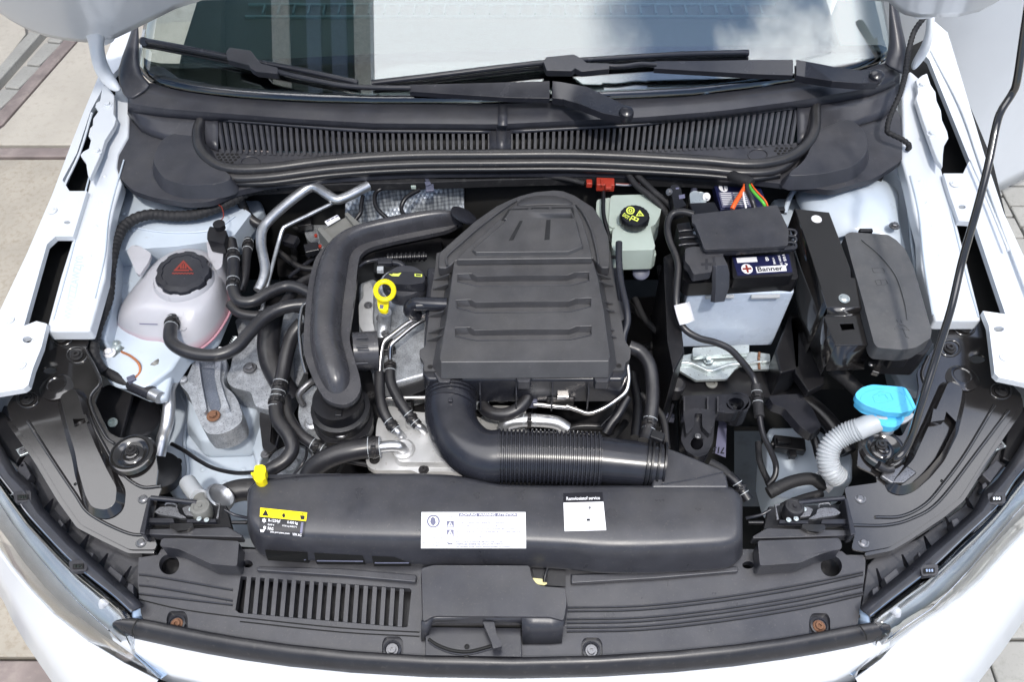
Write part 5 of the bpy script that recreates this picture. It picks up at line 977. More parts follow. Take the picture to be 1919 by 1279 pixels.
plate('clamp_plate', rnd([(1292, 362), (1300, 357), (1318, 360), (1328, 366), (1322, 382), (1294, 384)], 4), .915, .012, M_ZINC, tc_, bevel=.003); bolt('bolt', (1324, 369, .918), 8, M_WHT, tc_, 'hex', axis=(.2, -.7, .7)); lathe('cable_post', (1306, 331, .91), [(6, -60), (6, 0), (4, 3), (.1, 3)], M_DISC, tc_, px=True, n=14)
hose([(1398, 335, .93), (1396, 350, .94), (1388, 364, .945), (1378, 380, .95), (1372, 392, .945)], 0, 4.5, 'orange cable entering the battery cover', 'orange_cable', M_ORA, 'cable', n=10)
hose([(1400, 336, .93), (1406, 352, .945), (1417, 366, .95), (1430, 380, .95), (1434, 390, .94)], 0, 3, 'green cable entering the battery cover', 'green_cable', M_GRN, 'cable', n=8)
hose([(1403, 336, .93), (1411, 350, .945), (1421, 362, .95), (1434, 376, .95), (1440, 390, .94)], 0, 1.6, 'thin orange wire beside the green cable', 'orange_wire', M_ORA, 'wire', n=8)
hose([(1395, 338, .93), (1393, 360, .945), (1394, 372, .95), (1398, 390, .94)], 0, 2, 'thin white and red wire beside the orange cable', 'white_wire', M_WHT, 'wire', n=8)
hose([(1398, 332, .93), (1400, 355, .945), (1408, 372, .95), (1414, 390, .94)], 0, 5, 'dark grey cable between the coloured battery wires', 'grey_cable', M_RUB, 'cable', n=10)
hose([(1360, 325, .925), (1380, 333, .935), (1400, 340, .94), (1408, 345, .94)], 0, 11, 'taped cable bundle above the battery label', 'cable_bundle', M_TAPE, 'cable', n=10)
cl_ = hose([(1300, 402, .945), (1280, 397, .945), (1262, 400, .94), (1253, 412, .935), (1251, 432, .93), (1256, 455, .925), (1266, 478, .92), (1271, 500, .915), (1269, 530, .905), (1267, 560, .895), (1270, 590, .88), (1283, 617, .87), (1310, 634, .86), (1340, 642, .85), (1368, 655, .84), (1392, 680, .82), (1410, 705, .80), (1417, 725, .79)], 0, 6.5, 'thick black cable looping round the left of the battery and down its front', 'battery_cable', M_RUB, 'cable', n=14, seg=8)
hose([(1417, 722, .79), (1419, 745, .785), (1423, 782, .78)], 0, 9.5, 'thicker black sleeve on the cable in front of the battery', 'cable_sleeve', M_TAPE, 'cable', n=14, clamps=(.5,))
hose([(1423, 780, .78), (1430, 815, .76), (1444, 845, .74), (1454, 872, .72), (1452, 893, .71), (1440, 910, .70)], 0, 5.5, 'black cable end curling down over the white panel', 'cable_tail', M_RUB, 'cable', n=12)
hose([(1421, 830, .68), (1424, 865, .68), (1436, 895, .68), (1450, 915, .68), (1500, 905, .68)], 0, 6, 'black cable left of the white panel in the front right corner', 'black_cable', M_TAPE, 'cable', n=12)
cg_ = grid('cable_tag', [[(1263, 573, .90), (1276, 570, .902), (1292, 566, .90)], [(1268, 592, .892), (1281, 589, .894), (1297, 585, .892)], [(1274, 610, .885), (1287, 607, .887), (1302, 601, .885)]], M_WHT, None, solid=.001); tag(cg_, 'white paper tag wrapped round the battery cable', 'tag')
zbk = thing('battery_clamp', 'spotted zinc plated clamp holding the foot of the battery', 'battery clamp', 1350, 690, .69)
plate('clamp_plate', rnd([(1256, 682), (1270, 668), (1300, 663), (1410, 660), (1443, 664), (1444, 692), (1402, 693), (1390, 684), (1378, 692), (1362, 711), (1304, 713), (1275, 696)], 3), .712, .006, M_ZINC, zbk, bevel=.002)
plate('upper_lip', rnd([(1298, 652), (1404, 646), (1404, 662), (1298, 668)], 3), .73, .012, M_ZINC, zbk, bevel=.002)
tube('pressed_bead', [(1262, 682, .715), (1290, 681, .715), (1310, 688, .715), (1330, 696, .715), (1350, 690, .715), (1370, 684, .715), (1400, 682, .715)], 0, 4, M_ZINC, zbk, n=10)
tube('pressed_bead', [(1400, 683, .715), (1420, 679, .715), (1442, 678, .715)], 0, 3, M_ZINC, zbk, n=10); bolt('bolt', (1327, 676, .714), 10, M_ZINC, zbk, 'hex'); tube('rust_run', [(1423, 661, .714), (1422, 675, .714), (1423, 692, .714)], 0, 2.5, M_RUST, zbk, n=8)
bx = thing('battery_tray', 'black plastic battery tray and carrier below the battery', 'battery tray', 1370, 740, .60)
plate('tray_side', [(1243, 480), (1262, 470), (1283, 660), (1262, 700), (1250, 640)], .86, .18, M_PLD, bx, bevel=.004)
plate('tray_side', [(1489, 520), (1500, 560), (1500, 690), (1462, 700), (1452, 660), (1492, 560)], .76, .12, M_PLD, bx, bevel=.004)
plate('tray_floor', rnd([(1270, 690), (1500, 680), (1520, 740), (1440, 745), (1275, 742)], 5), .685, .03, M_PLD, bx, bevel=.004)
plate('carrier', rnd([(1278, 742), (1402, 738), (1404, 752), (1392, 768), (1378, 775), (1362, 775), (1345, 772), (1340, 786), (1336, 830), (1326, 852), (1306, 858), (1286, 846), (1276, 825), (1282, 780)], 5), .70, .03, M_PL2, bx, bevel=.004, holes=[ringp(1378, 758, 17, 14, 12), ringp(1306, 832, 12, 14)])
lathe('carrier_cup', (1378, 770, .67), [(22, -20), (22, 30), (19, 30), (18, -10), (.1, -10)], M_PL2, bx, px=True); bolt('bolt', (1371, 762, .67), 10, M_BOLT, bx, 'torx')
for x in (1281, 1325, 1344): plate('web', [(x, 744), (x+3, 744), (x+3, 772), (x, 772)], .712, .02, M_PL, bx, bevel=0)
lathe('stud', (1308, 830, .69), [(12, -10), (10, 6), (6, 14), (5, 20), (.1, 20)], M_PLD, bx, px=True); bolt('stud_cap', (1308, 818, .715), 6, M_BOLT, bx, 'dome'); lathe('locator', (1333, 720, .69), [(11, 0), (11, 3), (6, 4), (5, 1), (.1, 1)], M_GREYC, bx, px=True)
plate('carrier_leg', rnd([(1280, 772), (1300, 765), (1332, 768), (1340, 790), (1330, 815), (1316, 800), (1316, 775), (1302, 775), (1300, 800), (1286, 815)], 4), .715, .03, M_PL2, bx, bevel=.005)
plate('side_arm', rnd([(1440, 742), (1500, 738), (1522, 765), (1540, 800), (1520, 815), (1500, 800), (1470, 765), (1448, 758)], 6), .72, .02, M_PL2, bx, bevel=.005, flare=.003)
lathe('rubber_mount', (1268, 720, .70), [(17, -30), (17, 0), (12, 4), (.1, 4)], M_RUB, bx, px=True)
hose([(1498, 765, .70), (1515, 800, .68), (1528, 830, .67), (1536, 860, .66)], 0, 8, 'black strut running down from the battery tray arm', 'support_strut', M_PLD, 'strut', n=10)
cn = thing('lower_connector', 'black cable connector lying on the white panel in the front right', 'connector', 1475, 840, .62)
box('connector_body', (1478, 835, .63), (.06, .03, .02), M_PLD, cn, rot=(0, 0, -8), bevel=.003); box('connector_latch', (1468, 828, .645), (.026, .012, .012), M_PLD, cn, bevel=.002); tube('lead', [(1445, 833, .63), (1455, 834, .63)], 0, 6, M_PLD, cn, n=10); box('foot', (1484, 852, .63), (.014, .016, .014), M_PLD, cn, bevel=.002)
pl_ = plate('part_label', [(1340, 850), (1347, 790), (1362, 792), (1360, 858)], .60, .001, M_LGRY, None, bevel=0); tag(pl_, 'grey part number label showing 715 deep below the battery', 'label')
text('715', bvh(pl_), [(1357, 852), (1334, 850), (1337, 838), (1358, 840)], (0, 0, 1, 1), M_LBLK, pl_)
# control unit bracket
ec = thing('control_unit_cage', 'black steel cage with two rivets between the battery and fuse box', 'bracket', 1560, 560, .76)
def zc(px, py): return .938-.00012*(py-390)
plate('upper_plate', [(1490, 391), (1554, 398), (1594, 504), (1595, 520), (1608, 522), (1620, 562), (1621, 572), (1616, 577), (1550, 577), (1545, 560), (1520, 480)], 0, .003, M_BLK, ec, bevel=.001, zf=zc)
grid('side_plate', [[(1490, 391, .93), (1520, 480, .912), (1545, 560, .896), (1550, 577, .893)], [V((1490, 391, .93))-Vector((0, 0, .2)), V((1520, 480, .912))-Vector((0, 0, .2)), V((1545, 560, .896))-Vector((0, 0, .2)), V((1550, 577, .893))-Vector((0, 0, .2))]], M_BLK, ec, solid=.003)
grid('front_fold', [[(1550, 577, .915), (1616, 577, .915)], [(1550, 588, .902), (1618, 588, .902)], [(1546, 594, .905), (1622, 592, .905)]], M_BLK, ec, solid=.003)
plate('lower_plate', [(1544, 593), (1622, 591), (1641, 642), (1636, 646), (1566, 648)], .905, .003, M_BLK, ec, bevel=.001, holes=[[(1574, 607), (1599, 606), (1602, 617), (1578, 619)]])
fb = [V((1566, 648, .903)), V((1638, 645, .903))]; grid('front_plate', [fb, [fb[0]-Vector((.0, 0, .055)), fb[1]-Vector((0, 0, .055))], [fb[0]-Vector((.0, 0.01, .06)), fb[1]-Vector((0, 0.01, .06))]], M_BLK, ec, solid=.003)
fb = [V((1544, 593, .903)), V((1566, 648, .903))]; grid('side_plate', [fb, [p-Vector((0, 0, .085)) for p in fb]], M_BLK, ec, solid=.003)
plate('hook', [(1640, 652), (1660, 656), (1661, 668), (1648, 700), (1634, 696), (1648, 672)], .86, .012, M_BLK, ec, bevel=.002); bolt('rivet', (1633, 683, .85), 6, M_BOLT, ec, 'dome')
bolt('rivet', (1530, 411, .936), 10, M_WHT, ec, 'dome'); bolt('rivet', (1582, 560, .918), 11, M_ZINC, ec, 'dome')
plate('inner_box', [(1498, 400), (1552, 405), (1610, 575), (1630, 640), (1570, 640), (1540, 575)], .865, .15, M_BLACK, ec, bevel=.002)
plate('front_support', [(1480, 600), (1500, 560), (1548, 640), (1545, 720), (1515, 735), (1490, 700)], .76, .02, M_PLD, ec, bevel=.003)
# fuse box
fbx = thing('fuse_box', 'dark grey fuse box lid with embossed fuse and umbrella symbols', 'fuse box', 1660, 550, .86)
M_FB = mat('fuse_box_plastic', (.055, .057, .062), .42, bump=.12, bscale=1200, dust_toplight=.4, spots=((.09, .09, .09), 120, .55, .8))
fo = [(1583, 440), (1594, 435), (1664, 440), (1680, 450), (1697, 468), (1712, 500), (1746, 620), (1744, 634), (1716, 652), (1690, 656), (1645, 652), (1638, 644), (1616, 560), (1596, 490)]
fp_ = plate('lid', rnd(fo, 4, 3), .925, .03, M_FB, fbx, bevel=.004, seg=3, flare=.001)
plate('base', rnd([(1602, 470), (1690, 470), (1748, 645), (1730, 665), (1655, 662)], 5), .895, .06, M_PLD, fbx, bevel=.003)
tube('lid_crease', [(1615, 450, .9262), (1650, 480, .9262), (1680, 520, .9262), (1696, 570, .9262), (1700, 600, .9252)], 0, 1.2, M_FB, fbx, n=8)
TFB = bvh(fp_)
def line(name, t, pts, r, m, par): return tube(name, [hit(t, x, y, .0003) for x, y in pts], 0, r, m, par, n=6, seg=1)
for pts in ([(1634, 503), (1655, 503), (1658, 511), (1637, 511), (1634, 503)], [(1640, 526), (1660, 524), (1664, 533), (1644, 535), (1640, 526)], [(1650, 525), (1653, 534)], [(1676, 617), (1684, 608), (1696, 611), (1704, 620), (1690, 617), (1676, 617)], [(1692, 616), (1698, 632), (1704, 634)], [(1680, 600), (1683, 605)], [(1688, 600), (1690, 605)]): line('embossed_symbol', TFB, pts, .7, M_FB, fbx)
box('lid_tab', (1622, 434, .92), (.025, .008, .01), M_PLD, fbx, bevel=.002); plate('front_clip', rnd([(1662, 668), (1680, 655), (1706, 660), (1702, 676), (1670, 678)], 4), .885, .02, M_PLD, fbx, bevel=.003)
# washer filler
wf = thing('washer_filler', 'light blue washer fluid cap on a milky corrugated filler neck', 'washer filler', 1640, 800, .76)
wc = plate('cap', rnd([(1604, 746), (1603, 738), (1614, 727), (1634, 721), (1697, 726), (1707, 742), (1717, 764), (1712, 769), (1690, 775), (1660, 773), (1620, 760)], 7), .895, .012, M_BLUE, wf, bevel=.003, seg=3)
plate('cap_rim', rnd([(1605, 752), (1606, 745), (1630, 740), (1700, 745), (1716, 768), (1686, 778), (1660, 777), (1620, 765)], 7), .884, .016, M_BLUE, wf, bevel=.002)
lathe('cap_skirt', (1655, 782, .855), [(33, 0), (33, 16), (28, 22)], M_BLUE, wf, px=True, n=32)
TW = bvh(wc); line('wiper_symbol', TW, [(1635, 744), (1650, 734), (1668, 738), (1674, 750), (1655, 756), (1640, 754), (1635, 744)], .9, M_BLUE, wf); line('wiper_symbol', TW, [(1646, 742), (1658, 740), (1664, 748)], .9, M_BLUE, wf); line('cap_line', TW, ringp(1655, 748, 42, 24, 19), .8, M_BLUE, wf); line('cap_line', TW, [(1692, 727), (1712, 768)], 1, M_BLUE, wf)
tube('upper_neck', [(1665, 775, .86), (1662, 795, .85), (1660, 812, .83)], 0, 22, M_WPL, wf, n=24, taper=12)
tube('neck_tube', [(1655, 786, .86), (1630, 796, .855), (1608, 806, .845)], 0, 20, M_WPL, wf, n=24, seg=3)
tube('corrugated_neck', [(1612, 804, .846), (1585, 814, .83), (1560, 832, .815), (1551, 855, .80), (1556, 880, .785), (1572, 898, .77)], 0, 20, M_WPL, wf, n=24, corr=24, amp=1.2)
plate('neck_flange', [(1655, 784), (1705, 770), (1716, 778), (1700, 790), (1668, 800)], .86, .008, M_WPL, wf, bevel=.002)
lg = grid('barcode_label', [[(1520, 893, .735), (1540, 880, .75), (1551, 870, .755)], [(1535, 908, .735), (1555, 898, .75), (1570, 890, .755)], [(1553, 925, .73), (1562, 915, .745), (1575, 896, .75)]], M_WHT, None, solid=.001); tag(lg, 'white barcode label hanging below the washer filler neck', 'label')
TL = bvh(lg); q = [(1520, 893), (1549, 871), (1571, 896), (1553, 925)]
for k in range(18):
    if k % 5: decal('bar', TL, q, M_LBLK, lg, .001, 1, (.06+k*.05, .06, .06+k*.05+.022, .34))
for k in range(4): decal('print_line', TL, q, M_LGRY, lg, .001, 1, (.12, .45+k*.12, .85, .48+k*.12))
hose([(1440, 925, .72), (1480, 905, .73), (1520, 898, .74), (1545, 912, .73)], 0, 12, 'taped cable bundle running to the barcode label', 'cable_bundle', M_TAPE, 'cable', n=12)
hose([(1450, 960, .72), (1490, 940, .73), (1540, 925, .73)], 0, 8, 'black cable behind the right latch', 'black_cable', M_TAPE, 'cable', n=10)
hose([(1560, 690, .78), (1590, 715, .77), (1620, 745, .76), (1640, 770, .76)], 0, 13, 'dark hose sinking behind the washer cap', 'dark_hose', M_TAPE, n=14)
hose([(1470, 735, .66), (1520, 760, .66), (1560, 800, .65), (1590, 850, .64)], 0, 16, 'dark hose low between the tray and filler neck', 'dark_hose', M_PLD, n=14)
# ================= front end =================
M_LENS = bpy.data.materials.new('clear_headlight_lens'); M_LENS.use_nodes = True
b = M_LENS.node_tree.nodes['Principled BSDF']; b.inputs['Transmission Weight'].default_value = 1; b.inputs['Roughness'].default_value = .02; b.inputs['IOR'].default_value = 1.5; b.inputs['Base Color'].default_value = (.93, .95, .97, 1)
M_CHR = mat('chrome_trim', (.75, .76, .78), .12, metal=1, var=.03)
M_HSG2 = mat('grey_lamp_reflector', (.50, .53, .55), .22, metal=.4, var=.2, vscale=10)
M_HSG = mat('sky_tinted_lamp_housing', (.38, .50, .68), .3, metal=.1, var=.15, vscale=8)  # grey housing tinted blue, the sky's reflection put into its colour
def headlight(E_, D_, C_, B_, A_, lab, sx):
    n = len(E_); DZ = [0]*(n-2)+[-.035, -.055]
    def zz(L, z): return [(p[0], p[1], z+DZ[i]) for i, p in enumerate(L)]
    hl = grid('headlight', [zz(D_, .790), zz([((a[0]*.5+b[0]*.5), (a[1]*.5+b[1]*.5)) for a, b in zip(D_, C_)], .788), zz(C_, .775),
        zz([((a[0]*.55+b[0]*.45)-sx*2, (a[1]*.55+b[1]*.45)+1) for a, b in zip(C_, B_)], .752), zz(B_, .70), zz([(x, y+2) for x, y in B_], .66)], M_LENS, car, solid=.003, label=lab)
    dn = Vector((-sx*.012, .02, -.022))
    def low(L, z, k=1): return [V((x, y, z))+dn*k for x, y in L]
    m_ = n-2
    grid('housing', [[p+Vector((0, 0, -.004)) for p in [V(q) for q in zz(D_, .788)]], [V(q)+dn for q in zz(D_, .775)], [V(q)+dn*1.2 for q in zz(C_, .757)]], M_HSG, hl, solid=.003)
    grid('lower_reflector', [[V(q)+dn*1.2 for q in zz(C_, .757)], [V(q)+dn*.8 for q in zz(B_, .69)], [V(q)+dn*1.2 for q in zz(B_, .64)]], M_HSG2, hl, solid=.003)
    grid('trim_line', [zz(C_, .777), zz([(x-sx*3.5, y+3.5) for x, y in C_], .7755)], M_CHR, hl, solid=.0015)
    tube('inner_rail', [V((x*.5+u*.5, y*.5+v*.5, .755))+dn*.5 for (x, y), (u, v) in list(zip(D_, C_))[:m_]], 0, 3, M_CHR, hl, n=8)
    k = n-4; lathe('bulb_holder', V((D_[k][0]*.5+C_[k][0]*.5, D_[k][1]*.5+C_[k][1]*.5, .765)), [(5, -6), (7, 2), (7, 10), (4, 12), (.1, 12)], M_WHT, hl, px=True, axis=(sx*-.1, .6, .6), n=16)
    for k in range(10):
        a = Vector(D_[-3]).lerp(Vector(C_[-3]), k/10); tube('lens_flute', [(a.x, a.y, .787-.001*k), (a.x+sx*(-10), a.y-9, .788-.001*k)], 0, .8, M_WPL, hl, n=5, seg=1)
    fr = grid('lamp_frame', [[(x, y, .794) for x, y in E_[:m_]], [(x, y, .802) for x, y in [((a[0]*.5+b[0]*.5), (a[1]*.5+b[1]*.5)) for a, b in list(zip(E_, D_))[:m_]]], [(x, y, .795) for x, y in D_[:m_]], [(x, y+1, .785) for x, y in D_[:m_]]], M_PL, hl, solid=.004)
    tube('frame_edge', [(x, y, .797) for x, y in D_[:m_]], 0, 1.2, M_CHR, fr, n=6)
    return hl
LE = [(-40, 770), (4, 840), (30, 885), (58, 908), (82, 955), (134, 1011), (181, 1055), (235, 1105), (268, 1136), (262, 1226), (303, 1270)]
LD = [(-70, 800), (-20, 868), (4, 898), (34, 937), (54, 966), (118, 1036), (161, 1075), (215, 1118), (247, 1148), (252, 1226), (301, 1271)]
LC = [(-80, 840), (-32, 900), (-4, 938), (26, 986), (48, 1016), (84, 1058), (142, 1125), (170, 1152), (203, 1181), (250, 1227), (300, 1272)]
LB = [(-100, 900), (-60, 950), (-30, 990), (0, 1032), (24, 1066), (61, 1110), (101, 1152), (130, 1175), (165, 1203), (232, 1244), (296, 1276)]
hl1 = headlight(LE, LD, LC, LB, None, 'headlight at the lower left of the photo', -1)
RE = [(1960, 760), (1905, 850), (1870, 900), (1842, 925), (1825, 959), (1784, 995), (1748, 1024), (1704, 1064), (1640, 1116), (1612, 1142), (1630, 1218), (1596, 1262)]
RD = [(1990, 790), (1935, 860), (1900, 902), (1881, 933), (1855, 962), (1807, 1007), (1762, 1050), (1727, 1080), (1662, 1130), (1630, 1156), (1638, 1222), (1598, 1265)]
RC = [(2010, 830), (1965, 895), (1930, 935), (1896, 972), (1855, 1022), (1808, 1078), (1780, 1108), (1745, 1142), (1700, 1172), (1667, 1196), (1640, 1223), (1598, 1266)]
RB = [(2040, 870), (1995, 925), (1955, 965), (1919, 1000), (1880, 1042), (1840, 1088), (1805, 1120), (1778, 1140), (1712, 1180), (1680, 1205), (1652, 1236), (1603, 1272)]
hl2 = headlight(RE, RD, RC, RB, None, 'headlight at the lower right of the photo', 1)
# bumper skin round the nose
LA = [(-150, 960), (-100, 1000), (-60, 1040), (-22, 1080), (8, 1127), (26, 1166), (51, 1208), (70, 1236), (100, 1280), (150, 1340), (220, 1400)]
RA = [(2080, 930), (2040, 990), (2000, 1040), (1962, 1100), (1932, 1142), (1905, 1180), (1880, 1216), (1848, 1258), (1820, 1295), (1790, 1335), (1740, 1380), (1680, 1420)]
def skin(B_, A_, sx):
    M = [((a[0]*.5+b[0]*.5)+sx*0, (a[1]*.5+b[1]*.5)) for a, b in zip(A_, B_)]
    a3 = [V((x, y, .56)) for x, y in A_]
    grid('bumper_skin', [[(x, y, .702) for x, y in B_], [(x, y, .69) for x, y in [(b[0]*.85+m_[0]*.15, b[1]*.85+m_[1]*.15) for b, m_ in zip(B_, M)]], [(x, y, .645) for x, y in M], a3, [p+Vector((-sx*.005, .01, -.08)) for p in a3], [p+Vector((-sx*.03, .05, -.3)) for p in a3]], M_PAINT, car, solid=.003)
skin(LB, LA, -1); skin(RB, RA, 1)
SB = [(196, 1172), (258, 1192), (402, 1225), (640, 1257), (960, 1270), (1280, 1256), (1448, 1234), (1619, 1202), (1690, 1180)]
nx = [205, 258, 330, 402, 520, 640, 800, 960, 1120, 1280, 1370, 1448, 1540, 1619, 1672]
grid('nose_panel', [[(x, ip(SB, x), .762) for x in nx], [(x+(x-960)*-.01, ip(SB, x)+26, .758) for x in nx], [(x+(x-960)*-.09, ip(SB, x)+68-abs(x-960)*.0, .735) for x in nx], [(x+(x-960)*-.10, ip(SB, x)+90, .68) for x in nx]], M_PAINT, car, solid=.004)
plate('upper_grille', [(275, 1232), (400, 1262), (960, 1330), (1530, 1262), (1640, 1232), (1560, 1400), (330, 1400)], .655, .05, M_PLD, car, bevel=0)
# front seal
ST = [(213, 1168), (228, 1155), (265, 1158), (335, 1173), (436, 1193), (640, 1222), (960, 1237), (1280, 1221), (1481, 1195), (1602, 1170), (1652, 1163), (1667, 1172)]
SBB = [(213, 1178), (228, 1190), (265, 1198), (335, 1214), (436, 1234), (640, 1262), (960, 1275), (1280, 1261), (1481, 1234), (1602, 1211), (1652, 1199), (1667, 1190)]
sr = []
for (a, b) in zip(ST, SBB):
    p, q = V((a[0], a[1], .788)), V((b[0], b[1], .768)); sr.append([p-Vector((0, 0, .02)), p, p.lerp(q, .35)+Vector((0, 0, .009)), p.lerp(q, .75)+Vector((0, 0, .006)), q, q-Vector((0, 0, .02))])
fs_ = grid('front_seal', sr, M_RUB, car, solid=.003, sub=1)
for xx in ((258, 1161, 250, 1200), (1610, 1172, 1624, 1208)): tube('seal_joint', [(xx[0], xx[1], .797), (xx[2]-2, (xx[1]+xx[3])/2, .796), (xx[2], xx[3]-8, .783)], 0, 1.5, M_BLACK, fs_, n=6)

# --- black front carriers bolted to the wings ---
def zb_(px, py): return .872-.00018*(py-618)
def carrier(name, ol, rib, slot, ribo, bolts, rivets, holes, cup, dimple, lab, grooves):
    o = thing(name, lab, 'bracket', ol[0][0], ol[0][1], .80)
    pl = plate('panel', rnd(ol, 7, 3), 0, .004, M_BLK, o, bevel=.0015, zf=zb_, holes=[ringp(*h) for h in holes])
    plate('edge_fold', rnd(ribo, 6, 3), 0, .018, M_BLK, o, bevel=.002, zf=lambda x, y: zb_(x, y)-.004)
    plate('raised_channel', rnd(rib, 9, 4), 0, .013, M_BLK, o, bevel=.008, flare=.010, seg=4, zf=lambda x, y: zb_(x, y)+.012, holes=[slot])
    for i, q in enumerate(bolts):
        k = [V((x, y, zb_(x, y)+.0005)) for x, y in ringp(q[0], q[1], 19, 20, 15)]; tube('pressed_ring', k+[k[0]], 0, 2.2, M_BLK, o, n=8, seg=2)
        bolt('bolt', (q[0], q[1], zb_(*q)+.001), 12, M_BOLTB, o, 'torx')
    for q in rivets: bolt('rivet', (q[0], q[1], zb_(*q)-.001), 11, M_BOLT, o, 'dome')
    lathe('dimple', (dimple[0], dimple[1], zb_(*dimple)), [(32, -.5), (24, 4), (17, 4.5), (15, 3), (.1, 3)], M_BLK, o, px=True, n=32)
    cxy = (cup[0], cup[1], zb_(cup[0], cup[1])+.002)
    lathe('bump_cup', cxy, [(44, -2), (40, 5), (35, 7), (30, 6), (25, 2), (21, 0), (18, 2), (13, 2), (12, 6), (9, 7), (8, 4), (.1, 4)], M_BLK, o, px=True, n=40)
    bolt('bolt', (cup[0]-2, cup[1]-8, cxy[2]+.008), 11, M_BOLTB, o, 'torx')
    for g in grooves: tube('pressed_bead', [V((x, y, zb_(x, y)+.001)) for x, y in g], 0, 3.2, M_BLK, o, n=8, seg=6)
    return o
LO = [(90, 618), (172, 618), (160, 656), (165, 674), (188, 700), (192, 722), (177, 752), (204, 811), (225, 822), (264, 816), (285, 829), (290, 846), (296, 878), (292, 912), (303, 914), (294, 940), (283, 991), (294, 1022), (290, 1031), (243, 1031), (197, 1008), (151, 984), (116, 934), (70, 857), (21, 787), (12, 765), (18, 751), (32, 734), (53, 725), (62, 702), (84, 639)]
LR = [(112, 742), (137, 727), (146, 740), (160, 790), (180, 838), (200, 880), (219, 914), (216, 945), (198, 957), (172, 952), (160, 930), (146, 880), (141, 850), (128, 805)]
carrier('left_carrier'[5:]+'_bracket', LO, LR, [(136, 786), (160, 776), (166, 790), (140, 801)], [(21, 787), (70, 857), (116, 934), (151, 984), (197, 1008), (243, 1031), (290, 1033), (288, 1038), (240, 1038), (192, 1015), (144, 990), (108, 940), (62, 863), (12, 792)],
        [(116, 633), (144, 666), (52, 749)], [(269, 935), (265, 1017)], [(93, 694, 13, 18, 7), (141, 908, 3, 10, 3)], (248, 852), (107, 723), 'glossy black pressed steel bracket behind the left headlight',
        [[(160, 656), (182, 700), (186, 720), (168, 752), (196, 815), (214, 832)], [(150, 735), (172, 790), (192, 830), (222, 880), (262, 912), (300, 912)], [(52, 790), (90, 850), (140, 925), (170, 965), (240, 1000), (284, 1002)]])
ROl = [(1753, 597), (1841, 595), (1855, 635), (1865, 690), (1868, 709), (1892, 716), (1916, 742), (1910, 764), (1870, 822), (1800, 933), (1764, 962), (1701, 1006), (1668, 1026), (1620, 1035), (1595, 1030), (1602, 1006), (1597, 984), (1582, 914), (1646, 905), (1640, 890), (1606, 874), (1609, 837), (1624, 815), (1653, 811), (1690, 819), (1712, 775), (1722, 727), (1718, 697), (1740, 668), (1756, 646), (1760, 617)]
RRb = [(1778, 714), (1805, 726), (1802, 750), (1790, 800), (1765, 850), (1740, 880), (1712, 905), (1690, 912), (1672, 905), (1712, 862), (1740, 800), (1762, 750)]
carrier('carrier_bracket', ROl, RRb, [(1749, 766), (1774, 771), (1770, 788), (1746, 782)], [(1916, 742), (1910, 764), (1870, 822), (1800, 933), (1764, 962), (1701, 1006), (1668, 1026), (1620, 1037), (1622, 1043), (1672, 1033), (1706, 1013), (1770, 970), (1806, 940), (1877, 828), (1918, 768)],
        [(1808, 614), (1780, 653), (1876, 733)], [(1612, 935), (1618, 1018)], [(1832, 673, 15, 18, 8), (1765, 902, 3, 10, 3)], (1654, 842), (1802, 706), 'glossy black pressed steel bracket behind the right headlight',
        [[(1740, 668), (1728, 700), (1735, 735), (1712, 800), (1700, 830)], [(1864, 760), (1810, 850), (1770, 905), (1735, 945), (1690, 968), (1640, 970)], [(1597, 985), (1660, 985), (1710, 972), (1760, 940), (1830, 850), (1890, 770)]])
plate('rod_socket', [(1668, 868), (1700, 872), (1720, 885), (1695, 905), (1670, 905), (1650, 892)], .832, .008, M_BOLT, bpy.data.objects['carrier_bracket.001'], bevel=.003)
# liners and lamp backs beside the carriers
def liner(ol, ribs, lab, boxes):
    o = thing('lamp_liner', lab, 'liner', ol[0][0], ol[0][1], .74)
    plate('liner_panel', ol, .765, .01, M_PL, o, bevel=.002)
    for (a, b_, c) in ribs:
        A_, B_, C_ = V((a[0], a[1], .795)), V((b_[0], b_[1], .767)), V((c[0], c[1], .767)); s = Vector((.003, 0, 0))
        obj('rib', [A_, B_, C_, A_+s, B_+s, C_+s], [[0, 1, 2], [3, 4, 5], [0, 1, 4, 3], [1, 2, 5, 4], [0, 2, 5, 3]], M_PLD, o, False)
    for q in boxes: plate('catch', q, .79, .02, M_PL, o, bevel=.002)
    return o
liner([(-20, 760), (30, 760), (120, 930), (200, 1015), (262, 1030), (262, 1060), (266, 1156), (235, 1108), (134, 1012), (84, 960), (60, 910), (20, 860)], [((98, 935), (90, 962), (80, 955)), ((131, 973), (125, 998), (113, 992)), ((164, 1003), (156, 1032), (146, 1026)), ((200, 1038), (190, 1068), (182, 1060)), ((244, 1062), (228, 1100), (222, 1092)), ((40, 870), (35, 900), (30, 890))],
      'black plastic liner between the left headlight and its bracket', [[(30, 880), (44, 862), (58, 890), (48, 908)], [(52, 905), (60, 903), (64, 914), (56, 916)], [(100, 985), (112, 972), (120, 982), (110, 994)], [(155, 1030), (158, 1030), (160, 1042), (154, 1040)], [(168, 1034), (176, 1036), (172, 1048), (162, 1045)], [(206, 1060), (230, 1080), (222, 1098), (198, 1076)], [(240, 1092), (250, 1096), (250, 1116), (236, 1108)]])
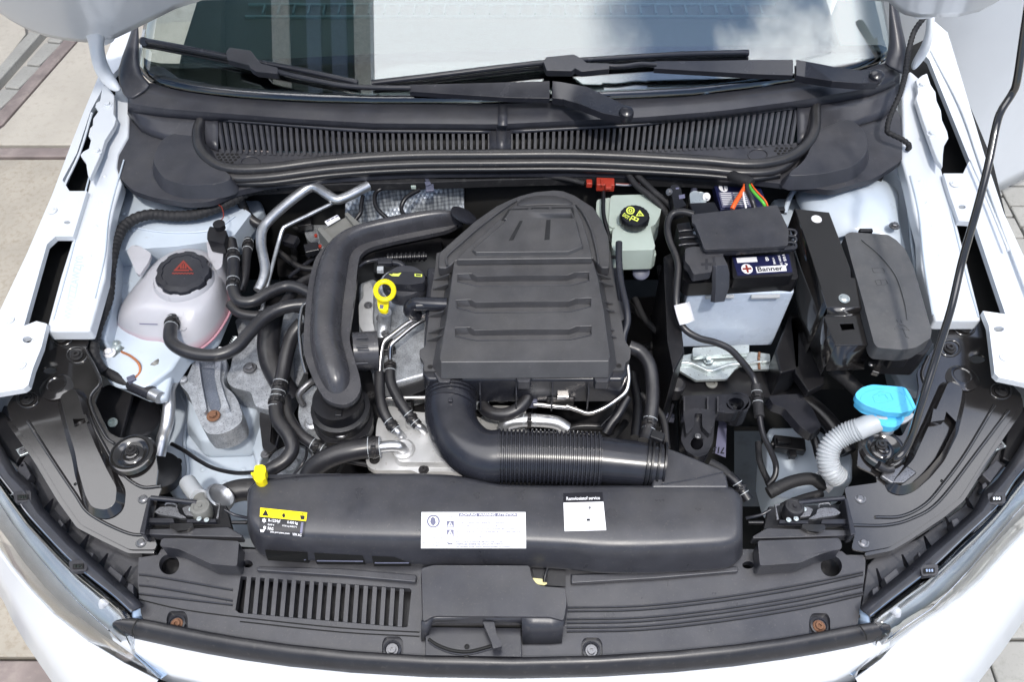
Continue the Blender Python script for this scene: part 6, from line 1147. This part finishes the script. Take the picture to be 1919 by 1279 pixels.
liner([(1919, 770), (1880, 830), (1805, 950), (1720, 1010), (1640, 1045), (1626, 1060), (1610, 1160), (1650, 1108), (1704, 1064), (1748, 1024), (1825, 959), (1845, 920), (1895, 860), (1940, 800)], [((1807, 930), (1812, 950), (1824, 956)), ((1770, 970), (1776, 990), (1786, 997)), ((1730, 1005), (1736, 1030), (1746, 1030)), ((1689, 1040), (1694, 1062), (1704, 1068)), ((1641, 1066), (1648, 1100), (1656, 1104))],
      'black plastic liner between the right headlight and its bracket', [[(1840, 890), (1868, 862), (1880, 872), (1856, 905)], [(1840, 908), (1848, 903), (1852, 912), (1842, 918)], [(1782, 975), (1794, 970), (1802, 982), (1790, 996)], [(1720, 1036), (1724, 1034), (1728, 1046), (1722, 1048)], [(1732, 1034), (1738, 1034), (1740, 1044), (1734, 1048)], [(1656, 1084), (1680, 1064), (1690, 1080), (1664, 1102)], [(1634, 1104), (1646, 1098), (1650, 1112), (1636, 1120)]])
def clipn(px, py): 
    plate('clip_slot', [(px-10, py-4), (px+10, py-5), (px+10, py+4), (px-10, py+5)], .806, .002, M_BLACK, hl1 if px < 900 else hl2, bevel=0)
    for k in range(3): plate('clip_spring', [(px-7+k*5, py-2), (px-4+k*5, py-3), (px-3+k*5, py+2), (px-6+k*5, py+3)], .8075, .002, M_CHR, hl1 if px < 900 else hl2, bevel=0)
    
for px, py in ((42, 932), (146, 1062), (1868, 935), (1742, 1070)):
    plate('frame_tab', rnd([(px-18, py-10), (px+16, py-12), (px+17, py+8), (px-14, py+11)], 5), .803, .01, M_PL, hl1 if px < 900 else hl2, bevel=.002); clipn(px, py)
for px, py, par in ((43, 845, 'a'), (1873, 835, 'b')):
    o = thing('cage_nut', 'silver cage nut on a tab beside the '+('left' if px < 900 else 'right')+' bracket edge', 'fastener', px, py, .80)
    plate('nut_tab', [(px-14, py-2), (px+4, py-10), (px+14, py+2), (px-6, py+10)], .80, .005, M_ZINC, o, bevel=.001); bolt('bolt', (px, py, .801), 8, M_BOLT, o, 'torx')
plate('lamp_back', [(0, 770), (20, 790), (50, 840), (30, 870), (5, 850), (-20, 800)], .775, .02, M_PLD, hl1, bevel=.003); plate('lamp_back', [(1919, 760), (1890, 800), (1878, 860), (1900, 870), (1940, 800)], .775, .02, M_PLD, hl2, bevel=.003)

# --- lock panel cover ---
lp = thing('front_cover', 'wide matt black plastic cover over the front lock carrier', 'front cover', 940, 1130, .74)
def zl(px, py): return .786-.00006*(py-1040)
lo_ = [(260, 1046), (296, 1041), (302, 1030), (480, 1030), (790, 1040), (1060, 1040), (1400, 1030), (1578, 1034), (1586, 1041), (1618, 1041), (1622, 1051), (1621, 1075), (1612, 1138), (1606, 1180), (1560, 1192), (1440, 1215), (1280, 1238), (960, 1252), (640, 1240), (436, 1212), (335, 1192), (275, 1180), (264, 1150), (258, 1090)]
slh = [(451, 1081), (768, 1104), (771, 1108), (764, 1176), (756, 1177), (448, 1150), (441, 1144)]
pk = lambda x, y, w=20, h=22: rnd([(x-w*.7, y-h), (x+w*.7, y-h), (x+w, y-h*.5), (x+w, y+h), (x-w, y+h), (x-w, y-h*.5)], 6, 3)
PK = [(332, 1168), (736, 1216), (1109, 1218), (1536, 1172)]
fcv = plate('cover_panel', lo_, 0, .014, M_PL, lp, bevel=.002, zf=zl, holes=[ringp(317, 1059, 19, 24), ringp(1558, 1062, 20, 24), ringp(464, 1058, 10, 16, 7), ringp(1402, 1060, 11, 16, 7), slh]+[pk(*p) for p in PK])
plate('panel_underlay', [(262, 1050), (1618, 1050), (1606, 1180), (1280, 1240), (960, 1254), (640, 1242), (275, 1182)], .752, .006, M_PLD, lp, bevel=0)
for k in range(1, 19):
    t = k/19; xa = 450+(770-450)*t; ya = 1080+(1106-1080)*t; xb = 443+(766-443)*t; yb = 1149+(1177-1149)*t
    plate('slat', [(xa-4.2, ya-2), (xa+4.2, ya-1), (xb+4.2, yb+1), (xb-4.2, yb)], 0, .010, M_PL, lp, bevel=.0015, zf=zl)
for p in PK:
    plate('screw_pocket', pk(p[0], p[1], 24, 26), .770, .003, M_PL2, lp, bevel=.001); lathe('screw_boss', (p[0]-1, p[1]+3, .771), [(17, 0), (17, 4), (13, 5), (12, 3)], M_PL2, lp, px=True)
    bolt('screw', (p[0]-1, p[1]+3, .775), 12, M_RUST if p[0] > 1500 or p[0] < 400 else M_BOLT, lp, 'torx')
for q in ((317, 1062), (1558, 1064)): lathe('deep_screw', (q[0]+6, q[1]+6, .735), [(10, 0), (10, 5), (5, 6), (.1, 6)], M_PL2, lp, px=True)
def ridge(pts, r=1.6): tube('moulded_ridge', [V((x, y, zl(x, y)+.0006)) for x, y in pts], 0, r, M_PL, lp, n=6, seg=4)
def groove(pts, r=1.3): tube('moulded_groove', [V((x, y, zl(x, y)+.0002)) for x, y in pts], 0, r, M_BLACK, lp, n=6, seg=4)
for d in (0, 20, 36):
    groove([(261, 1079+d), (300, 1084+d), (436, 1108+d if d < 30 else 1136)]); ridge([(261, 1077+d), (300, 1082+d), (436, 1106+d if d < 30 else 1134)])
groove([(262, 1125), (340, 1143), (450, 1158), (640, 1178), (786, 1186)]); groove([(450, 1166), (640, 1186), (786, 1194)])
for d in (0, 22, 38):
    for e in (0, 7): groove([(1062, 1141+d+e), (1200, 1138+d+e), (1350, 1122+d+e), (1500, 1098+d+e), (1617, 1074+d+e*.7)]); ridge([(1062, 1139+d+e), (1200, 1136+d+e), (1350, 1120+d+e), (1500, 1096+d+e), (1617, 1072+d+e*.7)])
plate('step_pad', [(482, 1062), (640, 1066), (781, 1078), (779, 1092), (640, 1080), (480, 1070)], .793, .008, M_PL, lp, bevel=.002)
plate('step_pad', [(1070, 1077), (1240, 1072), (1384, 1062), (1384, 1072), (1240, 1084), (1070, 1094)], .793, .008, M_PL, lp, bevel=.002)
plate('end_block', rnd([(303, 1010), (335, 1009), (448, 1015), (444, 1062), (396, 1058), (335, 1030), (299, 1024)], 5), .824, .034, M_PL, lp, bevel=.004, seg=3)
plate('end_block', rnd([(1420, 1014), (1572, 1009), (1578, 1020), (1577, 1030), (1542, 1038), (1498, 1056), (1424, 1061)], 5), .824, .034, M_PL, lp, bevel=.004, seg=3)
# --- catch housing with lever ---
lk = thing('catch_housing', 'raised black housing over the bonnet catch with a release lever', 'catch housing', 925, 1130, .77)
plate('housing_top', rnd([(790, 1066), (814, 1060), (992, 1061), (996, 1082), (1006, 1096), (1018, 1100), (1058, 1103), (1062, 1130), (1056, 1164), (1030, 1157), (814, 1155), (793, 1166)], 5, 3), .825, .022, M_PL, lk, bevel=.005, flare=.003, seg=3)
ft = [(793, 1166), (814, 1155), (1030, 1157), (1056, 1164)]
grid('housing_front', [[V((x, y, .820)) for x, y in [(978, 1157), (1000, 1158), (1030, 1158), (1057, 1165)]], [V((x, y, .80)) for x, y in [(978, 1180), (1000, 1180), (1030, 1180), (1055, 1184)]], [V((x, y, .778)) for x, y in [(979, 1206), (1000, 1206), (1030, 1206), (1053, 1204)]]], M_PL, lk, solid=.006)
grid('housing_front', [[V((x, y, .820)) for x, y in [(790, 1167), (800, 1162), (812, 1157)]], [V((x, y, .78)) for x, y in [(789, 1200), (795, 1200), (800, 1196)]]], M_PL, lk, solid=.005)
grid('housing_lip', [[V((x, y, .820)) for x, y in [(800, 1162), (815, 1157), (900, 1156), (980, 1157)]], [V((x, y, .808)) for x, y in [(800, 1170), (818, 1164), (900, 1163), (980, 1168)]]], M_PL, lk, solid=.004)
plate('lever_plate', [(797, 1186), (800, 1176), (976, 1178), (978, 1232), (797, 1229)], .788, .004, M_PL2, lk, bevel=.001)
tube('guide_slot', [(803, 1199, .7895), (820, 1210, .7895), (848, 1220, .7895), (880, 1222, .7895), (920, 1212, .7895)], 0, 3, M_BLACK, lk, n=8); tube('guide_rim', [(803, 1204, .790), (820, 1215, .790), (848, 1225, .790), (880, 1227, .790), (920, 1217, .790)], 0, 1.2, M_PL, lk, n=6)
bolt('hole', (875, 1213, .7885), 5, M_BLACK, lk, 'dome'); bolt('hole', (874, 1229, .7885), 5, M_BLACK, lk, 'dome')
plate('lever', rnd([(904, 1166), (926, 1166), (931, 1192), (941, 1205), (940, 1213), (924, 1217), (921, 1204)], 3), .812, .012, M_PL2, lk, bevel=.003)
plate('cavity', [(800, 1160), (978, 1160), (978, 1180), (800, 1180)], .778, .004, M_BLACK, lk, bevel=0)
plate('striker_recess', [(996, 1062), (1060, 1066), (1060, 1100), (1018, 1098), (1002, 1088)], .795, .004, M_PLD, lk, bevel=0)
plate('yellow_sticker', rnd([(998, 1084), (1016, 1086), (1026, 1094), (1020, 1098), (1006, 1096), (998, 1090)], 2), .80, .002, mat('cream_sticker', (.75, .68, .35), .5), lk, bevel=0); tube('cable_guide', [(1026, 1066, .81), (1022, 1078, .81), (1020, 1092, .805)], 0, 3, M_PLD, lk, n=8)

# --- radiator shroud ---
sh_ = thing('radiator_shroud', 'long rounded black shroud across the front carrying three stickers', 'shroud', 930, 990, .78)
TT = [(464, 936), (468, 918), (480, 905), (560, 893), (640, 890), (780, 889), (850, 892), (895, 901), (930, 910), (1000, 912), (1200, 912), (1366, 911), (1382, 922), (1391, 938)]
BB = [(464, 985), (468, 1005), (476, 1025), (490, 1044), (560, 1050), (640, 1056), (780, 1060), (940, 1062), (1060, 1068), (1140, 1077), (1240, 1076), (1350, 1068), (1378, 1062), (1391, 1040)]
sxx = [464, 468, 474, 482, 495, 520, 560, 600, 640, 700, 760, 800, 850, 880, 905, 930, 970, 1020, 1060, 1100, 1140, 1200, 1260, 1320, 1350, 1370, 1384, 1392]
prf = [(0, .80), (0, .846), (.02, .850), (.16, .854), (.34, .858), (.50, .859), (.62, .857), (.70, .852), (.76, .844), (.86, .826), (.95, .808), (1, .797)]
rows = []
for x in sxx:
    e = max(0, min(1, min((x-464)/12, (1392-x)/9))); e = math.sqrt(1-(1-e)**2)
    a, b_ = ip(TT, x), ip(BB, x)
    rows.append([(x, a+(b_-a)*t, z-(1-e)*.010) for t, z in prf])
shb = grid('shroud_shell', rows, M_PL, sh_, sub=1, solid=.003)
plate('shroud_end', [(463, 918), (478, 902), (500, 900), (480, 930), (470, 960)], .825, .03, M_PL2, sh_, bevel=.003)
plate('shroud_lip', [(486, 900), (500, 890), (600, 888), (640, 888), (640, 894), (500, 898)], .838, .006, M_PL2, sh_, bevel=.002)
TS = bvh(shb)
for wv in ([(497, 1030), (576, 1035), (577, 1050), (500, 1046)], [(589, 1036), (680, 1041), (684, 1053), (592, 1052)], [(697, 1042), (740, 1044), (770, 1056), (700, 1056)]):
    P3 = [hit(TS, x, y, .0012) for x, y in wv]; obj('shroud_window', P3+[p-Vector((0, 0, .01)) for p in P3], [[0, 1, 2, 3], [4, 5, 6, 7], [0, 1, 5, 4], [1, 2, 6, 5], [2, 3, 7, 6], [3, 0, 4, 7]], M_BLACK, sh_, False)
    tube('window_edge', [hit(TS, wv[3][0]+3, wv[3][1]-3, .003), hit(TS, wv[2][0]-3, wv[2][1]-3, .003)], 0, 1.3, M_DISC, sh_, n=6)
# stickers
q = [(488, 953), (576, 962), (570, 1007), (486, 999)]
st1 = decal('refrigerant_sticker', TS, q, M_LBLK, sh_, .0008, 8, label='yellow and black refrigerant sticker')
decal('yellow_band', TS, q, M_LYEL, st1, .0012, 6, (0, 0, 1, .36))
poly('warning_triangle', TS, q, [(.12, .06), (.19, .31), (.05, .31)], M_LBLK, st1, .0018); poly('flame', TS, q, [(.50, .31), (.47, .22), (.505, .14), (.515, .08), (.53, .17), (.55, .22), (.53, .31)], M_LBLK, st1, .0018)
poly('reader', TS, q, [(.90, .07), (.93, .07), (.93, .12), (.90, .12)], M_LBLK, st1, .0018); poly('reader', TS, q, [(.86, .15), (.96, .15), (.96, .31), (.88, .31)], M_LBLK, st1, .0018)
def star(u, v, r): return [(u+(r if i % 2 else r*.55)*math.cos(i*math.pi/6), v+2*(r if i % 2 else r*.55)*math.sin(i*math.pi/6)) for i in range(12)]
poly('snowflake', TS, q, star(.10, .50, .055), M_WHT, st1, .0016); poly('snowflake', TS, q, star(.12, .78, .04), M_WHT, st1, .0016); poly('oil_can', TS, q, [(.02, .86), (.10, .86), (.14, .82), (.10, .96), (.04, .96)], M_WHT, st1, .0016)
text('R-1234yf', TS, q, (.19, .41, .45, .57), M_WHT, st1); text('0.430 kg', TS, q, (.60, .42, .83, .56), M_WHT, st1); text('GWP 4', TS, q, (.18, .61, .32, .68), M_WHT, st1); text('CO2 eq 0.0017 t', TS, q, (.50, .60, .82, .68), M_WHT, st1)
text('PAG', TS, q, (.19, .74, .31, .86), M_WHT, st1); text('SAE J639 J2842 J2845', TS, q, (.25, .89, .68, .96), M_WHT, st1); text('VW AG', TS, q, (.74, .87, .94, .98), M_WHT, st1); decal('side_code', TS, q, M_LGRY, st1, .0014, 3, (.90, .42, .95, .84))
q = [(790, 961), (985, 961), (986, 1028), (789, 1028)]
st2_ = decal('warning_sticker', TS, q, M_WHT, sh_, .0008, 10, label='wide white warning sticker')
P1 = [(.115+.062*math.cos(i*math.pi/12), .26+.18*math.sin(i*math.pi/12)) for i in range(25)]; P2 = [(.115+.048*math.cos(i*math.pi/12), .26+.14*math.sin(i*math.pi/12)) for i in range(25)]
vs = [hit(TS, *bil(q, u, v_), .0014) for u, v_ in P1+P2]; obj('round_sign', vs, [[i, i+1, 26+i, 25+i] for i in range(24)], M_LGRY, st2_, False); poly('hand', TS, q, [(.09, .18), (.11, .14), (.13, .18), (.14, .30), (.12, .38), (.10, .36), (.085, .28)], M_LGRY, st2_)
decal('headline_band', TS, q, M_LGRY, st2_, .0014, 4, (.36, .04, .92, .13)); text('ACHTUNG  WARNING  ATTENTION', TS, q, (.37, .05, .91, .12), M_WHT, st2_, .002)
poly('triangle', TS, q, [(.278, .05), (.298, .14), (.258, .14)], M_LGRY, st2_); poly('triangle', TS, q, [(.278, .075), (.29, .13), (.266, .13)], M_WHT, st2_, .0018)
for v0 in (.25, .49):
    decal('sign_square', TS, q, M_LGRY, st2_, .0014, 2, (.243, v0, .312, v0+.18)); poly('sign_triangle', TS, q, [(.277, v0+.02), (.306, v0+.16), (.248, v0+.16)], M_WHT, st2_, .0018); poly('sign_bolt', TS, q, [(.277, v0+.05), (.285, v0+.10), (.28, v0+.15), (.27, v0+.11)], M_LGRY, st2_, .0022)
decal('divider', TS, q, M_LGRY, st2_, .0014, 2, (.234, .46, .236, .95)); decal('divider', TS, q, M_LGRY, st2_, .0014, 2, (.25, .735, .92, .742)); poly('oil_can', TS, q, [(.245, .82), (.28, .86), (.305, .83), (.295, .88), (.26, .88)], M_LGRY, st2_)
for s_, bx_ in (('Vor dem Oeffnen der Haube Motor abstellen', (.33, .27, .80, .31)), ('Stop engine before opening the bonnet', (.33, .36, .90, .40)), ('Hochspannung: vor dem Beruehren der Zuendanlage Motor abstellen', (.33, .45, .90, .50)), ('HIGH VOLTAGE. SWITCH OFF ENGINE BEFORE TOUCHING IGNITION', (.33, .52, .95, .57)), ('SYSTEM', (.33, .59, .40, .63)), ('Haute tension: arretez le moteur avant de toucher', (.33, .66, .91, .70)),
              ('Bei Ueberfuellung Motoroel saugen', (.33, .79, .80, .83)), ('OVERFILLED ENGINE OIL CAN CAUSE DAMAGE', (.33, .855, .78, .895)), ('Un niveau trop eleve endommage le moteur', (.33, .92, .86, .96)),
              ('Nur fuer Fachpersonal', (.02, .53, .22, .56)), ('Bauteile heiss', (.02, .585, .13, .615)), ('HOT PARTS ONLY', (.02, .64, .17, .67)), ('TRAINED PERSONNEL', (.02, .70, .21, .73)), ('MOVING PARTS', (.02, .755, .16, .785)), ('Pieces mobiles', (.02, .83, .20, .86)), ('chaudes danger', (.02, .89, .18, .92))):
    text(s_, TS, q, bx_, M_LGRY, st2_, .0014)
poly('book', TS, q, [(.935, .70), (.975, .70), (.975, .77), (.935, .77)], M_LGRY, st2_); poly('book', TS, q, [(.94, .71), (.97, .71), (.97, .76), (.94, .76)], M_WHT, st2_, .0018)
q = [(1055, 926), (1129, 924), (1136, 995), (1058, 997)]
st3 = decal('service_sticker', TS, q, M_WHT, sh_, .0008, 8, label='square white brake fluid service sticker with a black heading')
decal('heading_band', TS, q, M_LBLK, st3, .0013, 6, (0, 0, 1, .25)); text('Remvloeistof service', TS, q, (.08, .11, .92, .20), M_WHT, st3, .002)
for s_, bx_ in (('2019', (.10, .37, .24, .41)), ('2020', (.32, .37, .46, .41)), ('2021', (.54, .37, .68, .41)), ('2022', (.78, .37, .92, .41)), ('1   2   3', (.12, .68, .50, .72)), ('5   6', (.72, .66, .90, .70)), ('km', (.10, .86, .2, .9)), ('9 10 11 12', (.42, .88, .68, .92))): text(s_, TS, q, bx_, mat('faint_ink', (.62, .62, .66), .5) if 'faint_ink' not in bpy.data.materials else bpy.data.materials['faint_ink'], st3, .0014)
poly('punch_mark', TS, q, [(.62, .38), (.64, .36), (.67, .38), (.67, .42), (.64, .44), (.62, .42)], M_LBLK, st3); decal('punch_mark', TS, q, M_LBLK, st3, .0014, 1, (.55, .69, .63, .75))

# --- bonnet catches either side ---
def catch(sx, lab, ox):
    f = lambda x: ox+sx*(x-1485)       # traced on the right, mirrored for the left
    o = thing('bonnet_catch', lab, 'catch', f(1485), 970, .78)
    F = lambda pts: [(f(x), y+(0 if sx > 0 else -2)) for x, y in pts]
    plate('catch_tray', F([(1434, 992), (1440, 990), (1504, 992), (1592, 994), (1592, 1004), (1500, 1008), (1412, 1010), (1410, 1006)]), .812, .02, M_PL, o, bevel=.003)
    plate('catch_base', F([(1440, 950), (1598, 945), (1600, 990), (1430, 992)]), .795, .012, M_PLD, o, bevel=.002)
    tube('spring_rod', [(f(1496), 943, .825), (f(1540), 938, .826), (f(1582), 934, .828)], 0, 5, M_PL2, o, n=10)
    plate('side_post', F([(1582, 932), (1588, 935), (1604, 1002), (1594, 1004)]), .83, .03, M_PL2, o, bevel=.002)
    lathe('rubber_buffer', V((f(1482), 968, .800)), [(17, 0), (19, 10), (18.5, 30), (17, 33), (12, 34), (11, 33), (4, 33), (3.5, 36), (.1, 36)], M_RUB if sx > 0 else M_GREYC, o, px=True, axis=(0, .12, 1), n=28)
    plate('catch_hook', rnd(F([(1532, 955), (1545, 952), (1565, 953), (1576, 962), (1566, 967), (1540, 970), (1525, 974), (1515, 973), (1530, 964)]), 3), .828, .006, M_BOLT, o, bevel=.0015)
    plate('pivot_plate', rnd(F([(1498, 958), (1512, 950), (1524, 955), (1518, 968), (1500, 970)]), 3), .822, .006, M_BOLT, o, bevel=.0015)
    plate('latch_bar', F([(1460, 975), (1516, 976), (1516, 982), (1460, 981)]), .82, .01, M_PL2, o, bevel=.0015); plate('latch_bar', F([(1540, 974), (1588, 973), (1588, 982), (1538, 982)]), .82, .01, M_PL2, o, bevel=.0015)
    plate('striker_lip', rnd(F([(1502, 988), (1515, 996), (1535, 998), (1548, 992), (1546, 984), (1504, 983)]), 4), .822, .008, M_BLK, o, bevel=.002)
    plate('wire_frame', F([(1452, 946), (1462, 944), (1462, 947), (1455, 949), (1460, 974), (1456, 975)]), .823, .003, M_BOLT, o, bevel=.0005)
    tube('catch_wire', [(f(1534), 952, .83), (f(1536), 946, .83), (f(1552), 944, .83), (f(1556), 948, .83)], 0, 1.5, M_BOLT, o, n=6)
    for q in ((1478, 975), (1492, 973), (1507, 955)): bolt('rivet', (f(q[0]), q[1], .824), 5, M_ZINC, o, 'hex')
    tube('link_rod', [(f(1398), 972, .80), (f(1425), 966, .81), (f(1444), 956, .815)], 0, 3, M_PL2, o, n=8); tube('link_rod', [(f(1402), 980, .80), (f(1430), 980, .80)], 0, 4, M_PLD, o, n=8)
    bolt('bolt', (f(1474), 1005, .80), 7, M_ZINC, o, 'hex')
    return o
catch(1, 'right bonnet catch with a black rubber buffer beside the black bracket', 1485)
catch(-1, 'left bonnet catch with a grey rubber buffer beside the black bracket', 380)
cap2 = thing('blanking_plug', 'grey plastic cap standing behind the left bonnet catch', 'cap', 362, 925, .74)
tube('cap_body', [(352, 905, .76), (362, 920, .77), (372, 932, .78)], 0, 16, M_WPL, cap2, n=16, seg=1); tube('cap_neck', [(370, 930, .77), (385, 948, .78)], 0, 15, M_GREYC, cap2, n=16, seg=1)
rg = lathe('pipe_collar', V((408, 938, .765)), [(29, 0), (29, 12), (25, 14), (24, 6), (.1, 6)], M_PIPE, None, px=True, axis=(.7, .35, .8)); tag(rg, 'ribbed silver collar where the radiator hose meets its pipe', 'pipe collar')

# --- bonnet prop and release cable ---
pr = tube('bonnet_prop', [(1660, 878, .83), (1668, 868, .845), (1680, 860, .86), (1694, 846, .87), (1708, 818, .89), (1727, 755, .94), (1753, 672, .99), (1782, 580, 1.05), (1803, 490, 1.10), (1828, 402, 1.16), (1850, 318, 1.21), (1866, 240, 1.25), (1876, 208, 1.27), (1896, 176, 1.29), (1906, 150, 1.31), (1919, 60, 1.37), (1935, -50, 1.44)], 0, 7.2, M_BLK, None, n=14, seg=6)
tag(pr, 'long black bent bonnet prop rod rising on the right side', 'prop rod')
tube('prop_foot', [(1645, 872, .84), (1660, 880, .835), (1672, 878, .835)], 0, 9, M_RUB, pr, n=12)
hose([(1765, -25, 1.10), (1752, 8, 1.08), (1737, 27, 1.06), (1722, 45, 1.045), (1712, 62, 1.035), (1704, 90, 1.02), (1699, 118, 1.01), (1696, 140, 1.0), (1687, 175, .99), (1676, 200, .975), (1666, 225, .965), (1663, 246, .955), (1672, 252, .955), (1692, 262, .95), (1704, 273, .94), (1700, 282, .93)], 0, 5, 'taped black cable hanging from the open bonnet on the right', 'bonnet_cable', M_TAPE, 'cable', n=10, corr=50, amp=.4)
